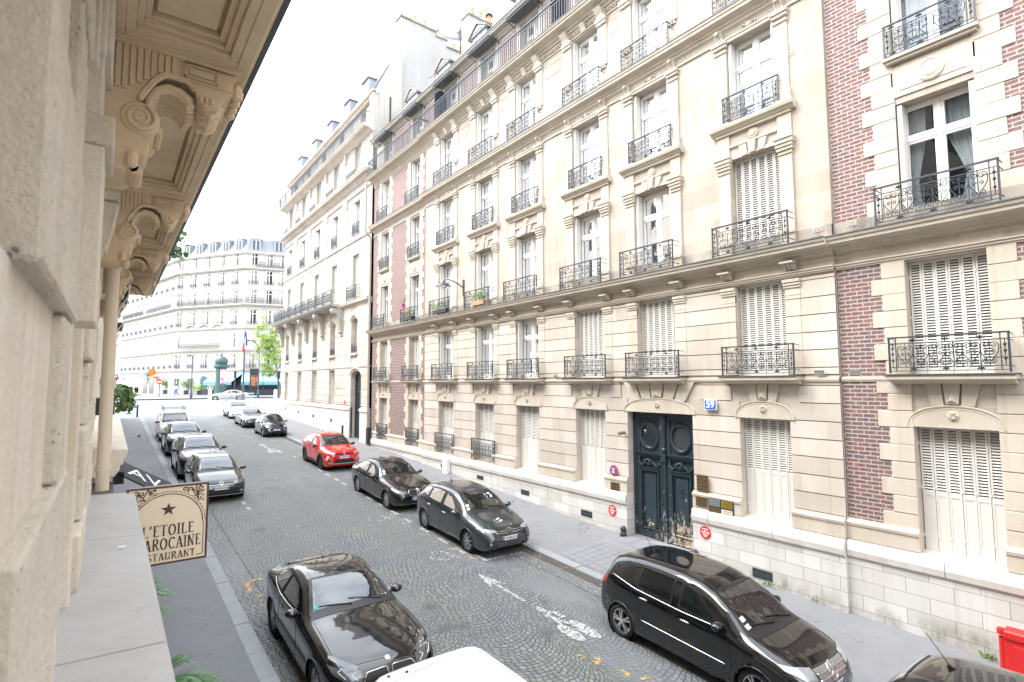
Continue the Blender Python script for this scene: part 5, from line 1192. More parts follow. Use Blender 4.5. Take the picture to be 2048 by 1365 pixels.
for y0, y1 in ((2.95, 4.55), (5.6, 6.3)):
    b.box(-.32, -.20, y0, y1, -1.35, 2.0); b.box(-.3, -.155, y0+.30, y0+.42, -1.35, 2.0); b.box(-.3, -.165, y0+.48, y0+.56, -1.35, 2.0); b.box(-.3, -.15, y1-.25, y1-.12, -1.35, 2.0)
b.build('pilaster', M['near_smooth'], HN, bevel=.012, seg=2)
b = MB(); b.box(-.3, -.038, 3.32, 3.85, 1.19, 1.345); b.build('impost_block', M['near'], HN, bevel=.012, seg=2)
b = MB(); b.box(-.3, -.075, 3.34, 3.8, .30, 1.19); b.box(-.3, -.095, 3.34, 3.85, 1.345, 1.66); b.box(-.3, -.062, 3.26, 3.80, 1.66, 1.985); b.box(-.3, -.085, 3.20, 3.26, 1.60, 1.985); b.box(-.3, -.11, 3.10, 3.20, 1.50, 1.985); b.build('moulded_jamb', M['near_smooth'], HN, bevel=.008, seg=2)
for k, (y0, y1) in enumerate(((-4, -1.2), (-1.19, 3.46), (3.468, 5.98), (5.986, 8.36))):
    b = MB(); b.prism([(-.4, -1.50), (.24, -1.50), (.265, -1.47), (.295, -1.42), (.297, -1.37), (.285, -1.352), (-.4, -1.335)], lambda a, c, h: (a, h, c), y0, y1-.006)
    b.build('ledge_slab', M['lead'], HN, bevel=.006, seg=2)
b = MB(); b.box(-.5, .06, -14, 58, -5.6, -1.5)
for k in range(14):
    y = -12+5*k; b.box(.06, .10, y, y+.35, -5.4, -1.5); b.box(.06, .09, y+.35, y+5, -5.4, -4.6); b.box(.06, .09, y+.35, y+5, -2.0, -1.5)
b.build('shopfront_wall', M['shopwood'], HN)
for k in range(14): y = -12+5*k; b = MB(); b.box(.062, .066, y+.35, y+5, -4.6, -2.0); b.build('shop_window', M['farglass'], HN)
b = MB(); b.prism([(-.3, -1.40), (.10, -1.40), (.14, -1.34), (.16, -1.30), (.16, -1.24), (.20, -1.22), (.20, -1.14), (.235, -1.12), (.25, -1.05), (.25, -1.0), (-.3, -.98)], lambda a, c, h: (a, h, c), 10.2, 21)
b.prism([(-.3, -1.55), (.06, -1.55), (.09, -1.40), (-.3, -1.40)], lambda a, c, h: (a, h, c), 10.4, 20.8); b.build('shop_cornice', M['near_smooth'], HN, bevel=.006)
# balcony: slab with coffers
b = MB(); YB0, YB1 = -6, 14.9
b.box(-.3, .665, YB0, YB1, 2.12, 2.36); b.prism([(.56, 2.0), (.63, 2.0), (.645, 2.03), (.665, 2.05), (.665, 2.12), (.56, 2.12)], lambda a, c, h: (a, h, c), YB0, YB1); b.box(-.3, -.02, YB0, YB1, 2.0, 2.12)
CY = [-2.2, .85, 3.75, 6.72, 9.45, 12.2]
for y in CY: b.box(-.02, .56, y-.10, y+.52, 2.0, 2.12)
b.box(-.02, .56, 14.2, YB1, 2.0, 2.12)
prof_f = ((.0, 2.005), (.02, 2.03), (.05, 2.055))
for y0, y1 in [(CY[i]+.52, CY[i+1]-.10) for i in range(len(CY)-1)]+[(CY[-1]+.52, 14.2)]:
    for k, (ins, zt) in enumerate(((.0, 2.035), (.05, 2.06), (.085, 2.09))):
        x0, x1, a, c = -.02+ins, .56-ins, y0+ins, y1-ins; t = .05 if k == 0 else .035
        z0 = zt-.03
        b.box(x0, x0+t, a, c, z0, 2.12); b.box(x1-t, x1, a, c, z0, 2.12); b.box(x0+t, x1-t, a, a+t, z0, 2.12); b.box(x0+t, x1-t, c-t, c, z0, 2.12)
    b.box(.12, .42, y0+.14, y1-.14, 2.085, 2.12)
b.build('balcony_slab', M['soffit'], HN, bevel=.006, seg=2)
b = MB(); b.box(.665, .695, YB0, YB1, 2.045, 2.40); b.box(.60, .70, YB0, YB1, 2.362, 2.40); b.build('lead_flashing', M['zincd'], HN)
def bracket_mesh():
    b = MB(); T = .44
    pr = [(-.3, 2.0), (.575, 2.0), (.58, 1.96), (.555, 1.93), (.55, 1.84), (.50, 1.80), (.47, 1.73), (.40, 1.715), (.355, 1.76), (.345, 1.80), (.31, 1.835), (.25, 1.848), (.18, 1.835), (.12, 1.79), (.075, 1.715), (.055, 1.64), (.10, 1.50), (.085, 1.40), (.06, 1.33), (.045, 1.26), (.0, 1.225), (-.3, 1.22)]
    b.prism(pr, lambda a, c, h: (a, h, c), 0, T)
    b.box(-.3, .60, -.03, T+.03, 1.965, 2.0); b.box(-.3, .565, -.045, T+.045, 1.985, 2.0)
    # volute drum, its spiral, and the smaller pendant below
    b.lathe([(0, -.022), (.055, -.022), (.062, -.016), (.088, -.012), (.098, 0), (.098, .05), (.088, .07), (.088, T-.07), (.098, T-.05), (.098, T), (0, T+.02)], (.072, 0, 1.545), 'y', 26)
    b.tube([(.072+r*math.cos(a), -.024, 1.545+r*math.sin(a)) for r, a in [(lerp(.082, .012, i/34), 1.2-i*.36) for i in range(35)]], [lerp(.014, .008, i/34) for i in range(35)], 6)
    for k in range(5):
        y = .09+.065*k; b.lathe([(.0, -.028), (.022, -.02), (.028, 0), (.022, .02), (0, .028)], (.168, y, 1.53), 'y', 7)
    b.lathe([(0, .03), (.055, .03), (.065, .06), (.065, T-.06), (.055, T-.03), (0, T-.03)], (.06, 0, 1.405), 'y', 16)
    for k in range(4): b.lathe([(0, .05), (.032, .05), (.036, .1), (.036, T-.1), (0, T-.05)], (.012+.018*k, 0, 1.29-.012*k), 'y', 8)
    b.lathe([(0, -.07), (.028, -.05), (.03, .02), (.0, .05)], (.045, -.015, 1.30), 'z', 8)
    # reeded field, arch band and framed tablet on the cheeks
    for y0, s in ((0, -1), (T, 1)):
        ya, yb = (y0-.013, y0) if s < 0 else (y0, y0+.013)
        for k in range(9):
            x = -.055+.034*k; lo = 1.70 if k < 2 else (1.70+.028*(k-1) if k < 6 else 1.872-.004*k)
            b.box(x, x+.026, ya, yb, lo, 1.968)
        arch = [(.062+.0*t, 1.66) for t in (0,)]+[(.065+.012*i, 1.66+.19*math.sin(min(1, i/12)*PI/2)) for i in range(0, 14)]+[(.30, 1.845), (.345, 1.80)]
        b.tube([(x, y0+s*.006, z) for x, z in arch], .018, 6)
        for x0, x1, z0, z1 in ((.275, .555, 1.965, 1.972), (.275, .281, 1.86, 1.97), (.285, .295, 1.87, 1.955), (.455, .465, 1.87, 1.955), (.285, .465, 1.945, 1.955), (.285, .465, 1.87, 1.88), (.27, .55, 1.845, 1.852)): b.box(x0, x1, ya, yb, z0, z1)
        b.box(.31, .44, ya, yb, 1.892, 1.933)
    # acanthus leaf curling under the arch
    for k in range(7):
        y = .05+.057*k; mid_ = 1-abs(k-3)/3.5
        path = [(.105, y, 1.64), (.115, y, 1.70), (.15, y, 1.76), (.205, y, 1.79-.01*mid_), (.265, y, 1.785-.02*mid_), (.31+.01*mid_, y, 1.75-.02*mid_), (.32+.015*mid_, y, 1.715-.02*mid_), (.30+.01*mid_, y, 1.70)]
        b.tube(path, [.014, .022, .028, .034, .034, .034, .028, .012], 7)
    for k in range(3): b.tube([(.42+.02*0, .10+.12*k, 1.725), (.44, .10+.12*k, 1.70), (.47, .10+.12*k, 1.72), (.50, .10+.12*k, 1.78)], [.03, .035, .03, .02], 7)
    for k in range(3): b.tube([(.375+.03*k, -.012, 1.735), (.375+.03*k, -.004, 1.775)], .010, 6)
    for k in range(4): b.lathe([(0, -.06), (.035, -.03), (.04, .02), (.02, .06), (0, .07)], (.585, .07+.10*k, 1.88), 'z', 7)
    return b.build('bracket', M['soffit'], HN, bevel=.004, seg=2)
br = bracket_mesh(); br.location = (0, CY[1], 0)
for y in CY[2:]:
    o = br.copy(); COL.objects.link(o); o.location = (0, y, 0)
# small carved corbels of the window head between the brackets
for y in (5.9, 8.7):
    b = MB()
    b.prism([(-.3, 1.62), (-.02, 1.60), (-.03, 1.52), (-.05, 1.40), (-.08, 1.22), (-.12, 1.15), (-.3, 1.15)], lambda a, c, h: (a, h, c), y, y+.26); b.box(-.3, .0, y-.04, y+.3, 1.62, 1.70)
    for k in range(3): b.tube([(-.03, y+.05+.08*k, 1.6), (-.05, y+.05+.08*k, 1.42), (-.10, y+.05+.08*k, 1.18)], .022, 6)
    for k in range(9): b.lathe([(0, -.03), (.03, 0), (0, .03)], (-.10+.01*random.random(), y+.03+.025*k, 1.85+.06*math.sin(k*1.7)), 'z', 6)
    b.build('carved_corbel', M['near_smooth'], HN, smooth=False)
# the street goes on behind the camera: plain fronts that shade it
b = MB(); b.box(FX, FX+9, -46, -1.62, -6.2, 15.6)
for k in range(13):
    for v in (-3.2, .2, 3.4, 6.7, 9.9): b.box(FX-.03, FX, -44+3.3*k, -42.6+3.3*k, v, v+2.3, 1)
tag(b.build('neighbour_house', [M['lime'], M['farglass']]), 'plain cream house front continuing the right side of the street behind the viewpoint', 'building')
# drainpipe
b = MB(); b.tube([(-.035, 8.62, -1.34), (-.035, 8.62, 1.62)], .073, 14)
for v in (-1.1, -.02, 1.45): b.tube([(-.035, 8.62, v), (-.035, 8.62, v+.075)], .083, 14); b.box(.03, .055, 8.60, 8.64, v+.02, v+.05)
tag(b.build('drainpipe', M['cream'], smooth=True, ang=40), 'cream drainpipe down the near wall on the left, standing on the ledge', 'drainpipe')
# ---- restaurant sign, hung square to the wall
M['signcream'] = plain('cream_sign_panel', (.80, .66, .48), .4, var=.02); M['signbrown'] = plain('brown_sign_paint', (.075, .032, .027), .45, var=.08)
sgn = empty('restaurant_sign', (0, 8.3, 0), 0, 'cream and brown hanging restaurant sign with a star and lacy corners beside the ledge', 'sign')
SX0, SX1, SZ0, SZ1 = .235, 1.085, -2.265, -1.335; sc_ = (SX0+SX1)/2
b = MB(); b.box(SX0, SX1, .0, .09, SZ0, SZ1); b.build('panel', M['signcream'], sgn)
b = MB()
for x0, x1, z0, z1 in ((SX0-.022, SX1+.022, SZ1, SZ1+.024), (SX0-.022, SX1+.022, SZ0-.024, SZ0), (SX0-.022, SX0, SZ0, SZ1), (SX1, SX1+.022, SZ0, SZ1)): b.box(x0, x1, -.012, .10, z0, z1)
b.build('frame', M['signbrown'], sgn, bevel=.004)
b = MB(); b.box(.05, .24, .03, .06, -1.75, -1.71); b.box(.05, .24, .03, .06, -2.1, -2.06); b.build('bracket', M['iron2'], sgn)
art = MB(); y = -.003
P2 = lambda a, c, h: (a, y-h, c)
st = [(sc_+.085*(1 if i % 2 == 0 else .40)*math.sin(PI*i/5), -1.612+.085*(1 if i % 2 == 0 else .40)*math.cos(PI*i/5)) for i in range(10)]
art.prism(st, P2, 0, .002)
acx, acz, ar = sc_, -1.80, .385
arcp = [(acx+ar*math.cos(t), acz+ar*.995*math.sin(t)) for t in [PI*i/36 for i in range(37)]]
L2 = lambda pts, r: art.tube([(p[0], y, p[1]) for p in pts], r, 4, caps=False)
L2(arcp, .0055); L2([(SX1-.04, acz), (SX1-.028, acz-.01), (SX1-.028, SZ0+.05), (SX1-.04, SZ0+.035), (SX1-.10, SZ0+.035)], .004); L2([(SX0+.04, acz), (SX0+.028, acz-.01), (SX0+.028, SZ0+.05), (SX0+.04, SZ0+.035), (SX0+.10, SZ0+.035)], .004)
for i in range(26):
    t = PI*(i+.5)/26; c = (acx+(ar+.018)*math.cos(t), acz+(ar+.018)*math.sin(t))
    if c[1] < SZ1-.02: L2([(c[0]+.017*math.cos(t+q), c[1]+.017*math.sin(t+q)) for q in [-PI/2+PI*k/5 for k in range(6)]], .0035)
rnd = random.Random(4)
def lace(sgnx):
    spots = [(0, .26, .26), (-.05, .33, .2), (.03, .335, .16), (.0, .17, .30)]
    g = []
    for i in range(7):
        for k in range(7):
            x = .35-.058*i; z = .405-.062*k
            if x*x+(z)**2 > (ar+.055)**2 and abs(x) < .40: g.append((x, z))
    for n, (x, z) in enumerate(g):
        cx, cz = sc_+sgnx*x, acz+z+.015
        r = .030
        L2([(cx+lerp(r, .006, i/12)*math.cos(sgnx*(n*1.1+i*.55)), cz+lerp(r, .006, i/12)*math.sin(n*1.1+i*.55)) for i in range(13)], [.0085-.0004*i for i in range(13)])
        q = .011; L2([(cx+.034-q, cz-.03), (cx+.034, cz-.03+q), (cx+.034+q, cz-.03), (cx+.034, cz-.03-q), (cx+.034-q, cz-.03)], .0035)
        a = rnd.random()*6; L2([(cx+.03*math.cos(a), cz+.03*math.sin(a)), (cx+.045*math.cos(a+.4), cz+.045*math.sin(a+.4))], .009)
lace(1); lace(-1)
art.build('star_and_lacework', M['signbrown'], sgn)
# serif capitals from strokes
def _arc(cx, cy, rx, ry, a0, a1, n=12): return [(cx+rx*math.cos(R(a0+(a1-a0)*i/n)), cy+ry*math.sin(R(a0+(a1-a0)*i/n))) for i in range(n+1)]
GL = {'L': (.55, [('s', .14, 0, 1), ('h', .05, .52, 0), ('v', .50, 0, .16), ('f', .14, 1)]),
      'E': (.55, [('s', .14, 0, 1), ('h', .05, .50, 0), ('h', .05, .48, 1), ('h', .14, .40, .52), ('v', .48, 0, .14), ('v', .46, .86, 1)]),
      'T': (.62, [('s', .31, 0, 1), ('h', .02, .60, 1), ('v', .03, .86, 1), ('v', .59, .86, 1), ('f', .31, 0)]),
      'I': (.28, [('s', .14, 0, 1), ('f', .14, 0), ('f', .14, 1)]),
      'O': (.74, [('c', _arc(.37, .5, .29, .48, 0, 360, 22), 1)]),
      'A': (.68, [('l', (.33, 1), (.08, 0), .6), ('l', (.35, 1), (.60, 0), 1.1), ('h', .18, .50, .30), ('f', .08, 0), ('f', .60, 0)]),
      'R': (.66, [('s', .14, 0, 1), ('c', [(.14, 1), (.32, 1)]+_arc(.32, .76, .20, .24, 90, -90, 10)+[(.14, .52)], 0), ('l', (.30, .52), (.62, 0), 1.0), ('f', .14, 0)]),
      'C': (.66, [('c', _arc(.38, .5, .30, .48, 50, 310, 18), 1), ('v', .57, .78, .98)]),
      'N': (.70, [('s', .12, 0, 1), ('l', (.12, 1), (.57, 0), 1.0), ('s2', .57, 0, 1), ('f', .12, 0), ('f', .57, 1)]),
      'M': (.86, [('s2', .12, 0, 1), ('l', (.12, 1), (.42, .05), 1.0), ('l', (.42, .05), (.72, 1), .6), ('s', .72, 0, 1), ('f', .12, 0), ('f', .72, 0)]),
      'S': (.52, [('c', _arc(.27, .75, .19, .22, 40, 250, 12)+_arc(.25, .26, .21, .24, 70, -140, 12), 1)]),
      'U': (.68, [('s', .13, .30, 1), ('c', [(.13, .35)]+_arc(.34, .30, .21, .28, 180, 360, 12)+[(.55, .35)], 0), ('s2', .55, .3, 1), ('f', .13, 1), ('f', .55, 1)]),
      "'": (.22, [('l', (.10, 1.02), (.06, .74), 1.0)])}
def serif_text(txt, xc, zb, h, width, m, parent, name, y=-.003, th=.15):
    b = MB(); tot = sum(GL[c][0] for c in txt)+.10*(len(txt)-1); sx = width/tot; x = xc-width/2
    Q = lambda a, c: (x+a*sx, zb+c*h)
    def quadp(pts): b.prism(pts, lambda a, c, hh: (a, y-hh, c), 0, .0025)
    tw = th*sx*1.0
    for ch in txt:
        w, parts = GL[ch]
        for p in parts:
            if p[0] in ('s', 's2'):
                k = tw*(1 if p[0] == 's' else .45); a, z0 = Q(p[1], p[2]); _, z1 = Q(0, p[3]); quadp([(a-k/2, z0), (a+k/2, z0), (a+k/2, z1), (a-k/2, z1)])
            elif p[0] == 'h':
                a, z = Q(p[1], p[3]); c, _ = Q(p[2], 0); t = .055*h; z = min(max(z, zb+t/2), zb+h-t/2); quadp([(a, z-t/2), (c, z-t/2), (c, z+t/2), (a, z+t/2)])
            elif p[0] == 'v':
                a, z0 = Q(p[1], p[2]); _, z1 = Q(0, p[3]); k = tw*.5; quadp([(a-k*.3, z0), (a+k*.5, z0), (a+k*.5, z1), (a-k*.3, z1)])
            elif p[0] == 'f':
                a, z = Q(p[1], p[2]); k = tw*1.05; t = .05*h; z = zb if p[2] == 0 else zb+h-t; quadp([(a-k, z), (a+k, z), (a+k, z+t), (a-k, z+t)])
            elif p[0] == 'l':
                (a, z0), (c, z1) = Q(*p[1]), Q(*p[2]); k = tw*p[3]*.5; quadp([(a-k, z0), (a+k, z0), (c+k, z1), (c-k, z1)])
            elif p[0] == 'c':
                pts = [Q(*q) for q in p[1]]; n = len(pts); closed = p[2] and ch == 'O'
                for i in range(n-1):
                    (a, z0), (c, z1) = pts[i], pts[i+1]; dx, dz = c-a, z1-z0; L = math.hypot(dx, dz) or 1
                    k = lerp(.05*h, tw, abs(dz)/L)*.5; nx, nz = -dz/L*k, dx/L*k
                    quadp([(a-nx-dx*.15, z0-nz-dz*.15), (c-nx+dx*.15, z1-nz+dz*.15), (c+nx+dx*.15, z1+nz+dz*.15), (a+nx-dx*.15, z0+nz-dz*.15)])
        x += (w+.10)*sx
    return b.build(name, m, parent)
serif_text("L'ETOILE", sc_+.01, -1.935, .135, .56, M['signbrown'], sgn, 'lettering'); serif_text('MAROCAINE', sc_+.01, -2.105, .14, .72, M['signbrown'], sgn, 'lettering'); serif_text('RESTAURANT', sc_-.01, -2.235, .088, .64, M['signbrown'], sgn, 'lettering')
# ---- awnings of the near building
aw = empty('shop_awning', (0, 0, 0), 0, 'sloping black shop awning with white letters below the stone ledge', 'awning')
b = MB(); A0, A1, A2, A3 = (.16, 13.1, -1.72), (.24, 15.1, -1.72), (1.22, 15.1, -2.32), (1.22, 13.1, -2.14)
A3 = (1.2, 13.1, -2.42)
b.add([A0, A1, A2, A3]+[(p[0], p[1], p[2]-.03) for p in (A0, A1, A2, A3)], [(0, 1, 2, 3), (7, 6, 5, 4), (3, 2, 6, 7), (0, 3, 7, 4), (1, 5, 6, 2)]); b.box(.08, .28, 13.1, 15.1, -1.95, -1.72)
b.box(1.18, 1.21, 13.1, 15.1, -2.62, -2.36); b.build('canopy', M['black'], aw)
o = letters(aw, 'AVA', 1.15, (0, 0, 0), M['sign_white'], 1.0, rot=(0, 0, 0), name='lettering')
sx_ = (Vector(A2)-Vector(A1)).normalized(); nz = sx_.cross(Vector((0, 1, 0)))
for v in o.data.vertices:
    q = v.co.copy(); k = (q.x/2.4+.62); yy = 13.55+(q.y+.4)*1.25
    e0, e1 = Vector(A0).lerp(Vector(A1), (yy-13.1)/2), Vector(A3).lerp(Vector(A2), (yy-13.1)/2); v.co = e0.lerp(e1, k)+nz*(.012+q.z)
for (ya, yb, zt, lb) in ((11.0, 12.1, 1.68, 'black window awning with silver folding arms under the balcony, nearer one'), (20.2, 21.2, 1.86, 'black window awning with silver folding arms beyond the balcony end')):
    a = empty('window_awning', (0, 0, 0), 0, lb, 'awning', 'black window awnings on the near building'); k = 1 if ya < 15 else 1.22
    b = MB(); b.prism([(-.2, zt+.03), (.19*k, zt-.04), (.17*k, zt-.24), (-.2, zt-.06)], lambda p, q, h: (p, h, q), ya, yb); b.build('canopy', M['black'], a)
    b = MB()
    for yy in (ya-.02, yb): b.tube([(.19*k, yy, zt-.03), (.0, yy, zt-.43)], .017, 6); b.tube([(.17*k, yy, zt-.24), (-.02, yy, zt-.62)], .014, 6); b.tube([(.19*k, yy, zt-.03), (.17*k, yy, zt-.24)], .012, 6)
    b.tube([(.19*k, ya, zt-.03), (.19*k, yb, zt-.03)], .015, 6); b.build('folding_arm', M['alu'], a)
# ---- plants
M['leaf'] = plain('green_leaf', (.10, .20, .065), .5, var=.35, scale=9); M['leaf2'] = plain('light_green_leaf', (.16, .27, .055), .55, var=.3, scale=5)
M['leaf3'] = plain('tree_leaf', (.26, .38, .075), .55, var=.35, scale=1.5); M['palmleaf'] = plain('palm_leaf', (.075, .19, .065), .5, var=.3, scale=9)
M['petal'] = plain('magenta_petal', (.50, .012, .22), .6, var=.2); M['redpetal'] = plain('red_petal', (.62, .02, .06), .6, var=.2); M['bark'] = plain('bark', (.20, .17, .13), .9, var=.3, bump=.01); M['soil'] = plain('soil', (.05, .04, .03), .95)
def leaf_cloud(b, pts, size, rnd, lobes=0, mi=0, droop=.3):
    for p in pts:
        s = size*rnd.uniform(.6, 1.25); d = Vector((rnd.gauss(0, 1), rnd.gauss(0, 1), rnd.gauss(0, .6)-droop)).normalized(); w = d.orthogonal().normalized(); w = Matrix.Rotation(rnd.random()*6.28, 3, d) @ w; n = d.cross(w)
        c = Vector(p)
        if lobes: ring = [c, c+d*s*.25+w*s*.55, c+d*s*.55+w*s*.38+n*s*.06, c+d*s*.75+w*s*.50, c+d*s*1.15+n*s*.1, c+d*s*.75-w*s*.50, c+d*s*.55-w*s*.38+n*s*.06, c+d*s*.25-w*s*.55]
        else: ring = [c, c+d*s*.45+w*s*.32, c+d*s, c+d*s*.45-w*s*.32]
        b.poly(ring, mi)
rnd = random.Random(11)
ge = empty('geranium', (0, 10.2, 0), 0, 'potted plant with broad green leaves and a magenta flower behind the near drainpipe', 'plant')
b = MB(); b.box(-.18, .06, -.3, .5, -.46, -.22); b.build('planter', M['iron2'], ge)
b = MB(); leaf_cloud(b, [(lerp(-.02, .30, rnd.random()**.8), rnd.uniform(-.5, .6), rnd.uniform(-.40, -.03)) for _ in range(130)], .085, rnd, 1)
for _ in range(14): p = (rnd.uniform(0, .2), rnd.uniform(-.3, .4), rnd.uniform(-.2, 0)); b.tube([(0, p[1]*.5, -.25), p], .005, 4)
b.build('foliage', M['leaf'], ge)
b = MB(); leaf_cloud(b, [(.055+rnd.gauss(0, .025), -.2+rnd.gauss(0, .035), .075+rnd.gauss(0, .028)) for _ in range(60)], .038, rnd, 0); b.build('flower_head', M['petal'], ge)
bp = empty('balcony_plant', (.72, 11.4, 2.45), 0, 'leafy green sprig overhanging the edge of the near balcony', 'plant')
b = MB(); leaf_cloud(b, [(rnd.gauss(.05, .10), rnd.gauss(0, .35), rnd.gauss(0, .10)) for _ in range(150)], .085, rnd, 1); b.build('foliage', M['leaf'], bp)
b = MB()
for k in range(9): b.tube([(-.1, -.3+.08*k, -.05), (.05, -.35+.09*k, .03), (.18, -.4+.1*k, -.08)], .006, 4)
b.build('stem', M['bark'], bp)
def palm(x, y, h, n, label, seed, L=.75):
    rnd = random.Random(seed); z0 = zs(x, y); t = empty('potted_palm', (x, y, z0), 0, label, 'plant', 'potted palms at the restaurant door')
    b = MB(); b.lathe([(.0, 0), (.20, 0), (.25, .45), (.27, .5), (.22, .5), (.0, .46)], (0, 0, 0), 'z', 16); b.build('pot', M['iron2'], t)
    b = MB(); b.tube([(0, 0, .4), (.02, .02, h*.6), (0, 0, h)], [.05, .045, .03], 8); b.build('trunk', M['bark'], t)
    b = MB()
    for k in range(n):
        a = 2*PI*k/n+rnd.uniform(-.2, .2); el = rnd.uniform(.2, 1.2); path = []
        for i in range(9):
            s = i/8*L; path.append(Vector((math.cos(a)*s*math.cos(el)*1.0, math.sin(a)*s*math.cos(el), h+s*math.sin(el)-.75*s*s)))
        b.tube(path, [.008]*8+[.003], 4)
        for i in range(2, 9):
            for sd in (-1, 1):
                for q in (0, .5):
                    if i+q > 8: continue
                    p = path[i] if q == 0 else (path[i]+path[min(8, i+1)])/2; tdir = (path[min(8, i+1)]-path[i-1]).normalized(); w = tdir.cross(Vector((0, 0, 1))).normalized()*sd
                    d = (w*.8+tdir*.75+Vector((0, 0, -.15+.25*rnd.random()))).normalized(); ll = .24*(1-abs(i-5)/7)
                    b.poly([p, p+d*ll*.4+tdir*.014, p+d*ll, p+d*ll*.4-tdir*.014])
    b.build('fronds', M['palmleaf'], t)
palm(.45, 7.0, 1.62, 22, 'potted palm with feathery fronds under the ledge, nearest the camera', 3, .88)
palm(.36, 10.2, 1.5, 20, 'potted palm half hidden below the hanging restaurant sign', 5, .62)
# ================================================================== cars
def car_paint(name, col, rough=.16, metal=0.0, flake=0.0, coat=1.0):
    n = NT(name); p = n.obj()
    dust = n.ramp(n.noise(p, 3.5, 6, .7), (.5, 0.0), (.85, .025))
    n.col(n.mix(dust, col, (.20, .20, .205))); n.set(Metallic=metal)
    n.plug(n.b.inputs['Roughness'], n.m('ADD', rough, n.m('MULTIPLY', dust, 2.0)))
    n.b.inputs['Coat Weight'].default_value = coat; n.b.inputs['Coat Roughness'].default_value = .015; n.b.inputs['Coat IOR'].default_value = 1.72; n.b.inputs['Specular IOR Level'].default_value = .1
    return n.mat
M['paint_black'] = car_paint('black_car_paint', (.004, .0045, .0055)); M['paint_navy'] = car_paint('blue_black_car_paint', (.010, .012, .022))
M['paint_grey'] = car_paint('grey_car_paint', (.045, .055, .062), .28, .55); M['paint_dgrey'] = car_paint('dark_grey_car_paint', (.016, .019, .023), .25, .4)
M['paint_red'] = car_paint('red_car_paint', (.60, .012, .010), .22); M['paint_white'] = car_paint('white_car_paint', (.80, .80, .79), .25, coat=.6); M['paint_slate'] = car_paint('slate_car_paint', (.05, .06, .075), .25, .5)
M['tyre'] = plain('tyre_rubber', (.018, .018, .019), .85, var=.2); M['trim'] = plain('black_trim', (.012, .012, .013), .4, var=.2); M['cladding'] = plain('grey_plastic_cladding', (.035, .036, .038), .7)
M['chrome'] = plain('chrome', (.75, .76, .78), .12, 1.0, var=.03); M['rim'] = plain('alloy_rim', (.52, .53, .55), .28, .85, var=.06); M['rimd'] = plain('dark_alloy_rim', (.04, .04, .043), .35, .6)
M['seat'] = plain('car_seat_fabric', (.035, .035, .04), .9); M['cabin'] = plain('dark_cabin', (.012, .012, .013), .9); M['dash'] = plain('dashboard', (.030, .030, .032), .75)
M['lamp'] = plain('headlight_glass', (.40, .43, .46), .08, .35, var=.25, scale=22, coat=1.0); M['lampd'] = plain('smoked_headlight', (.10, .11, .12), .08, .2, var=.5, scale=22, coat=1.0)
M['tail'] = plain('red_tail_lamp', (.45, .015, .015), .1, var=.2, coat=1.0); M['plate_eu'] = plain('plate_blue', (.02, .12, .55), .4, var=.05); M['silverp'] = plain('silver_skid_plate', (.35, .36, .37), .4, .6)
M['drl'] = plain('clear_lamp', (.85, .88, .9), .1, .2, var=.05)

def smooth_curve(pts, n):
    """Catmull-Rom through (t, v) control points -> function v(t), kept monotone between neighbours"""
    xs = [p[0] for p in pts]; ys = [p[1] for p in pts]; k = len(xs)
    d = [(ys[i+1]-ys[i])/(xs[i+1]-xs[i]) for i in range(k-1)]
    m = [d[0]]+[0 if d[i-1]*d[i] <= 0 else 2*d[i-1]*d[i]/(d[i-1]+d[i]) for i in range(1, k-1)]+[d[-1]]
    def f(x):
        if x <= xs[0]: return ys[0]
        if x >= xs[-1]: return ys[-1]
        i = 0
        while x > xs[i+1]: i += 1
        h = xs[i+1]-xs[i]; t = (x-xs[i])/h
        return ((1+2*t)*(1-t)**2)*ys[i]+t*(1-t)**2*h*m[i]+t*t*(3-2*t)*ys[i+1]+t*t*(t-1)*h*m[i+1]
    return f
def resample(pl, n):
    P = [Vector(p) for p in pl]; L = [0]
    for i in range(len(P)-1): L.append(L[-1]+(P[i+1]-P[i]).length)
    out = []
    for i in range(n):
        s = L[-1]*i/(n-1); j = 0
        while j < len(P)-2 and L[j+1] < s: j += 1
        t = (s-L[j])/max(1e-9, L[j+1]-L[j]); out.append(P[j].lerp(P[j+1], t))
    return out
def inside(pt, poly):
    x, y = pt; c = False; j = len(poly)-1
    for i in range(len(poly)):
        xi, yi = poly[i]; xj, yj = poly[j]
        if (yi > y) != (yj > y) and x < (xj-xi)*(y-yi)/(yj-yi)+xi: c = not c
        j = i
    return c
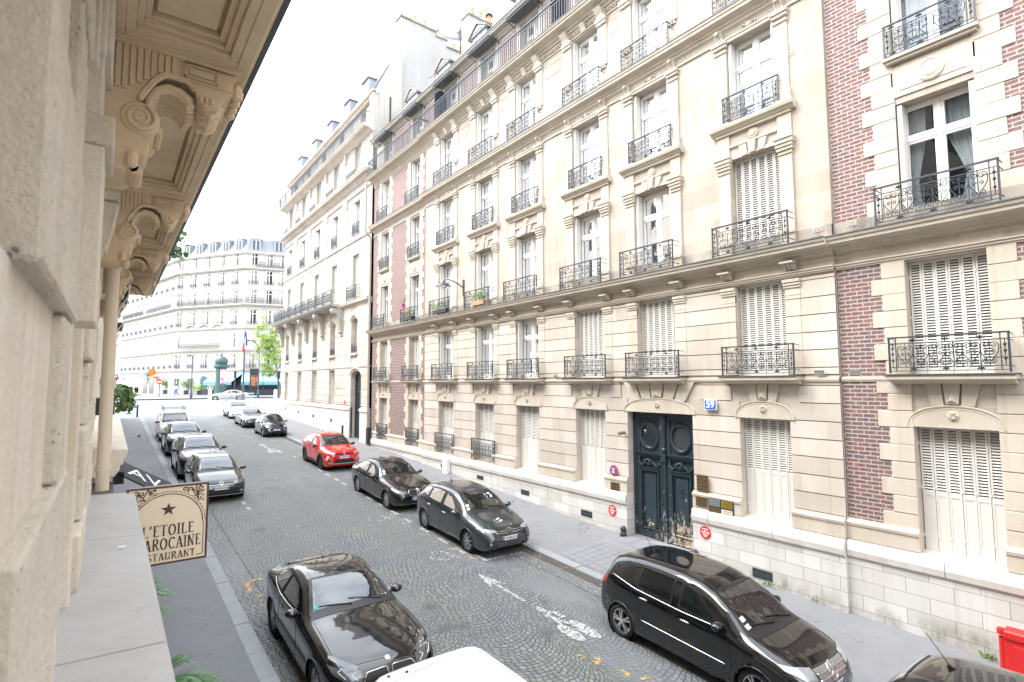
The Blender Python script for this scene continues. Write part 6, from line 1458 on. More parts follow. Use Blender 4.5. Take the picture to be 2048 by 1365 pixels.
def wheel_mesh(R_, rr, w=.21, spokes=5, double=True, m='rim', inner=None):
    """tyre plus (second mesh) alloy rim; axle along y, outer face towards +y"""
    b = MB(); o = w/2
    b.lathe([(rr-.01, -o), (rr+.02, -o), (R_-.03, -o+.005), (R_, -o+.03), (R_, o-.03), (R_-.03, o-.005), (rr+.02, o), (rr, o-.012), (rr-.01, o-.03), (rr-.015, -o)], (0, 0, 0), 'y', 36)
    t = b.build('tyre', M['tyre'], smooth=True, ang=35); tm = t.data; bpy.data.objects.remove(t)
    b = MB()
    b.lathe([(rr+.004, o-.010), (rr+.004, o-.022), (rr-.022, o-.03), (rr-.03, o-.10), (rr-.03, -o+.02)], (0, 0, 0), 'y', 36, 0)
    b.lathe([(rr-.03, o-.105), (.0, o-.115)], (0, 0, 0), 'y', 24, 1)
    b.lathe([(.0, o+.0), (.035, o-.002), (.055, o-.015), (.065, o-.05)], (0, 0, 0), 'y', 16, 0)
    for k in range(spokes):
        for dd in ((-.12, .12) if double else (0,)):
            a0, a1 = 2*PI*k/spokes+dd*.75, 2*PI*k/spokes+dd*1.5
            wd0, wd1 = (.013, .017) if double else ((.030, .045) if spokes < 7 else (.014, .022))
            p0, p1 = Vector((math.cos(a0), 0, math.sin(a0))), Vector((math.cos(a1), 0, math.sin(a1))); t0, t1 = Vector((-p0.z, 0, p0.x)), Vector((-p1.z, 0, p1.x))
            A, B = p0*.04, p1*(rr-.012); y0, y1, y2 = o-.008, o-.022, o-.06
            ring = lambda P, T, wd, yy: [P-T*wd+Vector((0, yy, 0)), P+T*wd+Vector((0, yy, 0))]
            v = ring(A, t0, wd0, y0)+ring(B, t1, wd1, y1)+ring(A, t0, wd0*1.2, y2)+ring(B, t1, wd1*1.3, y2)
            b.add(v, [(0, 1, 3, 2), (0, 2, 6, 4), (1, 5, 7, 3)], 0)
    r = b.build('rim', [M[m], M['cabin']], smooth=True, ang=30); rm_ = r.data; bpy.data.objects.remove(r)
    return tm, rm_
WHEELS = {}
def get_wheel(key):
    if key not in WHEELS: WHEELS[key] = wheel_mesh(*key)
    return WHEELS[key]

def build_car(name, s, label, group='cars parked along the kerbs'):
    """s: dict of profiles measured in metres behind the front bumper (t) and heights (z)"""
    L, Wd, Ht = s['L'], s['W'], s['H']; hw = Wd/2
    root = empty(name, (0, 0, 0), 0, label, s.get('cat', 'car'), group)
    top, belt = smooth_curve(s['top'], 0), smooth_curve(s['belt'], 0)
    plan = smooth_curve(s.get('plan', [(0, .70), (.06, .80), (.18, .90), (.45, .97), (.9, 1.0), (L-1.1, 1.0), (L-.5, .97), (L-.15, .90), (L-.04, .84), (L, .78)]), 0)
    bot = smooth_curve(s.get('bot', [(0, .34), (.08, .24), (.3, .19), (.8, .18), (L-.8, .19), (L-.3, .24), (L-.06, .34), (L, .42)]), 0)
    roofw = smooth_curve(s['roofw'], 0); tumble = s.get('tumble', .06)
    ts = sorted(set([0, .015, .04, .08, .13, .19]+[.19+(L-.38)*i/int((L-.38)/.055) for i in range(int((L-.38)/.055)+1)]+[L-.19, L-.13, L-.08, L-.04, L-.015, L]))
    NS = 30
    verts, faces = [], []
    def section(t):
        w = hw*plan(t); zb, zt, zl = bot(t), top(t), min(belt(t), top(t)-.02); h = zt-zl
        c = min(1, max(0, (h-.07)/.30)); c = c*c*(3-2*c); rw = min(roofw(t)*hw, w*.96)
        zm = lerp(zb, zl, .62); wb = w*lerp(.90, .965, c)
        mx = lambda a, b: (lerp(a[0], b[0], c), lerp(a[1], b[1], c))
        pts = [(0, zb), (w*.6, zb), (w*.90, zb+.01), (w*.985, zb+.09), (w, lerp(zb, zl, .45)), (w*1.0, lerp(zb, zl, .68)), (w*.985, zl-.07), (wb, zl),
               mx((w*.82, zl+h*.50), (lerp(wb, rw, .42)+.012, zl+h*.45)), mx((w*.64, zl+h*.78), (lerp(wb, rw, .88)+.010, zl+h*.86)), mx((w*.46, zl+h*.90), (rw*.90, zl+h*.965)), mx((w*.25, zl+h*.97), (rw*.55, zl+h*.992)), (0, zt)]
        # even Catmull-Rom resampling
        P = [Vector((a, b)) for a, b in pts]; out = []
        dense = []
        for i in range(len(P)-1):
            p0, p1, p2, p3 = P[max(i-1, 0)], P[i], P[i+1], P[min(i+2, len(P)-1)]
            if i == 0: p0 = Vector((-p2.x, p2.y))
            if i == len(P)-2: p3 = Vector((-p1.x, p1.y))
            for k in range(8):
                q = k/8; dense.append(.5*((2*p1)+(p2-p0)*q+(2*p0-5*p1+4*p2-p3)*q*q+(3*p1-p0-3*p2+p3)*q**3))
        dense.append(P[-1]); D = resample(dense, NS)
        D[0].x = 0; D[-1].x = 0
        return D
    secs = [section(t) for t in ts]
    R_, xw = s['wheel'], (s['fo'], s['fo']+s['wb']); Ra = R_+s.get('gap', .045)
    zc = R_
    nring = 2*NS-2
    for t, D in zip(ts, secs):
        full = [(p.x, p.y) for p in D]+[(-p.x, p.y) for p in D[-2:0:-1]]
        for y, z in full:
            tt, zz = t, z
            if abs(y) > hw*.70:                      # snap the panel edge to the wheel arch circle
                for a in xw:
                    d = math.hypot(t-a, z-zc)
                    if 1e-6 < d and abs(d-Ra) < .030 and z > .1: tt, zz = a+(t-a)*Ra/d, zc+(z-zc)*Ra/d
            verts.append((L/2-tt, y, zz))
    for i in range(len(ts)-1):
        for j in range(nring):
            faces.append((i*nring+j, i*nring+(j+1) % nring, (i+1)*nring+(j+1) % nring, (i+1)*nring+j))
    faces.append(tuple(range(nring))[::-1]); faces.append(tuple((len(ts)-1)*nring+j for j in range(nring)))
    bvh = BVHTree.FromPolygons([Vector(v) for v in verts], faces)
    X = lambda t: L/2-t
    def ray(o, d): return bvh.ray_cast(Vector(o), Vector(d))
    def proj(kind, a, b_, off):
        """kind 'side' (a = t, b = z, side sign in sg), 'top' (a = t, b = y), 'front'/'rear' (a = y, b = z)"""
        if kind in ('L', 'R'):
            sg = 1 if kind == 'L' else -1; h = ray((X(a), sg*3, b_), (0, -sg, 0))
        elif kind == 'top': h = ray((X(a), b_, 4), (0, 0, -1))
        elif kind == 'front': h = ray((L, a, b_), (-1, 0, 0))
        else: h = ray((-L, a, b_), (1, 0, 0))
        if h[0] is None:
            if kind in ('L', 'R'): return Vector((X(a), (1 if kind == 'L' else -1)*hw*.6, b_))
            if kind == 'top': return Vector((X(a), b_, 1))
            return Vector(((1 if kind == 'front' else -1)*(L/2-.06), a, b_))
        n = h[1]
        if kind in ('L', 'R') and n.y*(1 if kind == 'L' else -1) < 0: n = -n
        if kind == 'top' and n.z < 0: n = -n
        if kind == 'front' and n.x < 0: n = -n
        if kind == 'rear' and n.x > 0: n = -n
        return h[0]+n*off
    def grid(kind, lo, hi, nu, nv, off=.004, fr=0.0):
        A, B = resample(lo, nu), resample(hi, nu); g = []
        us = [i/(nu-1) for i in range(nu)]
        for i in range(nu):
            row = []
            for k in range(nv):
                q = k/(nv-1); p = A[i].lerp(B[i], q); row.append(proj(kind, p.x, p.y, off))
            g.append(row)
        return g
    def patch(kind, lo, hi, nm, m, nu=14, nv=8, off=.005, parent=None, border=None, sm=True):
        g = grid(kind, lo, hi, nu, nv, off); b = MB()
        vs = [p for r in g for p in r]; fs, ms = [], []
        for i in range(nu-1):
            for k in range(nv-1):
                fs.append((i*nv+k, (i+1)*nv+k, (i+1)*nv+k+1, i*nv+k+1)); ms.append(1 if border and (i in (0, nu-2) or k in (0, nv-2)) else 0)
        b.v = vs; b.f = [list(f) for f in fs]; b.m = ms
        return b.build(nm, [m, border] if border else m, parent or root, smooth=sm, fix=False)
    def line(kind, pts, r, nm, m, parent=None, off=.0, n=20):
        P = resample(pts, n); b = MB(); b.tube([proj(kind, p.x, p.y, off) for p in P], r, 5); return b.build(nm, m, parent or root, smooth=True)
    # ---- openings: glass outlines; body faces under them and in the arches are removed
    wins = s['windows']; ws = s['ws']; rw_ = s.get('rw')
    wsl = [(ws[0], -ws[2]*hw), (ws[0]-.05, 0), (ws[0], ws[2]*hw)]; wsh = [(ws[1], -ws[3]*hw), (ws[1]-.03, 0), (ws[1], ws[3]*hw)]
    polys = []
    for lo, hi in wins: polys.append(('s', [p for p in lo]+[p for p in hi][::-1]))
    polys.append(('t', wsl+wsh[::-1]))
    if rw_:
        rl = [(rw_[0], -rw_[2]*hw), (rw_[0]+.03, 0), (rw_[0], rw_[2]*hw)]; rh = [(rw_[1], -rw_[3]*hw), (rw_[1]+.03, 0), (rw_[1], rw_[3]*hw)]; polys.append(('t', rl+rh[::-1]))
    def shrink(P, d):
        cx, cy = sum(p[0] for p in P)/len(P), sum(p[1] for p in P)/len(P)
        return [(p[0]-d*(p[0]-cx)/(math.hypot(p[0]-cx, p[1]-cy)+1e-6), p[1]-d*(p[1]-cy)/(math.hypot(p[0]-cx, p[1]-cy)+1e-6)) for p in P]
    polys = [(k, shrink(P, .045)) for k, P in polys]
    keep = []
    for f in faces:
        c = sum((Vector(verts[i]) for i in f), Vector())/len(f); t = L/2-c.x; cut = False
        if len(f) == 4:
            if abs(c.y) > hw*.62 and any(math.hypot(t-a, c.z-zc) < Ra for a in xw): cut = True
            if s.get('see', True) and c.z > .7:
                for k, P in polys:
                    if k == 's' and abs(c.y) > hw*.45 and inside((t, c.z), P): cut = True
                    if k == 't' and inside((t, c.y), P): cut = True
        if not cut: keep.append(f)
    b = MB(); b.v = verts; b.f = [list(f) for f in keep]; b.m = [0]*len(keep)
    b.build('body', M[s['paint']], root, smooth=True, fix=True, ang=50)
    # wheel housings and the dark underside
    b = MB()
    for a in xw:
        for sg in (-1, 1):
            b.lathe([(Ra+.002, sg*(hw-.035)), (Ra+.002, sg*.42), (0, sg*.42)], (X(a), 0, zc), 'y', 28)
    b.box(-L/2+.35, L/2-.35, -hw+.12, hw-.12, bot(L/2)-.01, bot(L/2)+.05); b.build('wheel_housing', M['cabin'], root)
    # arch lips
    for a in xw:
        for k in ('L', 'R'):
            pts = [(a+Ra*math.cos(q), zc+Ra*math.sin(q)) for q in [R(-14+208*i/24) for i in range(25)]]; pts = [p for p in pts if p[1] > bot(p[0])+.015]
            if s.get('clad'):
                lo = [(a+(Ra-.004)*math.cos(q), zc+(Ra-.004)*math.sin(q)) for q in [R(-8+196*i/24) for i in range(25)]]; hi = [(a+(Ra+.075)*math.cos(q), zc+(Ra+.075)*math.sin(q)) for q in [R(-8+196*i/24) for i in range(25)]]
                patch(k, lo, hi, 'arch_cladding', M[s['clad']], 25, 3, .010)
            else: line(k, pts, .012, 'arch_lip', M[s['paint']], n=26)
    if s.get('clad'):
        for k in ('L', 'R'): patch(k, [(xw[0]+Ra, .22), (xw[1]-Ra, .22)], [(xw[0]+Ra+.02, .36), (xw[1]-Ra-.02, .36)], 'sill_cladding', M[s['clad']], 16, 4, .012)
    # glass
    g1, g2 = M['carglass'], M[s.get('sideglass', 'sideglass')]
    for lo, hi in wins:
        for k in ('L', 'R'): patch(k, lo, hi, 'side_window', g2, 18, 10, .005, border=M['trim'])
    patch('top', wsl, wsh, 'windscreen', g1, 22, 14, .006, border=M['trim'])
    if rw_: patch('top', rl, rh, 'rear_window', g2, 16, 10, .006, border=M['trim'])
    if s.get('chrome'):
        for k in ('L', 'R'):
            for pl in s['chrome']: line(k, pl, .009, 'chrome_strip', M['chrome'], off=.004, n=30)
    # cabin
    if s.get('see', True):
        b = MB(); z0 = .34; t0, t1 = ws[0]-.25, (rw_[0] if rw_ else s.get('cab_end', L-.4))
        b.box(X(t1), X(t0), -hw+.14, hw-.14, z0, z0+.02); b.build('cabin_floor', M['cabin'], root)
        b = MB(); zd = belt(ws[0])-.02; b.prism([(X(ws[0]-.28), zd-.02), (X(ws[0]+.16), zd-.03), (X(ws[0]+.38), zd-.10), (X(ws[0]+.42), zd-.30), (X(ws[0]), zd-.4)], lambda a, c, h: (a, h, c), -hw+.13, hw-.13); b.build('dashboard', M['dash'], root)
        b = MB(); cx, cz = X(ws[0]+.62), zd-.10; b.tube([(cx-.06*math.sin(q)*1.0, .36+.185*math.cos(q), cz+.175*math.sin(q)) for q in [2*PI*i/20 for i in range(20)]], .015, 6, True)
        b.tube([(cx, .36-.18, cz), (cx, .36+.18, cz)], .018, 5); b.tube([(cx, .36, cz), (cx+.25, .36, cz-.08)], .03, 6); b.build('steering_wheel', M['trim'], root, smooth=True)
        for sx, ys in ((ws[0]+1.05, (-.36, .36)), (ws[0]+1.95, (-.42, 0, .42))):
            if sx > L-.7: continue
            for yy in ys:
                b = MB(); hx = X(sx); sw_ = .24 if len(ys) == 2 else .20; zh = min(belt(sx)+.16, top(sx)-.30)
                b.box(hx-.05, hx+.45, yy-sw_, yy+sw_, z0+.08, z0+.26); b.prism([(hx+.02, z0+.2), (hx-.12, z0+.2), (hx-.30, zh), (hx-.20, zh+.02)], lambda a, c, h: (a, h, c), yy-sw_, yy+sw_)
                b.prism([(hx-.22, zh), (hx-.31, zh), (hx-.34, zh+.20), (hx-.26, zh+.21)], lambda a, c, h: (a, h, c), yy-.13, yy+.13); b.build('seat', M['seat'], root, bevel=.03, seg=2)
        b = MB(); b.box(X(ws[1]+.02)-.02, X(ws[1]-.05), -.12, .12, top(ws[1])-.17, top(ws[1])-.10); b.build('rear_view_mirror', M['trim'], root)
    # wheels
    tm, rm_ = get_wheel((R_, s.get('rr', R_*.70), .215, s.get('spokes', 5), s.get('dbl', True), s.get('rimm', 'rim')))
    for a in xw:
        for sg in (-1, 1):
            w = inst(tm, 'wheel', root, (X(a), sg*(hw-.135), R_), rot=(0, .3*a, 0 if sg > 0 else PI)); inst(rm_, 'rim', w)
    # mirrors, handles, seams
    mt, mz = s.get('mirror', (ws[0]+.28, belt(ws[0])+.09))
    for sg, k in ((1, 'L'), (-1, 'R')):
        p = proj(k, mt, mz-.05, 0); b = MB()
        b.lathe([(0, -.015), (.05, -.01), (.075, .02), (.078, .06), (.06, .105), (.02, .13), (0, .132)], (0, 0, 0), 'x', 14); o = b.build('wing_mirror', M[s.get('mirpaint', s['paint'])], root, smooth=True); o.location = (p.x-.05, p.y+sg*.12, p.z+.03); o.scale = (1.0, 1.45, .95)
        b = MB(); b.tube([p, (p.x-.01, p.y+sg*.08, p.z+.01)], .02, 6); b.build('mirror_stalk', M['trim'], root)
        b = MB(); b.lathe([(0, 0), (.062, 0)], (0, 0, 0), 'x', 12); q = b.build('mirror_glass', M['chrome'], o); q.location = (-.018, 0, 0)
        for d in s['doors']:
            line(k, d, .0045, 'door_seam', M['cabin'], n=24)
        for ht, hz in s['handles']:
            b = MB(); P = [proj(k, ht+q, hz-.02*abs(q)*3, .006+.016*(1-(q/.1)**2)) for q in (-.10, -.06, 0, .06, .10)]; b.tube(P, [.008, .013, .014, .013, .008], 6); b.build('door_handle', M['chrome'] if s.get('chromehandle') else M[s['paint']], root, smooth=True)
    # bonnet shut line, cowl, wipers
    hl = s.get('hood')
    if hl: line('top', [(ws[0]-.10, -hw*.80), (hl+.25, -hw*.80), (hl, -hw*.62), (hl-.05, 0), (hl, hw*.62), (hl+.25, hw*.80), (ws[0]-.10, hw*.80)], .0045, 'bonnet_seam', M['cabin'], n=60)
    patch('top', [(ws[0]-.13, -hw*.78), (ws[0]-.17, 0), (ws[0]-.13, hw*.78)], [(ws[0]+.01, -hw*.80), (ws[0]-.045, 0), (ws[0]+.01, hw*.80)], 'cowl', M['trim'], 18, 4, .006)
    for y0, y1 in ((-.05, .52), (-.58, -.02)):
        b = MB(); b.tube([proj('top', ws[0]-.03, y1, .015), proj('top', ws[0]+.04, lerp(y0, y1, .5), .018), proj('top', ws[0]+.10, y0, .018)], [.012, .008, .006], 5); b.build('wiper', M['trim'], root)
    # fronts and tails
    F = s['front']
    for it in F:
        kind, nm, m = it[0], it[1], M[it[2]]
        if it[3] == 'patch':
            lo, hi = it[4], it[5]
            for mir in ((1, -1) if it[6] else (1,)):
                A = [(p[0]*mir, p[1]) if kind in ('front', 'rear') else ((p[0], p[1]*mir) if kind == 'top' else p) for p in lo]; B = [(p[0]*mir, p[1]) if kind in ('front', 'rear') else ((p[0], p[1]*mir) if kind == 'top' else p) for p in hi]
                if kind == 'front': cl = lambda P: [(p[0], min(p[1], top(.20)-.015)) for p in P]; A, B = cl(A), cl(B)
                if kind in ('L', 'R'): cl = lambda P: [(p[0], min(p[1], min(belt(p[0]), top(p[0])-.02)-.005)) for p in P]; A, B = cl(A), cl(B)
                kk = kind
                if kind in ('L', 'R'): kk = 'L' if mir > 0 else 'R'
                patch(kk, A, B, nm, m, 12, 6, it[7] if len(it) > 7 else .007)
        else:
            for mir in ((1, -1) if it[5] else (1,)):
                A = [(p[0]*mir, p[1]) if kind in ('front', 'rear') else p for p in it[4]]
                kk = kind if kind not in ('L', 'R') else ('L' if mir > 0 else 'R')
                line(kk, A, it[6], nm, m, off=.008, n=24)
    pl = s.get('plate')
    if pl:
        yy, zz, txt = pl; p = proj('front', yy, zz, .012); b = MB(); b.box(p.x-.01, p.x+.006, yy-.26, yy+.26, zz-.055, zz+.055); o = b.build('number_plate', M['sign_white'], root)
        b = MB(); b.box(p.x+.006, p.x+.008, yy+.215, yy+.26, zz-.055, zz+.055); b.build('plate_band', M['plate_eu'], o); b = MB(); b.box(p.x+.006, p.x+.008, yy-.26, yy-.215, zz-.055, zz+.055); b.build('plate_band', M['plate_eu'], o)
        q = letters(o, txt, .098, (p.x+.0085, yy, zz), M['ink'], .78, rot=(PI/2, 0, PI/2), name='plate_number', bold=.001)
    if s.get('antenna'):
        t, y_, ln = s['antenna']; p = proj('top', t, y_, 0); b = MB(); b.prism([(.07, 0), (-.05, 0), (-.05, .035), (-.02, .035)], lambda a, c, h: (p.x+a, p.y+h, p.z+c-.003), -.022, .022)
        if ln > .1: b.tube([p+Vector((-.02, 0, .02)), p+Vector((-.02-ln*.62, 0, .02+ln*.78))], [.006, .004], 5)
        b.build('antenna', M['trim'], root)
    root['_L'] = L
    return root, proj, line, patch
def place(o, x, y_front, L):
    yc = y_front+L/2; sl = (zr(yc+1.3)-zr(yc-1.3))/2.6
    f = Vector((0, -1, -sl)).normalized(); l = Vector((1, 0, 0)); u = f.cross(l)
    z = zr(yc)+.05*(1-((x-6.1)/3.7)**2)
    o.matrix_world = Matrix(((f.x, l.x, u.x, x), (f.y, l.y, u.y, yc), (f.z, l.z, u.z, z+.004), (0, 0, 0, 1)))
    if '_L' in o: del o['_L']
Q = lambda *p: list(p)
def arcs(pts, m=8): return pts
# ---- shared front-end pieces
def std_front(hz=.72, gw=.46, lamp='lamp', low=True):
    f = [('front', 'headlight', lamp, 'patch', [(.47, hz-.07), (.62, hz-.05), (.76, hz+.02)], [(.47, hz+.02), (.62, hz+.07), (.78, hz+.10)], True)]
    f += [('front', 'upper_grille', 'trim', 'patch', [(-gw, hz-.06), (gw, hz-.06)], [(-gw, hz+.02), (gw, hz+.02)], False), ('front', 'lower_grille', 'trim', 'patch', [(-.50, .28), (.50, .28)], [(-.56, .42), (.56, .42)], False)]
    return f
CARS = {}
# dark grey five-door hatchback
C4 = dict(L=4.33, W=1.79, H=1.49, fo=.90, wb=2.608, wheel=.318, paint='paint_grey', spokes=8, dbl=False,
  top=[(0, .58), (.04, .66), (.12, .74), (.3, .82), (.65, .93), (1.0, 1.01), (1.15, 1.06), (1.5, 1.24), (1.95, 1.415), (2.3, 1.475), (2.7, 1.49), (3.3, 1.46), (3.75, 1.37), (3.95, 1.26), (4.12, 1.06), (4.24, .96), (4.33, .70)],
  belt=[(0, .50), (.15, .66), (.5, .80), (1.1, .92), (2.2, .955), (3.4, 1.02), (4.1, 1.0), (4.33, .66)], roofw=[(0, .7), (1.1, .74), (1.9, .66), (2.5, .67), (3.4, .64), (4.0, .60), (4.33, .6)],
  windows=[([(1.62, 1.00), (2.0, .985), (2.36, .99)], [(1.68, 1.06), (2.05, 1.32), (2.36, 1.39)]), ([(2.45, .99), (2.9, 1.0), (3.26, 1.03)], [(2.45, 1.395), (2.85, 1.405), (3.24, 1.375)]), ([(3.32, 1.05), (3.55, 1.08), (3.76, 1.14)], [(3.30, 1.365), (3.5, 1.335), (3.70, 1.25)])],
  ws=(1.17, 1.98, .80, .60), rw=(4.12, 3.82, .62, .58), chrome=[], doors=[[(1.36, .3), (1.33, .6), (1.40, .95)], [(2.40, .26), (2.42, .6), (2.41, 1.42)], [(3.40, 1.0), (3.30, .80), (3.08, .55), (2.98, .28)], [(1.42, .26), (2.2, .255), (3.0, .27)]], handles=[(2.22, .83), (3.18, .87)], chromehandle=True, hood=.22,
  front=[('front', 'headlight', 'lamp', 'patch', [(.43, .70), (.60, .68), (.80, .76)], [(.44, .74), (.62, .80), (.84, .88)], True), ('L', 'headlight_wing', 'lamp', 'patch', [(.20, .72), (.45, .80), (.60, .86)], [(.16, .80), (.42, .88), (.62, .89)], True),
   ('front', 'grille_bar', 'chrome', 'line', [(-.46, .70), (-.12, .70), (0, .755), (.12, .70), (.46, .70)], False, .012), ('front', 'grille_bar', 'chrome', 'line', [(-.44, .66), (-.12, .65), (0, .705), (.12, .65), (.44, .66)], False, .012),
   ('front', 'lower_grille', 'trim', 'patch', [(-.40, .28), (.40, .28)], [(-.46, .43), (.46, .43)], False), ('front', 'grille_slat', 'silverp', 'line', [(-.42, .32), (.42, .32)], False, .005), ('front', 'grille_slat', 'silverp', 'line', [(-.43, .365), (.43, .365)], False, .005), ('front', 'grille_slat', 'silverp', 'line', [(-.44, .41), (.44, .41)], False, .005),
   ('front', 'fog_lamp', 'lamp', 'patch', [(.60, .38), (.67, .38)], [(.60, .45), (.67, .45)], True), ('front', 'fog_recess', 'trim', 'patch', [(.55, .33), (.72, .37)], [(.56, .48), (.74, .48)], True, .003),
   ('L', 'tail_lamp', 'tail', 'patch', [(4.05, .84), (4.24, .84)], [(3.98, 1.0), (4.2, 1.0)], True)], plate=(0, .52, 'CS-675-CX'), antenna=(3.3, 0, .35))
# black saloon
S3 = dict(L=4.71, W=1.83, H=1.44, fo=.84, wb=2.851, wheel=.332, paint='paint_black', spokes=9, dbl=False, sideglass='sideglass',
  top=[(0, .56), (.05, .66), (.15, .74), (.5, .84), (1.0, .93), (1.45, 1.00), (1.58, 1.04), (2.0, 1.25), (2.35, 1.375), (2.75, 1.435), (3.2, 1.42), (3.6, 1.34), (4.0, 1.18), (4.25, 1.07), (4.5, 1.05), (4.62, 1.02), (4.67, .93), (4.71, .72)],
  belt=[(0, .5), (.15, .66), (.6, .80), (1.4, .90), (2.6, .93), (3.6, .97), (4.3, .985), (4.62, .92), (4.71, .66)], roofw=[(0, .7), (1.5, .74), (2.3, .64), (3.0, .66), (3.7, .62), (4.2, .66), (4.71, .7)],
  windows=[([(2.02, .985), (2.4, .965), (2.70, .965)], [(2.06, 1.04), (2.42, 1.27), (2.70, 1.345)]), ([(2.78, .965), (3.2, .975), (3.62, 1.01)], [(2.78, 1.355), (3.15, 1.35), (3.60, 1.235)]), ([(3.66, 1.02), (3.76, 1.04), (3.86, 1.07)], [(3.64, 1.22), (3.74, 1.175), (3.86, 1.11)])],
  ws=(1.60, 2.36, .80, .60), rw=(4.16, 3.62, .64, .58), chrome=[], doors=[[(1.74, .3), (1.70, .6), (1.78, .92)], [(2.74, .26), (2.75, .6), (2.74, 1.37)], [(3.72, .98), (3.60, .8), (3.42, .6), (3.30, .28)], [(1.76, .26), (2.5, .255), (3.3, .27)]], handles=[(2.58, .80), (3.45, .84)], hood=.20,
  front=[('front', 'headlight', 'lampd', 'patch', [(.42, .62), (.60, .62), (.80, .68)], [(.42, .72), (.62, .73), (.83, .76)], True), ('L', 'headlight_wing', 'lampd', 'patch', [(.15, .64), (.35, .72), (.5, .75)], [(.14, .72), (.34, .78), (.5, .785)], True), ('front', 'headlight_ring', 'drl', 'line', [(.47, .64), (.60, .64), (.60, .68), (.48, .69)], True, .005), ('front', 'headlight_ring', 'drl', 'line', [(.64, .655), (.76, .67), (.76, .715), (.65, .70)], True, .007),
   ('front', 'kidney_grille', 'trim', 'patch', [(.03, .56), (.34, .56)], [(.03, .73), (.36, .72)], True), ('front', 'grille_frame', 'chrome', 'line', [(.03, .56), (.32, .56), (.38, .64), (.34, .73), (.04, .735), (.03, .56)], True, .010), ('front', 'lower_grille', 'trim', 'patch', [(-.42, .28), (.42, .28)], [(-.5, .40), (.5, .40)], False), ('front', 'air_curtain', 'trim', 'patch', [(.60, .30), (.78, .36)], [(.62, .42), (.80, .46)], True), ('front', 'lip', 'silverp', 'line', [(-.7, .27), (.7, .27)], False, .008),
   ('L', 'tail_lamp', 'tail', 'patch', [(4.45, .84), (4.64, .84)], [(4.40, .95), (4.62, .95)], True)], plate=(0, .46, 'EX-812-KD'), antenna=(3.5, 0, .05))
# black coupé at the left kerb
S2 = dict(L=4.54, W=1.84, H=1.39, fo=.82, wb=2.741, wheel=.332, paint='paint_black', spokes=5, dbl=True, sideglass='carglass_dark',
  top=[(0, .58), (.05, .68), (.15, .77), (.5, .87), (1.0, .955), (1.5, 1.01), (1.64, 1.05), (2.05, 1.23), (2.42, 1.345), (2.8, 1.39), (3.2, 1.365), (3.6, 1.27), (4.0, 1.13), (4.25, 1.06), (4.42, 1.04), (4.5, .93), (4.54, .70)],
  belt=[(0, .5), (.15, .68), (.6, .83), (1.5, .92), (2.6, .94), (3.4, .98), (4.1, 1.0), (4.45, .92), (4.54, .64)], roofw=[(0, .7), (1.5, .74), (2.3, .64), (3.0, .63), (3.6, .58), (4.1, .62), (4.54, .7)],
  windows=[([(2.05, .99), (2.5, .965), (2.92, .975)], [(2.10, 1.05), (2.5, 1.255), (2.92, 1.31)]), ([(2.97, .98), (3.3, 1.0), (3.62, 1.06)], [(2.97, 1.312), (3.25, 1.29), (3.58, 1.17)])],
  ws=(1.66, 2.42, .81, .60), rw=(4.1, 3.4, .60, .54), chrome=[[(2.02, .965), (2.5, .945), (3.0, .955), (3.66, 1.05)]], doors=[[(1.84, .3), (1.80, .6), (1.88, .92)], [(2.98, .97), (2.96, .7), (3.02, .45), (2.96, .27)], [(1.86, .26), (2.4, .255), (2.98, .27)]], handles=[(2.78, .82)], hood=.20,
  front=[('front', 'headlight', 'lampd', 'patch', [(.44, .60), (.60, .60), (.80, .70)], [(.44, .72), (.62, .76), (.84, .82)], True), ('top', 'headlight_top', 'lampd', 'patch', [(.10, .50), (.22, .66), (.5, .80)], [(.16, .46), (.30, .60), (.56, .78)], True), ('front', 'headlight_ring', 'drl', 'line', [(.50, .62), (.58, .68), (.52, .71)], True, .006), ('front', 'headlight_ring', 'drl', 'line', [(.66, .66), (.74, .73), (.68, .76)], True, .006),
   ('front', 'kidney_grille', 'trim', 'patch', [(.03, .50), (.36, .50)], [(.03, .68), (.40, .67)], True), ('front', 'grille_frame', 'chrome', 'line', [(.03, .50), (.34, .50), (.42, .60), (.36, .68), (.04, .69), (.03, .50)], True, .008), ('front', 'lower_grille', 'trim', 'patch', [(-.50, .26), (.50, .26)], [(-.56, .38), (.56, .38)], False), ('L', 'tail_lamp', 'tail', 'patch', [(4.28, .86), (4.47, .86)], [(4.24, .98), (4.45, .98)], True)], plate=(0, .43, 'GH-207-TL'), antenna=(3.35, 0, .05))
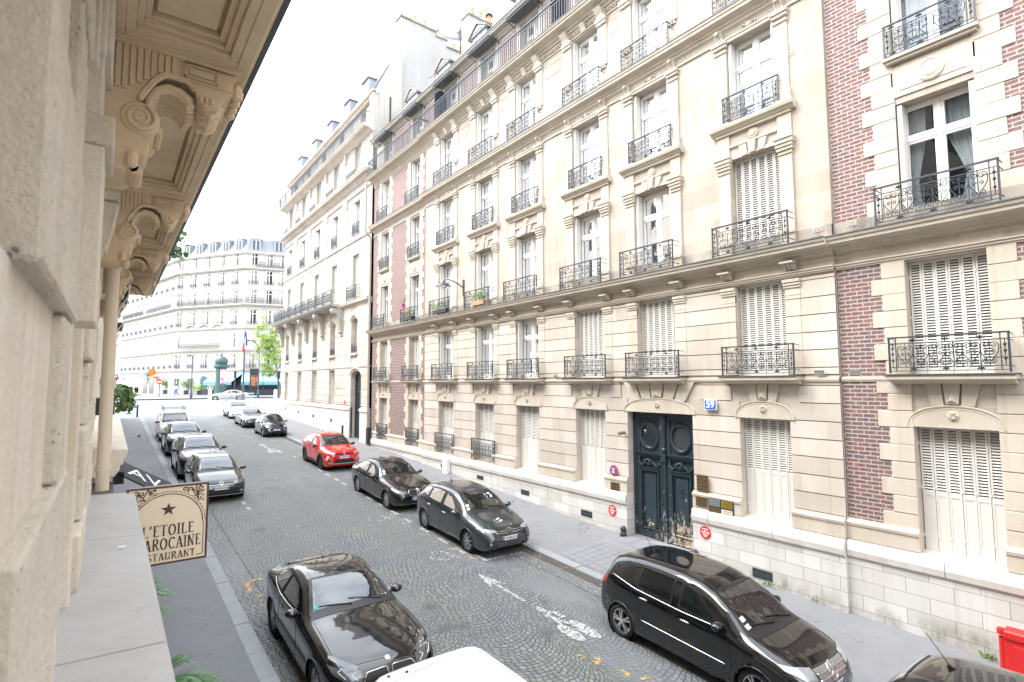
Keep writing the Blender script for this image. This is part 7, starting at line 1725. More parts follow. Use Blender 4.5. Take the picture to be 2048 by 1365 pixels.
# black compact van-like hatchback
BC = dict(L=4.27, W=1.78, H=1.60, fo=.80, wb=2.778, wheel=.317, paint='paint_black', spokes=5, dbl=True, sideglass='sideglass', rr=.232,
  top=[(0, .62), (.04, .72), (.12, .82), (.35, .93), (.7, 1.02), (.95, 1.09), (1.3, 1.28), (1.7, 1.475), (2.05, 1.57), (2.5, 1.60), (3.2, 1.58), (3.7, 1.52), (3.95, 1.44), (4.08, 1.25), (4.17, 1.02), (4.24, .94), (4.27, .70)],
  belt=[(0, .54), (.15, .72), (.5, .86), (1.0, .965), (2.2, 1.0), (3.3, 1.055), (4.0, 1.10), (4.2, .96), (4.27, .64)], roofw=[(0, .7), (1.0, .76), (1.8, .68), (2.5, .69), (3.4, .67), (3.95, .63), (4.27, .6)],
  windows=[([(1.50, 1.055), (1.9, 1.04), (2.28, 1.045)], [(1.56, 1.12), (1.95, 1.42), (2.26, 1.505)]), ([(2.40, 1.05), (2.9, 1.065), (3.22, 1.085)], [(2.39, 1.515), (2.85, 1.515), (3.20, 1.495)]), ([(3.34, 1.10), (3.6, 1.135), (3.84, 1.19)], [(3.31, 1.485), (3.55, 1.455), (3.80, 1.36)])],
  ws=(.98, 1.74, .82, .63), rw=(4.14, 3.98, .64, .58), chrome=[[(1.44, 1.025), (2.2, 1.02), (3.2, 1.06), (3.86, 1.15)], [(1.30, .52), (2.2, .535), (3.05, .55)]], doors=[[(1.24, .3), (1.20, .6), (1.28, 1.0)], [(2.33, .26), (2.35, .6), (2.33, 1.53)], [(3.36, 1.08), (3.22, .85), (3.05, .62), (2.95, .28)], [(1.28, .26), (2.2, .255), (2.98, .27)]], handles=[(2.10, .90), (3.02, .95)], chromehandle=True, hood=.16, mirror=(1.42, 1.10),
  front=[('front', 'headlight', 'lamp', 'patch', [(.44, .70), (.62, .70), (.80, .80)], [(.46, .84), (.62, .90), (.80, .94)], True), ('L', 'headlight_wing', 'lamp', 'patch', [(.16, .74), (.36, .84), (.56, .93)], [(.12, .86), (.34, .94), (.58, .96)], True),
   ('front', 'grille', 'silverp', 'patch', [(-.36, .60), (.36, .60)], [(-.44, .82), (.44, .82)], False), ('front', 'grille_bar', 'chrome', 'line', [(-.40, .68), (.40, .68)], False, .016), ('front', 'grille_bar', 'chrome', 'line', [(-.42, .76), (.42, .76)], False, .016), ('front', 'star_badge', 'chrome', 'line', [(.11*math.sin(2*PI*i/16), .715+.11*math.cos(2*PI*i/16)) for i in range(17)], False, .014), ('front', 'star_badge', 'chrome', 'line', [(0, .82), (0, .715), (.09, .66)], False, .012), ('front', 'star_badge', 'chrome', 'line', [(0, .715), (-.09, .66)], False, .012),
   ('front', 'lower_grille', 'trim', 'patch', [(-.46, .28), (.46, .28)], [(-.5, .42), (.5, .42)], False), ('L', 'tail_lamp', 'tail', 'patch', [(4.02, .92), (4.20, .92)], [(3.94, 1.10), (4.14, 1.12)], True), ('L', 'reflector', 'lamp', 'patch', [(4.10, .94), (4.19, .94)], [(4.08, .99), (4.18, .99)], True, .010)], plate=(0, .50, 'AB-941-RS'), antenna=(3.5, 0, .25))
# red crossover
RC = dict(L=4.41, W=1.80, H=1.575, fo=.90, wb=2.638, wheel=.345, paint='paint_red', spokes=5, dbl=False, rimm='rimd', clad='cladding', rr=.245,
  top=[(0, .72), (.04, .86), (.12, .93), (.4, 1.0), (.8, 1.06), (1.12, 1.10), (1.25, 1.14), (1.6, 1.34), (1.95, 1.50), (2.3, 1.565), (2.8, 1.565), (3.4, 1.52), (3.8, 1.44), (4.02, 1.34), (4.2, 1.12), (4.34, 1.0), (4.41, .72)],
  belt=[(0, .60), (.12, .80), (.5, .92), (1.2, .99), (2.2, 1.02), (3.3, 1.08), (4.1, 1.10), (4.35, .92), (4.41, .66)], roofw=[(0, .7), (1.2, .76), (1.9, .66), (2.5, .68), (3.4, .64), (4.0, .60), (4.41, .6)],
  windows=[([(1.68, 1.08), (2.0, 1.06), (2.40, 1.06)], [(1.74, 1.14), (2.05, 1.39), (2.40, 1.465)]), ([(2.48, 1.06), (2.9, 1.075), (3.22, 1.10)], [(2.48, 1.475), (2.85, 1.465), (3.18, 1.43)]), ([(3.28, 1.12), (3.5, 1.15), (3.70, 1.20)], [(3.24, 1.42), (3.45, 1.385), (3.66, 1.30)])],
  ws=(1.27, 2.0, .82, .62), rw=(4.18, 3.9, .62, .56), chrome=[], doors=[[(1.44, .4), (1.40, .7), (1.50, 1.04)], [(2.44, .34), (2.46, .7), (2.44, 1.49)], [(3.38, 1.08), (3.25, .85), (3.10, .62), (3.0, .38)]], handles=[(2.26, .92), (3.12, .97)], hood=.16, mirpaint='trim',
  front=[('front', 'headlight', 'lamp', 'patch', [(.44, .80), (.62, .82), (.82, .86)], [(.44, .85), (.62, .90), (.83, .95)], True), ('front', 'daytime_lamp', 'drl', 'patch', [(.78, .52), (.83, .56)], [(.70, .72), (.78, .74)], True, .012), ('front', 'upper_grille', 'trim', 'patch', [(-.44, .78), (.44, .78)], [(-.46, .85), (.46, .85)], False),
   ('front', 'lower_grille', 'trim', 'patch', [(-.52, .38), (.52, .38)], [(-.44, .56), (.44, .56)], False), ('front', 'bumper_trim', 'silverp', 'line', [(-.72, .40), (-.54, .37), (0, .36), (.54, .37), (.72, .40)], False, .022), ('front', 'bumper_trim', 'silverp', 'line', [(.72, .66), (.58, .54), (.60, .38)], True, .022), ('front', 'diamond_badge', 'chrome', 'line', [(0, .90), (.045, .82), (0, .74), (-.045, .82), (0, .90)], False, .010), ('L', 'tail_lamp', 'tail', 'patch', [(4.12, .94), (4.34, .94)], [(4.08, 1.05), (4.30, 1.05)], True)], plate=(0, .66, 'HA-805-FW'), antenna=(3.4, 0, .05))
# small rounded city car
FI = dict(L=3.57, W=1.63, H=1.49, fo=.70, wb=2.30, wheel=.295, paint='paint_navy', spokes=8, dbl=False, see=False, sideglass='carglass_dark',
  top=[(0, .52), (.04, .64), (.12, .76), (.3, .86), (.55, .94), (.82, 1.0), (.92, 1.05), (1.2, 1.26), (1.5, 1.42), (1.85, 1.485), (2.3, 1.47), (2.75, 1.38), (3.1, 1.20), (3.32, .95), (3.47, .86), (3.57, .60)],
  belt=[(0, .46), (.15, .66), (.5, .82), (.9, .92), (2.0, .95), (3.0, .98), (3.4, .84), (3.57, .52)], roofw=[(0, .66), (.9, .74), (1.5, .66), (2.2, .66), (2.9, .60), (3.57, .6)],
  windows=[([(1.28, .99), (1.7, .975), (2.16, .98)], [(1.34, 1.05), (1.65, 1.32), (2.14, 1.385)]), ([(2.24, .99), (2.5, 1.0), (2.85, 1.05)], [(2.22, 1.38), (2.45, 1.36), (2.78, 1.22)])], ws=(.94, 1.52, .80, .62), rw=(3.2, 2.9, .60, .54), doors=[[(1.06, .3), (1.05, .6), (1.14, .93)], [(2.20, 1.0), (2.20, .6), (2.12, .27)]], handles=[(2.0, .80)], hood=.14,
  front=[('front', 'headlight', 'lamp', 'patch', [(.48, .68), (.66, .68)], [(.48, .84), (.66, .86)], True), ('front', 'fog_lamp', 'lamp', 'patch', [(.46, .50), (.54, .50)], [(.46, .57), (.54, .57)], True), ('front', 'whisker_trim', 'chrome', 'line', [(-.24, .66), (.24, .66)], False, .010), ('front', 'lower_grille', 'trim', 'patch', [(-.34, .28), (.34, .28)], [(-.38, .40), (.38, .40)], False), ('L', 'tail_lamp', 'tail', 'patch', [(3.36, .70), (3.48, .70)], [(3.32, .88), (3.42, .9)], True)], plate=(0, .52, 'EL-064-XB'))
# dark slate saloon, white small crossover
SD = dict(S3); SD.update(L=4.75, paint='paint_slate', see=False, sideglass='carglass_dark', front=std_front(.68, .5, 'lampd')+[('front', 'fang_lamp', 'drl', 'patch', [(.74, .46), (.78, .48)], [(.74, .66), (.78, .66)], True)], plate=None, top=S3['top'][:-1]+[(4.75, .72)], belt=S3['belt'][:-1]+[(4.75, .66)], roofw=S3['roofw'][:-1]+[(4.75, .7)])
WC = dict(C4); WC.update(L=4.0, H=1.52, paint='paint_white', see=False, clad='cladding', sideglass='carglass_dark', wb=2.54, fo=.80, top=[(t*4.0/4.33, z*1.03) for t, z in C4['top']], belt=[(t*4.0/4.33, z*1.03) for t, z in C4['belt']], roofw=[(t*4.0/4.33, z) for t, z in C4['roofw']],
  windows=[([(t*.924, z*1.03) for t, z in lo], [(t*.924, z*1.03) for t, z in hi]) for lo, hi in C4['windows']], ws=(1.09, 1.83, .8, .6), rw=(3.8, 3.53, .62, .58), doors=[[(t*.924, z*1.03) for t, z in d] for d in C4['doors']], handles=[(2.05, .86)], plate=None, antenna=None, wheel=.32,
  front=std_front(.74, .5)+[('L', 'door_bump', 'cladding', 'patch', [(1.5, .36), (2.9, .38)], [(1.5, .50), (2.9, .52)], True, .014), ('front', 'red_accent', 'tail', 'patch', [(.58, .40), (.68, .40)], [(.58, .48), (.68, .48)], True, .012)])
# black hatchback with a chrome grille bar, black crossovers and the white van on the left
PO = dict(C4); PO.update(L=4.06, W=1.75, H=1.46, paint='paint_black', wb=2.55, fo=.80, top=[(t*4.06/4.33, z*.985) for t, z in C4['top']], belt=[(t*4.06/4.33, z*.985) for t, z in C4['belt']], roofw=[(t*4.06/4.33, z) for t, z in C4['roofw']], sideglass='carglass_dark',
  windows=[([(t*.9376, z*.985) for t, z in lo], [(t*.9376, z*.985) for t, z in hi]) for lo, hi in C4['windows']], ws=(1.10, 1.86, .8, .6), rw=(3.86, 3.58, .62, .58), doors=[[(t*.9376, z*.985) for t, z in d] for d in C4['doors']], handles=[(2.08, .82), (2.98, .86)], chromehandle=False, antenna=(3.2, 0, .3), plate=(0, .53, 'EW-815-GM'),
  front=[('front', 'headlight', 'lampd', 'patch', [(.40, .66), (.60, .66), (.78, .72)], [(.40, .72), (.60, .76), (.80, .80)], True), ('front', 'upper_grille', 'trim', 'patch', [(-.40, .64), (.40, .64)], [(-.40, .71), (.40, .71)], False), ('front', 'grille_bar', 'chrome', 'line', [(-.76, .665), (-.42, .648), (.42, .648), (.76, .665)], False, .009), ('front', 'round_badge', 'chrome', 'line', [(.062*math.sin(2*PI*i/14), .685+.062*math.cos(2*PI*i/14)) for i in range(15)], False, .012), ('front', 'round_badge', 'chrome', 'line', [(-.035, .72), (0, .65), (.035, .72)], False, .008),
   ('front', 'lower_grille', 'trim', 'patch', [(-.46, .29), (.46, .29)], [(-.5, .42), (.5, .42)], False), ('front', 'fog_lamp', 'lamp', 'patch', [(.60, .36), (.70, .38)], [(.60, .42), (.70, .43)], True), ('front', 'lip', 'silverp', 'line', [(-.7, .265), (.7, .265)], False, .010)])
X1 = dict(RC); X1.update(L=4.62, W=1.88, H=1.66, paint='paint_black', clad=None, rimm='rim', wb=2.75, fo=.88, see=True, sideglass='carglass_dark', top=[(t*4.62/4.41, z*1.05) for t, z in RC['top']], belt=[(t*4.62/4.41, z*1.05) for t, z in RC['belt']], roofw=[(t*4.62/4.41, z) for t, z in RC['roofw']], windows=[([(t*1.0476, z*1.05) for t, z in lo], [(t*1.0476, z*1.05) for t, z in hi]) for lo, hi in RC['windows']],
  ws=(1.33, 2.10, .82, .62), rw=(4.38, 4.09, .62, .56), doors=[[(t*1.0476, z*1.05) for t, z in d] for d in RC['doors']], handles=[(2.37, .97), (3.27, 1.02)], wheel=.36, rr=.25, plate=None, chrome=[[(1.7, 1.10), (2.5, 1.095), (3.8, 1.22)]],
  front=[('front', 'headlight', 'lampd', 'patch', [(.50, .84), (.66, .86), (.86, .90)], [(.50, .92), (.66, .96), (.87, 1.0)], True), ('front', 'daytime_lamp', 'drl', 'line', [(.50, .93), (.66, .965), (.86, 1.0)], True, .010), ('front', 'upper_grille', 'trim', 'patch', [(-.46, .62), (.46, .62)], [(-.48, .88), (.48, .88)], False), ('front', 'lower_grille', 'trim', 'patch', [(-.6, .36), (.6, .36)], [(-.64, .50), (.64, .50)], False), ('front', 'bumper_trim', 'silverp', 'line', [(-.7, .34), (.7, .34)], False, .018)])
X2 = dict(X1); X2.update(paint='paint_black', see=False, front=X1['front']+[('top', 'bonnet_flash', 'silverp', 'patch', [(.3, .30), (1.0, .40)], [(.3, .50), (1.0, .56)], True, .004)])
VN = dict(L=4.30, W=1.80, H=1.82, fo=.86, wb=2.70, wheel=.31, paint='paint_white', see=False, spokes=6, dbl=False, sideglass='carglass_dark', cat='van',
  top=[(0, .68), (.05, .80), (.15, .92), (.5, 1.06), (.9, 1.16), (1.02, 1.22), (1.3, 1.46), (1.65, 1.70), (2.0, 1.80), (2.6, 1.82), (3.6, 1.80), (4.05, 1.785), (4.2, 1.74), (4.26, 1.55), (4.285, 1.1), (4.30, .7)], belt=[(0, .58), (.15, .80), (.6, .98), (1.2, 1.08), (2.5, 1.10), (4.0, 1.12), (4.25, 1.0), (4.3, .6)], roofw=[(0, .72), (1.1, .82), (1.8, .76), (2.6, .80), (4.0, .78), (4.3, .7)],
  windows=[([(1.42, 1.16), (1.8, 1.13), (2.2, 1.13)], [(1.46, 1.22), (1.78, 1.56), (2.2, 1.66)])], ws=(1.06, 1.72, .82, .68), doors=[[(1.25, .3), (1.2, .8), (1.3, 1.1)], [(2.28, .26), (2.28, 1.68)], [(3.3, .28), (3.3, 1.68)]], handles=[(2.12, .98), (2.5, .98)], hood=.20, mirpaint='trim', plan=[(0, .74), (.06, .82), (.2, .92), (.5, .98), (.9, 1), (3.9, 1.0), (4.2, .97), (4.30, .93)],
  front=std_front(.80, .44)+[('front', 'bumper', 'cladding', 'patch', [(-.74, .30), (.74, .30)], [(-.76, .54), (.76, .54)], False, .004)])
DK = dict(PO); DK.update(L=4.1, H=1.60, top=[(t, z*1.095) for t, z in PO['top']], belt=[(t, z*1.08) for t, z in PO['belt']], windows=[([(t, z*1.08) for t, z in lo], [(t, z*1.085) for t, z in hi]) for lo, hi in PO['windows']], paint='paint_dgrey', antenna=(3.22, 0, .42), plate=None, rr=.22)
def car(nm, spec, x, yf, label, extra=None, group='cars parked along the kerbs'):
    o, proj, line, patch = build_car(nm, spec, label, group)
    if extra: extra(o, spec, proj, line, patch)
    place(o, x, yf, spec['L']); return o
def rack(o, s, proj, line, patch):
    b = MB(); z = 1.86
    for sg in (-1, 1): b.tube([(.55, sg*.60, z+.10), (-1.75, sg*.60, z+.10)], .022, 6); b.tube([(.55, sg*.60, z+.22), (-1.75, sg*.60, z+.22)], .016, 6)
    for k in range(5): x = .5-.55*k; b.tube([(x, -.60, z+.08), (x, .60, z+.08)], .02, 5); b.tube([(x, -.6, z-.06), (x, -.6, z+.22)], .016, 5); b.tube([(x, .6, z-.06), (x, .6, z+.22)], .016, 5)
    b.tube([(.55, -.6, z+.22), (.55, .6, z+.22)], .018, 6); b.tube([(-1.75, -.6, z+.22), (-1.75, .6, z+.22)], .018, 6); b.build('roof_rack', M['silverp'], o)
def badge(o, s, proj, line, patch):
    b = MB(); p = proj('top', .14, 0, .006); n = Vector((.35, 0, .94)); b.lathe([(0, .006), (.038, .004), (.042, 0)], (0, 0, 0), 'z', 16); q = b.build('round_badge', M['drl'], o); q.location = p; q.rotation_euler = (0, .5, 0)
    b = MB(); b.lathe([(0, 0), (.05, 0)], (0, 0, 0), 'z', 14); q = b.build('sticker', plain('green_sticker', (.02, .42, .40), .4), o); q.location = proj('top', s['ws'][0]+.10, -.60, .012) if s is S2 else proj('top', s['ws'][0]+.12, .58, .012); q.rotation_euler = (0, .48, 0)
def stickers(o, s, proj, line, patch):
    for k in range(2):
        t = s['ws'][0]+.10+.11*k; p = [proj('top', t+a, -.60+.02*k+c, .012) for a, c in ((-.035, -.045), (.035, -.045), (.035, .045), (-.035, .045))]; b = MB(); b.poly(p); b.build('sticker', M['sign_white'], o)
def badge3(o, s, proj, line, patch):
    b = MB(); b.lathe([(0, .006), (.038, .004), (.042, 0)], (0, 0, 0), 'z', 16); q = b.build('round_badge', M['drl'], o); q.location = proj('top', .16, 0, .006); q.rotation_euler = (0, .5, 0); stickers(o, s, proj, line, patch)
car('parked_car', BC, 9.14, 4.07, 'black tall hatchback with a star grille parked below the double door', stickers)
car('parked_car', C4, 9.14, 12.50, 'dark grey hatchback with chrome chevron grille parked on the right', stickers)
car('parked_car', S3, 9.06, 17.95, 'black saloon parked between the dark grey hatchback and the red crossover', badge3)
car('parked_car', RC, 9.20, 26.1, 'bright red crossover with black wheel arches parked on the right')
car('parked_car', FI, 9.36, 40.1, 'small rounded blue-black city car, first beyond the red crossover')
car('parked_car', SD, 9.30, 46.4, 'dark slate saloon parked behind the small rounded city car')
car('parked_car', WC, 9.50, 54.0, 'white small crossover parked nearest the crossing on the right')
car('parked_car', S2, 3.60, 8.02, 'black coupe reflecting the sky, parked at the near left kerb', badge)
car('parked_car', PO, 3.42, 22.55, 'black hatchback with a chrome grille line, first in the left row beyond the restaurant sign')
car('parked_car', X1, 3.42, 27.35, 'black crossover parked second in the left row, behind the hatchback with the round badge')
car('parked_car', X2, 3.45, 34.4, 'black crossover with pale bonnet panels, just below the white van with roof rack')
car('parked_van', VN, 3.50, 41.0, 'white van with a roof rack at the far end of the left row', rack)
def roof_bits(o, s, proj, line, patch):
    line('top', [(3.9, -.62), (3.98, 0), (3.9, .62)], .006, 'roof_seam', M['silverp'], n=20); line('top', [(1.8, .60), (3.9, .62)], .005, 'roof_seam', M['silverp'], n=20); line('top', [(1.8, -.60), (3.9, -.62)], .005, 'roof_seam', M['silverp'], n=20)
    for t_, y_ in ((4.05, -.55), (4.0, -.35)): p = proj('top', t_, y_, 0); b = MB(); b.lathe([(.02, 0), (.016, .012), (0, .014)], tuple(p), 'z', 10); b.build('roof_plug', M['trim'], o)
car('parked_van', dict(VN, H=1.85), 3.22, 2.0, 'white van cut off by the bottom edge, in front of the black coupe', roof_bits)
car('parked_car', DK, 8.74, -.72, 'dark grey hatchback with a roof aerial, cut off at the bottom right corner')
# ================================================================== road paint
def road_z(x, y): return (zr(y)+.05*(1-((x-6.1)/3.7)**2) if y < 59.4 else zr(y)+.02)+.008
def marks(name, polys, m):
    b = MB()
    for P in polys: b.poly([(x, y, road_z(x, y)) for x, y in P])
    return tag(b.build(name, m), kind='structure')
def ell(cx, cy, rx, ry, n=18, a0=0, a1=360): return [(cx+rx*math.cos(R(a0+(a1-a0)*i/n)), cy+ry*math.sin(R(a0+(a1-a0)*i/n))) for i in range(n if a1-a0 == 360 else n+1)]
def ribbon(pts, w):
    out = []
    for (a, b_), (c, d) in zip(pts[:-1], pts[1:]):
        L = math.hypot(c-a, d-b_) or 1; nx, ny = -(d-b_)/L*w/2, (c-a)/L*w/2
        out.append([(a+nx, b_+ny), (c+nx, d+ny), (c-nx, d-ny), (a-nx, b_-ny)])
    return out
def arrow(x, y0, y1, hw=.27, sh=.055, hl=.95): return [[(x-sh, y0), (x+sh, y0), (x+sh, y1-hl*.75), (x-sh, y1-hl*.75)], [(x-hw, y1-hl), (x, y1-hl*.72), (x+hw, y1-hl), (x, y1)]]
def cyclist(x, y, s=1.0):
    P = [ell(x+.20*s, y, .17*s, .52*s), ell(x-.20*s, y+.04*s, .17*s, .46*s)]
    P += ribbon([(x-.20*s, y+.25*s), (x-.05*s, y+.75*s), (x+.12*s, y+.35*s)], .09*s)+ribbon([(x-.02*s, y+.65*s), (x-.10*s, y+1.05*s), (x+.16*s, y+1.12*s), (x+.20*s, y+.7*s)], .12*s)+[ell(x-.02*s, y+1.35*s, .085*s, .20*s)]
    return P
marks('bicycle_arrow_marking', arrow(7.66, 9.95, 11.9, .22, .045)+cyclist(7.72, 8.25, .85), M['mark'])
marks('far_bicycle_marking', arrow(7.72, 35.2, 37.3)+cyclist(7.75, 33.6), M['mark'])
def wheelchair(x, y): return ribbon(ell(x, y, .24, .36, 16, -150, 80), .07)+ribbon([(x-.02, y+.40), (x-.30, y+.1), (x-.34, y-.25)], .07)+ribbon([(x+.22, y+.05), (x+.34, y-.32), (x+.44, y-.30)], .08)
marks('wheelchair_marking', wheelchair(7.52, 13.5)+wheelchair(7.45, 17.8), M['mark2'])
ds = []
for y in (30.9, 26.35, 25.2, 24.0, 22.95, 21.2, 20.1, 19.0, 17.85, 16.7, 15.5, 14.3, 13.3): x = 8.20+.004*(y-20); ds.append([(x-.06, y), (x+.06, y), (x+.06, y+.55), (x-.06, y+.55)])
ds += [[(8.31, 12.60), (8.43, 12.60), (8.43, 13.1), (8.31, 13.1)], [(8.31, 12.52), (8.95, 12.52), (8.95, 12.62), (8.31, 12.62)], [(9.2, 12.52), (9.7, 12.52), (9.7, 12.62), (9.2, 12.62)], [(8.7, 38.3), (9.7, 38.3), (9.7, 38.4), (8.7, 38.4)]]
for y in (21.85, 20.95): ds.append([(4.03, y), (4.15, y), (4.15, y+.45), (4.03, y+.45)])
marks('parking_bay_marking', ds, M['mark'])
rnd = random.Random(5); sc2 = []
for y0, y1 in ((16.4, 18.4), (25.6, 28.0)):
    y = y1
    while y > y0: sc2 += ribbon([(7.93+rnd.uniform(-.06, .06), y), (8.0+rnd.uniform(-.06, .06), y-.10), (7.93+rnd.uniform(-.06, .06), y-.16), (8.02, y-.2)], .05); y -= .30
marks('delivery_bay_lettering', sc2, M['mark2'])
yl = [[(2.72, 13.85), (2.84, 13.85), (2.84, 14.6), (2.72, 14.6)], [(2.84, 14.46), (3.15, 14.46), (3.15, 14.6), (2.84, 14.6)]]
for x, y in ((2.95, 13.55), (8.0, 15.4), (7.98, 14.55), (8.05, 13.8), (8.1, 12.95), (7.26, 7.2), (7.4, 6.7), (7.1, 7.5), (7.55, 6.4), (4.92, 9.4)):
    for k in range(2): a = rnd.uniform(0, 6); q = [(x+rnd.uniform(-.10, .10), y+rnd.uniform(-.14, .14)) for _ in range(3)]; yl += ribbon(q, .06)
marks('yellow_marking', yl, M['yel'])
cw = []
for k in range(13): x = 2.9+1.0*k; cw.append([(x-.25, 59.6), (x+.25, 59.6), (x+.25, 62.4), (x-.25, 62.4)])
cw2 = []
for k in range(9): y = 64.5+1.0*k; cw2.append([(14.5, y-.25), (17.5, y-.25), (17.5, y+.25), (14.5, y+.25)])
marks('zebra_crossing', cw+cw2, M['mark'])
b = MB(); y = -3.0
for i in range(40): y0, y1 = 9+i*.9, 9+(i+1)*.9; b.quad((9.72, y0, road_z(9.72, y0)-.002), (9.975, y0, road_z(9.975, y0)), (9.975, y1, road_z(9.975, y1)), (9.72, y1, road_z(9.72, y1)-.002))
M['gutterdirt'] = paint_mark('gutter_silt', (.085, .075, .06), .42, 5)
tag(b.build('gutter_silt', M['gutterdirt']), kind='structure')
# stone blocks of the carriage crossing in the right pavement
b = MB()
for i in range(11):
    for j in range(7):
        u, w = 8.9+.26*i, 10.35+.26*j; b.quad(*[(x, y, zs(x, y)+.006) for x, y in ((w, u), (w+.245, u), (w+.245, u+.245), (w, u+.245))])
for j in range(5): b.quad(*[(x, y, zs(x, y)+.006) for x, y in ((12.3, 9.0+.5*j), (12.85, 9.0+.5*j), (12.85, 9.48+.5*j), (12.3, 9.48+.5*j))])
tag(b.build('paving_blocks', M['pave2']), kind='structure')
tag(marks('kerb_paint', [], M['yel']), kind='structure') if False else None
# ================================================================== small street things
# red plastic barrier
t = empty('plastic_barrier', (12.2, 2.05, zs(12.2, 2.05)), 0, 'red plastic traffic barrier standing on the right pavement at the picture edge', 'barrier')
b = MB(); b.prism([(-.16, 0), (.16, 0), (.16, .12), (.11, .16), (.11, .78), (.14, .82), (.14, .92), (.09, .95), (-.09, .95), (-.14, .92), (-.14, .82), (-.11, .78), (-.11, .16), (-.16, .12)], lambda a, c, h: (a, h, c), -.62, .62); b.build('body', M['red'], t, bevel=.02, seg=2)
b = MB()
for s in (-1, 1):
    for k in range(3): b.box(s*.108-.02, s*.108+.02, -.50+.36*k, -.22+.36*k, .22, .72)
    b.box(-.20, .20, s*.60-.06, s*.60+.06, 0, .10)
for s in (-1, 1): b.lathe([(.05, .14), (.05, .78)], (0, s*.66, 0), 'z', 10); b.lathe([(0, .0), (.07, .0), (.07, .1), (0, .1)], (0, s*.66, .82), 'z', 10)
b.build('rib', M['red'], t, bevel=.012, seg=2)
# posts by the left corner
b = MB(); b.tube([(1.45, 62.2, zk(62)), (1.45, 62.2, zk(62)+1.75)], .09, 8); b.lathe([(.22, 0), (.22, .06), (.12, .1)], (1.45, 62.2, zk(62)), 'z', 12); tag(b.build('post', M['iron2']), 'dark post on a round foot at the left corner behind the potted flowers', 'post')
b = MB(); b.tube([(1.97, 58.3, zk(58)), (1.97, 58.3, zk(58)+1.0)], .07, 8); b.lathe([(.08, 0), (.09, .06), (0, .12)], (1.97, 58.3, zk(58)+1.0), 'z', 8); tag(b.build('bollard', M['iron2']), 'slim dark bollard at the end of the left pavement', 'bollard')
# pigeon
t = empty('pigeon', (1.60, 42.7, zs(1.6, 42.7)), R(60), 'grey pigeon walking on the left pavement', 'pigeon'); M['pigeon'] = plain('pigeon_grey', (.07, .075, .09), .7, var=.4, scale=25)
b = MB(); V = [(-.20, 0, .13, .012), (-.12, 0, .14, .04), (-.02, 0, .15, .065), (.06, 0, .17, .06), (.10, 0, .20, .04), (.12, 0, .245, .03), (.145, 0, .26, .028), (.17, 0, .255, .012), (.20, 0, .245, .004)]
b.tube([v[:3] for v in V], [v[3] for v in V], 10); b.build('body', M['pigeon'], t, smooth=True)
b = MB()
for s in (-1, 1): b.tube([(.0, s*.025, .10), (.01, s*.027, .05), (.0, s*.028, 0), (.035, s*.03, .003)], .005, 4)
b.build('legs', M['copper'], t)
for s in (-1, 1): b = MB(); b.prism([(-.17, .0), (-.05, .045), (.06, .03), (.05, -.02), (-.08, -.02)], lambda a, c, h: (a, s*(.045+h), .155+c*.6), .0, .012); b.build('wing', M['trim'], t)
# flowers and pots on the far first-floor balcony rails
rnd = random.Random(21)
def box_plant(u, v, w, label, blooms, pots):
    t = empty('flower_box', (FX-.52, u, v), 0, label, 'plant', 'flower boxes on the balconies'); b = MB(); b.box(-.09, .09, -w/2, w/2, .05, .22); b.build('trough', M['terra'] if pots else M['iron2'], t)
    b = MB(); leaf_cloud(b, [(rnd.gauss(0, .10), rnd.uniform(-w/2, w/2), .30+abs(rnd.gauss(0, .16))) for _ in range(110)], .10, rnd); b.build('foliage', M['leaf2'], t)
    for m, n in blooms: b = MB(); leaf_cloud(b, [(rnd.gauss(-.05, .08), rnd.uniform(-w/2, w/2), .35+abs(rnd.gauss(0, .18))) for _ in range(n)], .06, rnd); b.build('bloom', M[m], t)
box_plant(26.2, 3.22, 1.2, 'flower box with red and magenta blooms on the balcony beside the brick strip', (('petal', 40), ('redpetal', 30)), False)
box_plant(22.6, 3.22, 1.3, 'low green flower box on the balcony under the wall lamp', (), False)
box_plant(19.3, 3.22, .9, 'terracotta trough of small green plants on the balcony right of the wall lamp', (('redpetal', 10),), True)
t = empty('potted_flower', (FX-.50, 26.75, 4.02), 0, 'magenta flower in a pink pot standing on the flower balcony rail', 'plant'); b = MB(); b.lathe([(.0, 0), (.08, 0), (.11, .18), (.0, .17)], (0, 0, 0), 'z', 10); b.build('pot', M['petal'], t)
b = MB(); leaf_cloud(b, [(rnd.gauss(0, .07), rnd.gauss(0, .10), .30+rnd.gauss(0, .10)) for _ in range(50)], .09, rnd); b.build('foliage', M['leaf2'], t)
b = MB(); rnd = random.Random(77)
for _ in range(150):
    x, y = (rnd.uniform(9.4, 9.95) if rnd.random() < .5 else rnd.uniform(2.5, 9.5)), rnd.uniform(5, 30); a = rnd.random()*6.28; s = rnd.uniform(.012, .032); z = road_z(x, y)+.006
    b.quad(*[(x+s*1.4*math.cos(a+q), y+s*math.sin(a+q), z+.004*k) for k, q in enumerate((0, 1.5, 3.1, 4.6))], mi=rnd.randrange(3))
tag(b.build('fallen_leaves', [M['leaf3'], M['terra'], M['sign_white']]), kind='stuff')
b = MB(); b.prism([(0, 0), (.055, .004), (.056, .02), (.004, .018)], lambda a, c, h: (.10+a, 5.55+c, -1.343+h), 0, .012); tag(b.build('paper_scrap', M['sign_white']), 'scrap of white paper lying on the grey ledge', 'litter')
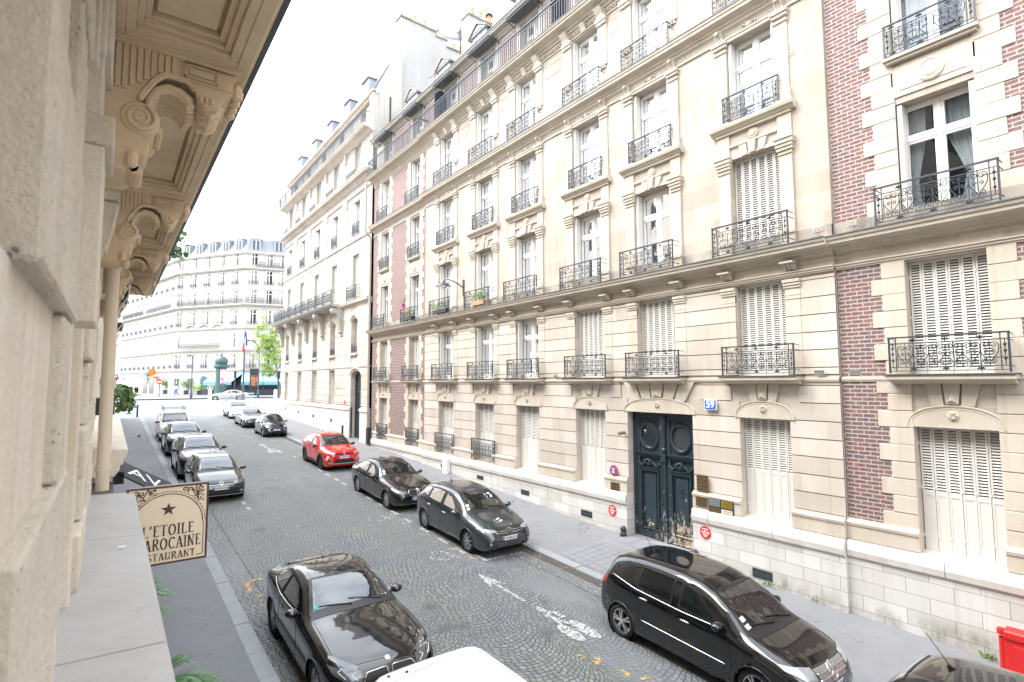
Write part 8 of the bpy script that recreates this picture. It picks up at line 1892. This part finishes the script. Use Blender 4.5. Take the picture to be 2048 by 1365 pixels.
# weeds at the foot of the wall
for x, y, lb in ((12.86, 3.05, 'tuft of green weeds at the plinth below the wide vent near the red barrier'), (12.80, 5.95, 'tuft of weeds at the wall foot where the plinth steps'), (12.74, 7.0, 'small weeds at the wall foot behind the black tall hatchback')):
    b = MB(); leaf_cloud(b, [(x+rnd.gauss(0, .04), y+rnd.gauss(0, .07), zs(x, y)+.03+abs(rnd.gauss(0, .03))) for _ in range(26)], .08, rnd, droop=-.4); tag(b.build('weeds', M['leaf2']), lb, 'plant')
# ---------------------------------------------------------------- the junction
def lamp_post(x, y, h, arm, label, R_=.07):
    z = zk(y)-.02; t = empty('street_lamp', (x, y, z), 0, label, 'street lamp'); b = MB(); b.lathe([(.17, 0), (.17, .8), (.12, 1.0), (R_, 1.4), (R_*.8, h)], (0, 0, 0), 'z', 10); b.build('pole', M['iron'], t)
    b = MB(); dx, dy, dz = arm; b.tube([(0, 0, h-.05), (dx*.3, dy*.3, h+dz*.7), (dx*.7, dy*.7, h+dz), (dx, dy, h+dz)], .05, 6); b.build('arm', M['iron'], t)
    b = MB(); b.lathe([(0, .12), (.12, .1), (.36, -.05), (.36, -.10), (0, -.12)], (dx, dy, h+dz-.05), 'z', 12); b.build('lamp_head', M['iron'], t)
lamp_post(8.99, 87.0, 5.9, (-.55, .3, .15), 'grey street lamp with a short bracket before the white block')
lamp_post(17.2, 85.2, 6.9, (-1.5, .6, 1.5), 'tall street lamp with a long slanting arm beside the green tree')
t = empty('flagpole', (14.1, 79.0, zk(79)-.02), 0, 'dark flagpole carrying a limp blue white and red flag at the junction', 'flagpole')
b = MB(); b.lathe([(.22, 0), (.22, .9), (.14, 1.1), (.11, 5), (.07, 9.2), (.0, 9.3)], (0, 0, 0), 'z', 10); b.build('pole', M['iron'], t)
for m, x0, x1 in (('fblue', .05, .30), ('fwhite', -.02, .12), ('sign_red', -.30, -.02)):
    if m not in M: M[m] = plain('flag_blue' if m == 'fblue' else 'flag_white', (.03, .07, .30) if m == 'fblue' else (.8, .8, .8), .8)
    b = MB(); rows = []
    zt, zb_ = (9.1, 7.4) if m == 'fblue' else ((8.5, 6.9) if m == 'fwhite' else (7.7, 6.5))
    for i in range(5): u = i/4; rows.append([(lerp(x0, x1, u)*(.6+.5*k/6), -.12+.07*math.sin(u*7+k*.6), lerp(zt, zb_, k/6)-.1*u) for k in range(7)])
    b.add([p for r in rows for p in r], [(i*7+k, (i+1)*7+k, (i+1)*7+k+1, i*7+k+1) for i in range(4) for k in range(6)]); b.build('flag_cloth', M[m], t, smooth=True)
t = empty('advertising_column', (14.0, 96.8, zk(97)), 0, 'dark green domed advertising column with a colourful poster at the junction', 'advertising column')
M['dgreen'] = plain('dark_green_paint', (.035, .085, .075), .45); M['poster'] = None
n = NT('poster_colours'); p = n.obj(); n.col(n.ramp(n.noise(n.scaled(p, (1, 1, .9)), 1.1, 2), (.3, (.10, .05, .45)), (.45, (.75, .25, .40)), (.55, (.85, .70, .68)), (.7, (.45, .10, .55)))); M['poster'] = n.mat
b = MB(); b.lathe([(.95, 0), (.95, .35), (.82, .45), (.78, 4.3), (.95, 4.4)], (0, 0, 0), 'z', 24); b.build('drum', M['dgreen'], t)
b = MB(); b.lathe([(.95, 4.4), (1.15, 4.5), (1.15, 4.75), (.95, 4.85), (.80, 4.95), (.95, 5.3), (.90, 5.75), (.55, 6.1), (.2, 6.25), (.1, 6.4), (.14, 6.55), (0, 6.8)], (0, 0, 0), 'z', 24); b.build('dome', M['dgreen'], t, smooth=True, ang=40)
b = MB(); b.lathe([(.80, .6), (.80, 4.2)], (0, 0, 0), 'z', 12, a0=R(-105), a1=R(-30)); b.build('poster', M['poster'], t, smooth=True)
def traffic_light(x, y, h, label):
    z = zk(y); t = empty('traffic_light', (x, y, z), 0, label, 'traffic light', 'traffic lights at the junction'); b = MB(); b.tube([(0, 0, 0), (0, 0, h-.9)], .07, 8); b.build('pole', M['iron2'], t)
    b = MB(); b.box(-.16, .16, -.14, .14, h-1.1, h); 
    for k in range(3): b.lathe([(.13, 0), (.13, .18)], (0, -.14, h-.2-.33*k), 'y', 10); b.tube([(-.14, -.14, h-.1-.33*k), (-.14, -.34, h-.1-.33*k), (.14, -.34, h-.1-.33*k), (.14, -.14, h-.1-.33*k)], .02, 4)
    b.build('signal_head', M['iron2'], t); b = MB(); b.box(-.12, .12, -.1, .1, h-2.1, h-1.6); b.build('pedestrian_signal', M['iron2'], t)
traffic_light(15.0, 90.5, 3.9, 'dark traffic light near the advertising column'); traffic_light(19.9, 84.9, 3.9, 'dark traffic light under the green tree')
def tree(x, y, H, cx, cy, rx, rz, zc, label, seed, nleaf, size, m):
    rnd = random.Random(seed); z0 = zk(y); t = empty('street_tree', (x, y, z0), 0, label, 'tree'); b = MB(); dx, dy = cx-x, cy-y
    b.tube([(0, 0, 0), (.02, 0, 1.5), (dx*.1, dy*.1, 3), (dx*.35, dy*.35, H*.45), (dx*.7, dy*.7, H*.65), (dx, dy, H*.9)], [.20, .16, .14, .11, .07, .03], 9)
    tips = []
    for k in range(26):
        s = rnd.uniform(.25, .95); a = rnd.random()*6.28; p0 = Vector((dx*max(0, (s-.2)/.75), dy*max(0, (s-.2)/.75), H*s*.92)); r = rx*rnd.uniform(.45, 1.0)*math.sqrt(max(.1, 1-((H*s-zc)/rz)**2*.8)); p2 = Vector((dx+math.cos(a)*r, dy+math.sin(a)*r, H*s+rnd.uniform(.2, 1.0))); b.tube([p0, p0.lerp(p2, .5)+Vector((0, 0, .15)), p2], [.05, .03, .012], 5); tips += [p2, p0.lerp(p2, .6)]
    b.build('trunk', M['bark'], t); b = MB(); pts = []
    for _ in range(70):
        u = Vector((rnd.gauss(0, 1), rnd.gauss(0, 1), rnd.gauss(0, 1))).normalized()*rnd.random()**.4; tips.append(Vector((dx+u.x*rx, dy+u.y*rx, zc+u.z*rz)))
    for _ in range(nleaf): c = tips[int(rnd.random()*len(tips))]; q = .42*rnd.random()**.6; d = Vector((rnd.gauss(0, 1), rnd.gauss(0, 1), rnd.gauss(0, .8))).normalized()*q; pts.append(c+d)
    leaf_cloud(b, pts, size, rnd); b.build('crown', M[m], t)
tree(20.0, 85.2, 12.3, 18.5, 85.6, 2.0, 4.2, 8.0, 'young bright green street tree before the white block at the right of the flagpole', 9, 5200, .26, 'leaf3')
# no entry sign, islands, barriers, crossing car, pedestrian
t = empty('no_entry_sign', (5.8, 95.8, zk(96)), 0, 'round red no entry sign with a white bar at the left of the junction', 'sign'); b = MB(); b.tube([(0, 0, 0), (0, 0, 2.5)], .05, 6); b.build('post', M['iron2'], t)
b = MB(); b.lathe([(0, -.02), (.36, -.02), (.36, .02)], (0, -.06, 2.25), 'y', 20); b.build('disc', M['sign_red'], t); b = MB(); b.box(-.25, .25, -.095, -.082, 2.18, 2.32); b.build('white_bar', M['sign_white'], t)
for x, y, r, lb in ((10.3, 79.4, 1.6, 'round white traffic island with a white bollard left of the silver car'), (17.45, 76.0, 1.5, 'round white traffic island with a white bollard near the corner house')):
    t = empty('traffic_island', (x, y, zr(y)+.02), 0, lb, 'traffic island'); b = MB(); b.lathe([(0, .14), (r-.15, .14), (r, .06), (r, -.1)], (0, 0, 0), 'z', 24); b.build('kerbing', M['lime_white'], t); b = MB(); b.lathe([(.20, .14), (.20, 1.5), (.14, 1.62), (0, 1.64)], (0, 0, 0), 'z', 12); b.build('bollard_post', M['sign_white'], t)
FC = dict(SD); FC.update(paint='paint_slate', W=1.8)
o, *_ = build_car('passing_car', dict(S3, paint='silverp', see=False, plate=None, sideglass='carglass_dark'), 'silver car crossing the junction sideways behind the barriers', None); del o['_L']
o.location = (12.9, 82.0, zr(82)+.03); o.rotation_euler = (0, 0, PI-R(15))
for k, (x, y) in enumerate(((12.3, 79.6), (14.3, 78.2))):
    t = empty('crowd_barrier', (x, y, zk(y)-.1), R(-28), 'grey metal crowd barrier in front of the silver car, %s' % ('left one' if k == 0 else 'right one by the flagpole'), 'barrier', 'crowd barriers at the junction'); b = MB(); b.tube([(-1, 0, .15), (-1, 0, 1.1), (1, 0, 1.1), (1, 0, .15)], .03, 5, True)
    for i in range(14): xx = -.93+1.86*i/13; b.tube([(xx, 0, .15), (xx, 0, 1.1)], .012, 4)
    for s in (-.7, .7): b.tube([(s, -.3, 0), (s, 0, .15), (s, .3, 0)], .02, 4)
    b.build('frame', M['alu'], t)
def person(x, y, rz, label):
    t = empty('person', (x, y, zk(y)+.02), rz, label, 'person'); me = bpy.data.meshes.new('body'); J = [(0, 0, .95, .15), (0, 0, 1.2, .14), (.02, 0, 1.42, .15), (.03, 0, 1.52, .06), (.05, 0, 1.60, .085), (.06, 0, 1.70, .095), (.05, 0, 1.78, .05),
      (.06, -.10, .88, .10), (.18, -.10, .50, .07), (.20, -.10, .10, .05), (.32, -.10, .03, .045), (-.04, .10, .88, .10), (-.08, .10, .50, .07), (-.32, .10, .16, .05), (-.24, .10, .04, .04),
      (.0, -.20, 1.42, .06), (-.12, -.24, 1.16, .045), (-.02, -.24, .92, .035), (.02, -.24, .84, .035), (.03, .20, 1.42, .06), (.10, .24, 1.16, .045), (.26, .22, .98, .035), (.31, .22, .92, .035)]
    E = [(0, 1), (1, 2), (2, 3), (3, 4), (4, 5), (5, 6), (0, 7), (7, 8), (8, 9), (9, 10), (0, 11), (11, 12), (12, 13), (13, 14), (2, 15), (15, 16), (16, 17), (17, 18), (2, 19), (19, 20), (20, 21), (21, 22)]
    me.from_pydata([j[:3] for j in J], E, []); o = bpy.data.objects.new('body', me); COL.objects.link(o); o.parent = t; o.modifiers.new('skin', 'SKIN'); 
    for i, j in enumerate(J): me.skin_vertices[0].data[i].radius = (j[3], j[3])
    me.skin_vertices[0].data[0].use_root = True; sd = o.modifiers.new('sub', 'SUBSURF'); sd.levels = 2; sd.render_levels = 2; sd2 = o
    n = NT('skin_tone'); n.col((.50, .32, .24)); me.materials.append(n.mat)
    top_ = plain('white_shirt', (.72, .72, .74), .9); jean = plain('blue_jeans', (.03, .11, .30), .9); hair = plain('dark_hair', (.03, .02, .015), .8)
    b = MB(); b.lathe([(.19, .92), (.175, 1.05), (.175, 1.2), (.20, 1.38), (.16, 1.47), (.08, 1.50)], (.01, 0, 0), 'z', 12); b.tube([(.0, -.2, 1.42), (-.12, -.245, 1.16), (-.03, -.245, .96)], [.075, .06, .05], 8); b.tube([(.03, .2, 1.42), (.10, .245, 1.16), (.24, .225, 1.0)], [.075, .06, .05], 8); b.build('shirt', top_, t, smooth=True)
    b = MB(); b.tube([(.0, -.07, .98), (.06, -.10, .86), (.18, -.10, .50), (.20, -.10, .10)], [.14, .125, .09, .075], 9); b.tube([(-.0, .07, .98), (-.04, .10, .86), (-.08, .10, .50), (-.32, .10, .17)], [.14, .125, .09, .075], 9); b.build('jeans', jean, t, smooth=True)
    b = MB(); b.lathe([(.0, 1.82), (.07, 1.80), (.105, 1.74), (.108, 1.66), (.07, 1.56)], (.035, 0, 0), 'z', 12); b.build('hair', hair, t, smooth=True)
person(8.35, 101.0, R(160), 'person in a white top and blue trousers walking by the white block')
# café screen, plants in tubs, awnings of the side street
t = empty('menu_screen', (18.9, 100.2-3.4, -1.99), R(-14), 'dark upright display panel with an orange picture in front of the café', 'sign'); n = NT('orange_picture'); p = n.obj(); n.col(n.ramp(n.noise(p, 2.2, 3), (.35, (.03, .03, .03)), (.55, (.35, .12, .05)), (.7, (.45, .25, .15)))); b = MB(); b.box(-.7, .7, -.1, .1, 0, 4.3); b.build('panel', M['iron2'], t); b = MB(); b.box(-.5, .5, -.12, -.101, 1.4, 3.2); b.build('picture', n.mat, t)
for x, y, h, lb, m in ((7.9, 115.8, 2.6, 'bushy olive tree in a dark tub by the teal shop awning', 'leaf'), (10.4, 108.0, 2.4, 'olive tree in a dark tub left of the arched blue door', 'leaf'), (11.9, 103.9, 1.6, 'yellow-green shrub in a tub beside the café terrace', 'leaf3')):
    t = empty('tub_plant', (x, y, zk(y)+.02), 0, lb, 'plant', 'tub plants before the white block'); rnd2 = random.Random(int(x*10)); b = MB(); b.box(-.35, .35, -.35, .35, 0, .7); b.build('tub', M['iron'], t); b = MB(); b.tube([(0, 0, .6), (.03, 0, h*.55), (0, .02, h*.8)], .05, 6); b.build('trunk', M['bark'], t)
    b = MB(); leaf_cloud(b, [(rnd2.gauss(0, .42), rnd2.gauss(0, .42), h*.75+rnd2.gauss(0, h*.17)) for _ in range(420)], .22, rnd2); b.build('crown', M[m], t)
MxF = Matrix.Translation((PL[0], PL[1], 0)) @ Matrix.Rotation(math.atan2(df.y, df.x), 4, 'Z')
def side_awning(u, w, z, m, label, sign=None):
    t = empty('shop_awning', (0, 0, 0), 0, label, 'awning'); t.matrix_world = MxF @ Matrix.Translation((u, 0, z)); b = MB()
    b.prism([(0, 1.5), (-.5, 1.4), (-1.1, 1.0), (-1.35, .35), (-1.35, 0), (-1.3, 0), (-1.3, .3), (0, 1.35)], lambda a, c, h: (h, -a, c), -w/2, w/2); b.build('canopy', M[m], t)
    if sign: o = letters(t, sign, .85, (0, 1.38, .55), M['sign_white'], 1.0, rot=(PI/2, 0, PI)); o.rotation_euler = (PI/2, 0, PI)
    return t
side_awning(14, 3.0, .9, 'teal2', 'teal shop awning with white letters on the side street', 'LUX'); side_awning(40, 4.0, 1.0, 'teal', 'dark teal awning farther along the side street')
t = empty('orange_shop_sign', (0, 0, 0), 0, 'orange oval shop sign and valance beside the teal awning', 'sign'); t.matrix_world = MxF @ Matrix.Translation((9.2, 0, 0)); b = MB(); b.lathe([(0, .0), (.65, .0), (.65, .12), (0, .12)], (0, .9, 2.0), 'x', 20); b.box(-1.3, 1.3, .2, 1.1, .9, 1.25); b.build('board', M['orange'], t)
b = MB(); b.box(-1.2, 1.2, .02, .06, -1.95, .8); o = b.build('shop_front', M['farglass'], HW); o.matrix_local = MxF @ Matrix.Translation((12.2, 0, 0)); b = MB(); b.box(-1.2, 1.2, .02, .06, -1.95, .8); o = b.build('shop_front', M['farglass'], HW); o.matrix_local = MxF @ Matrix.Translation((16, 0, 0))
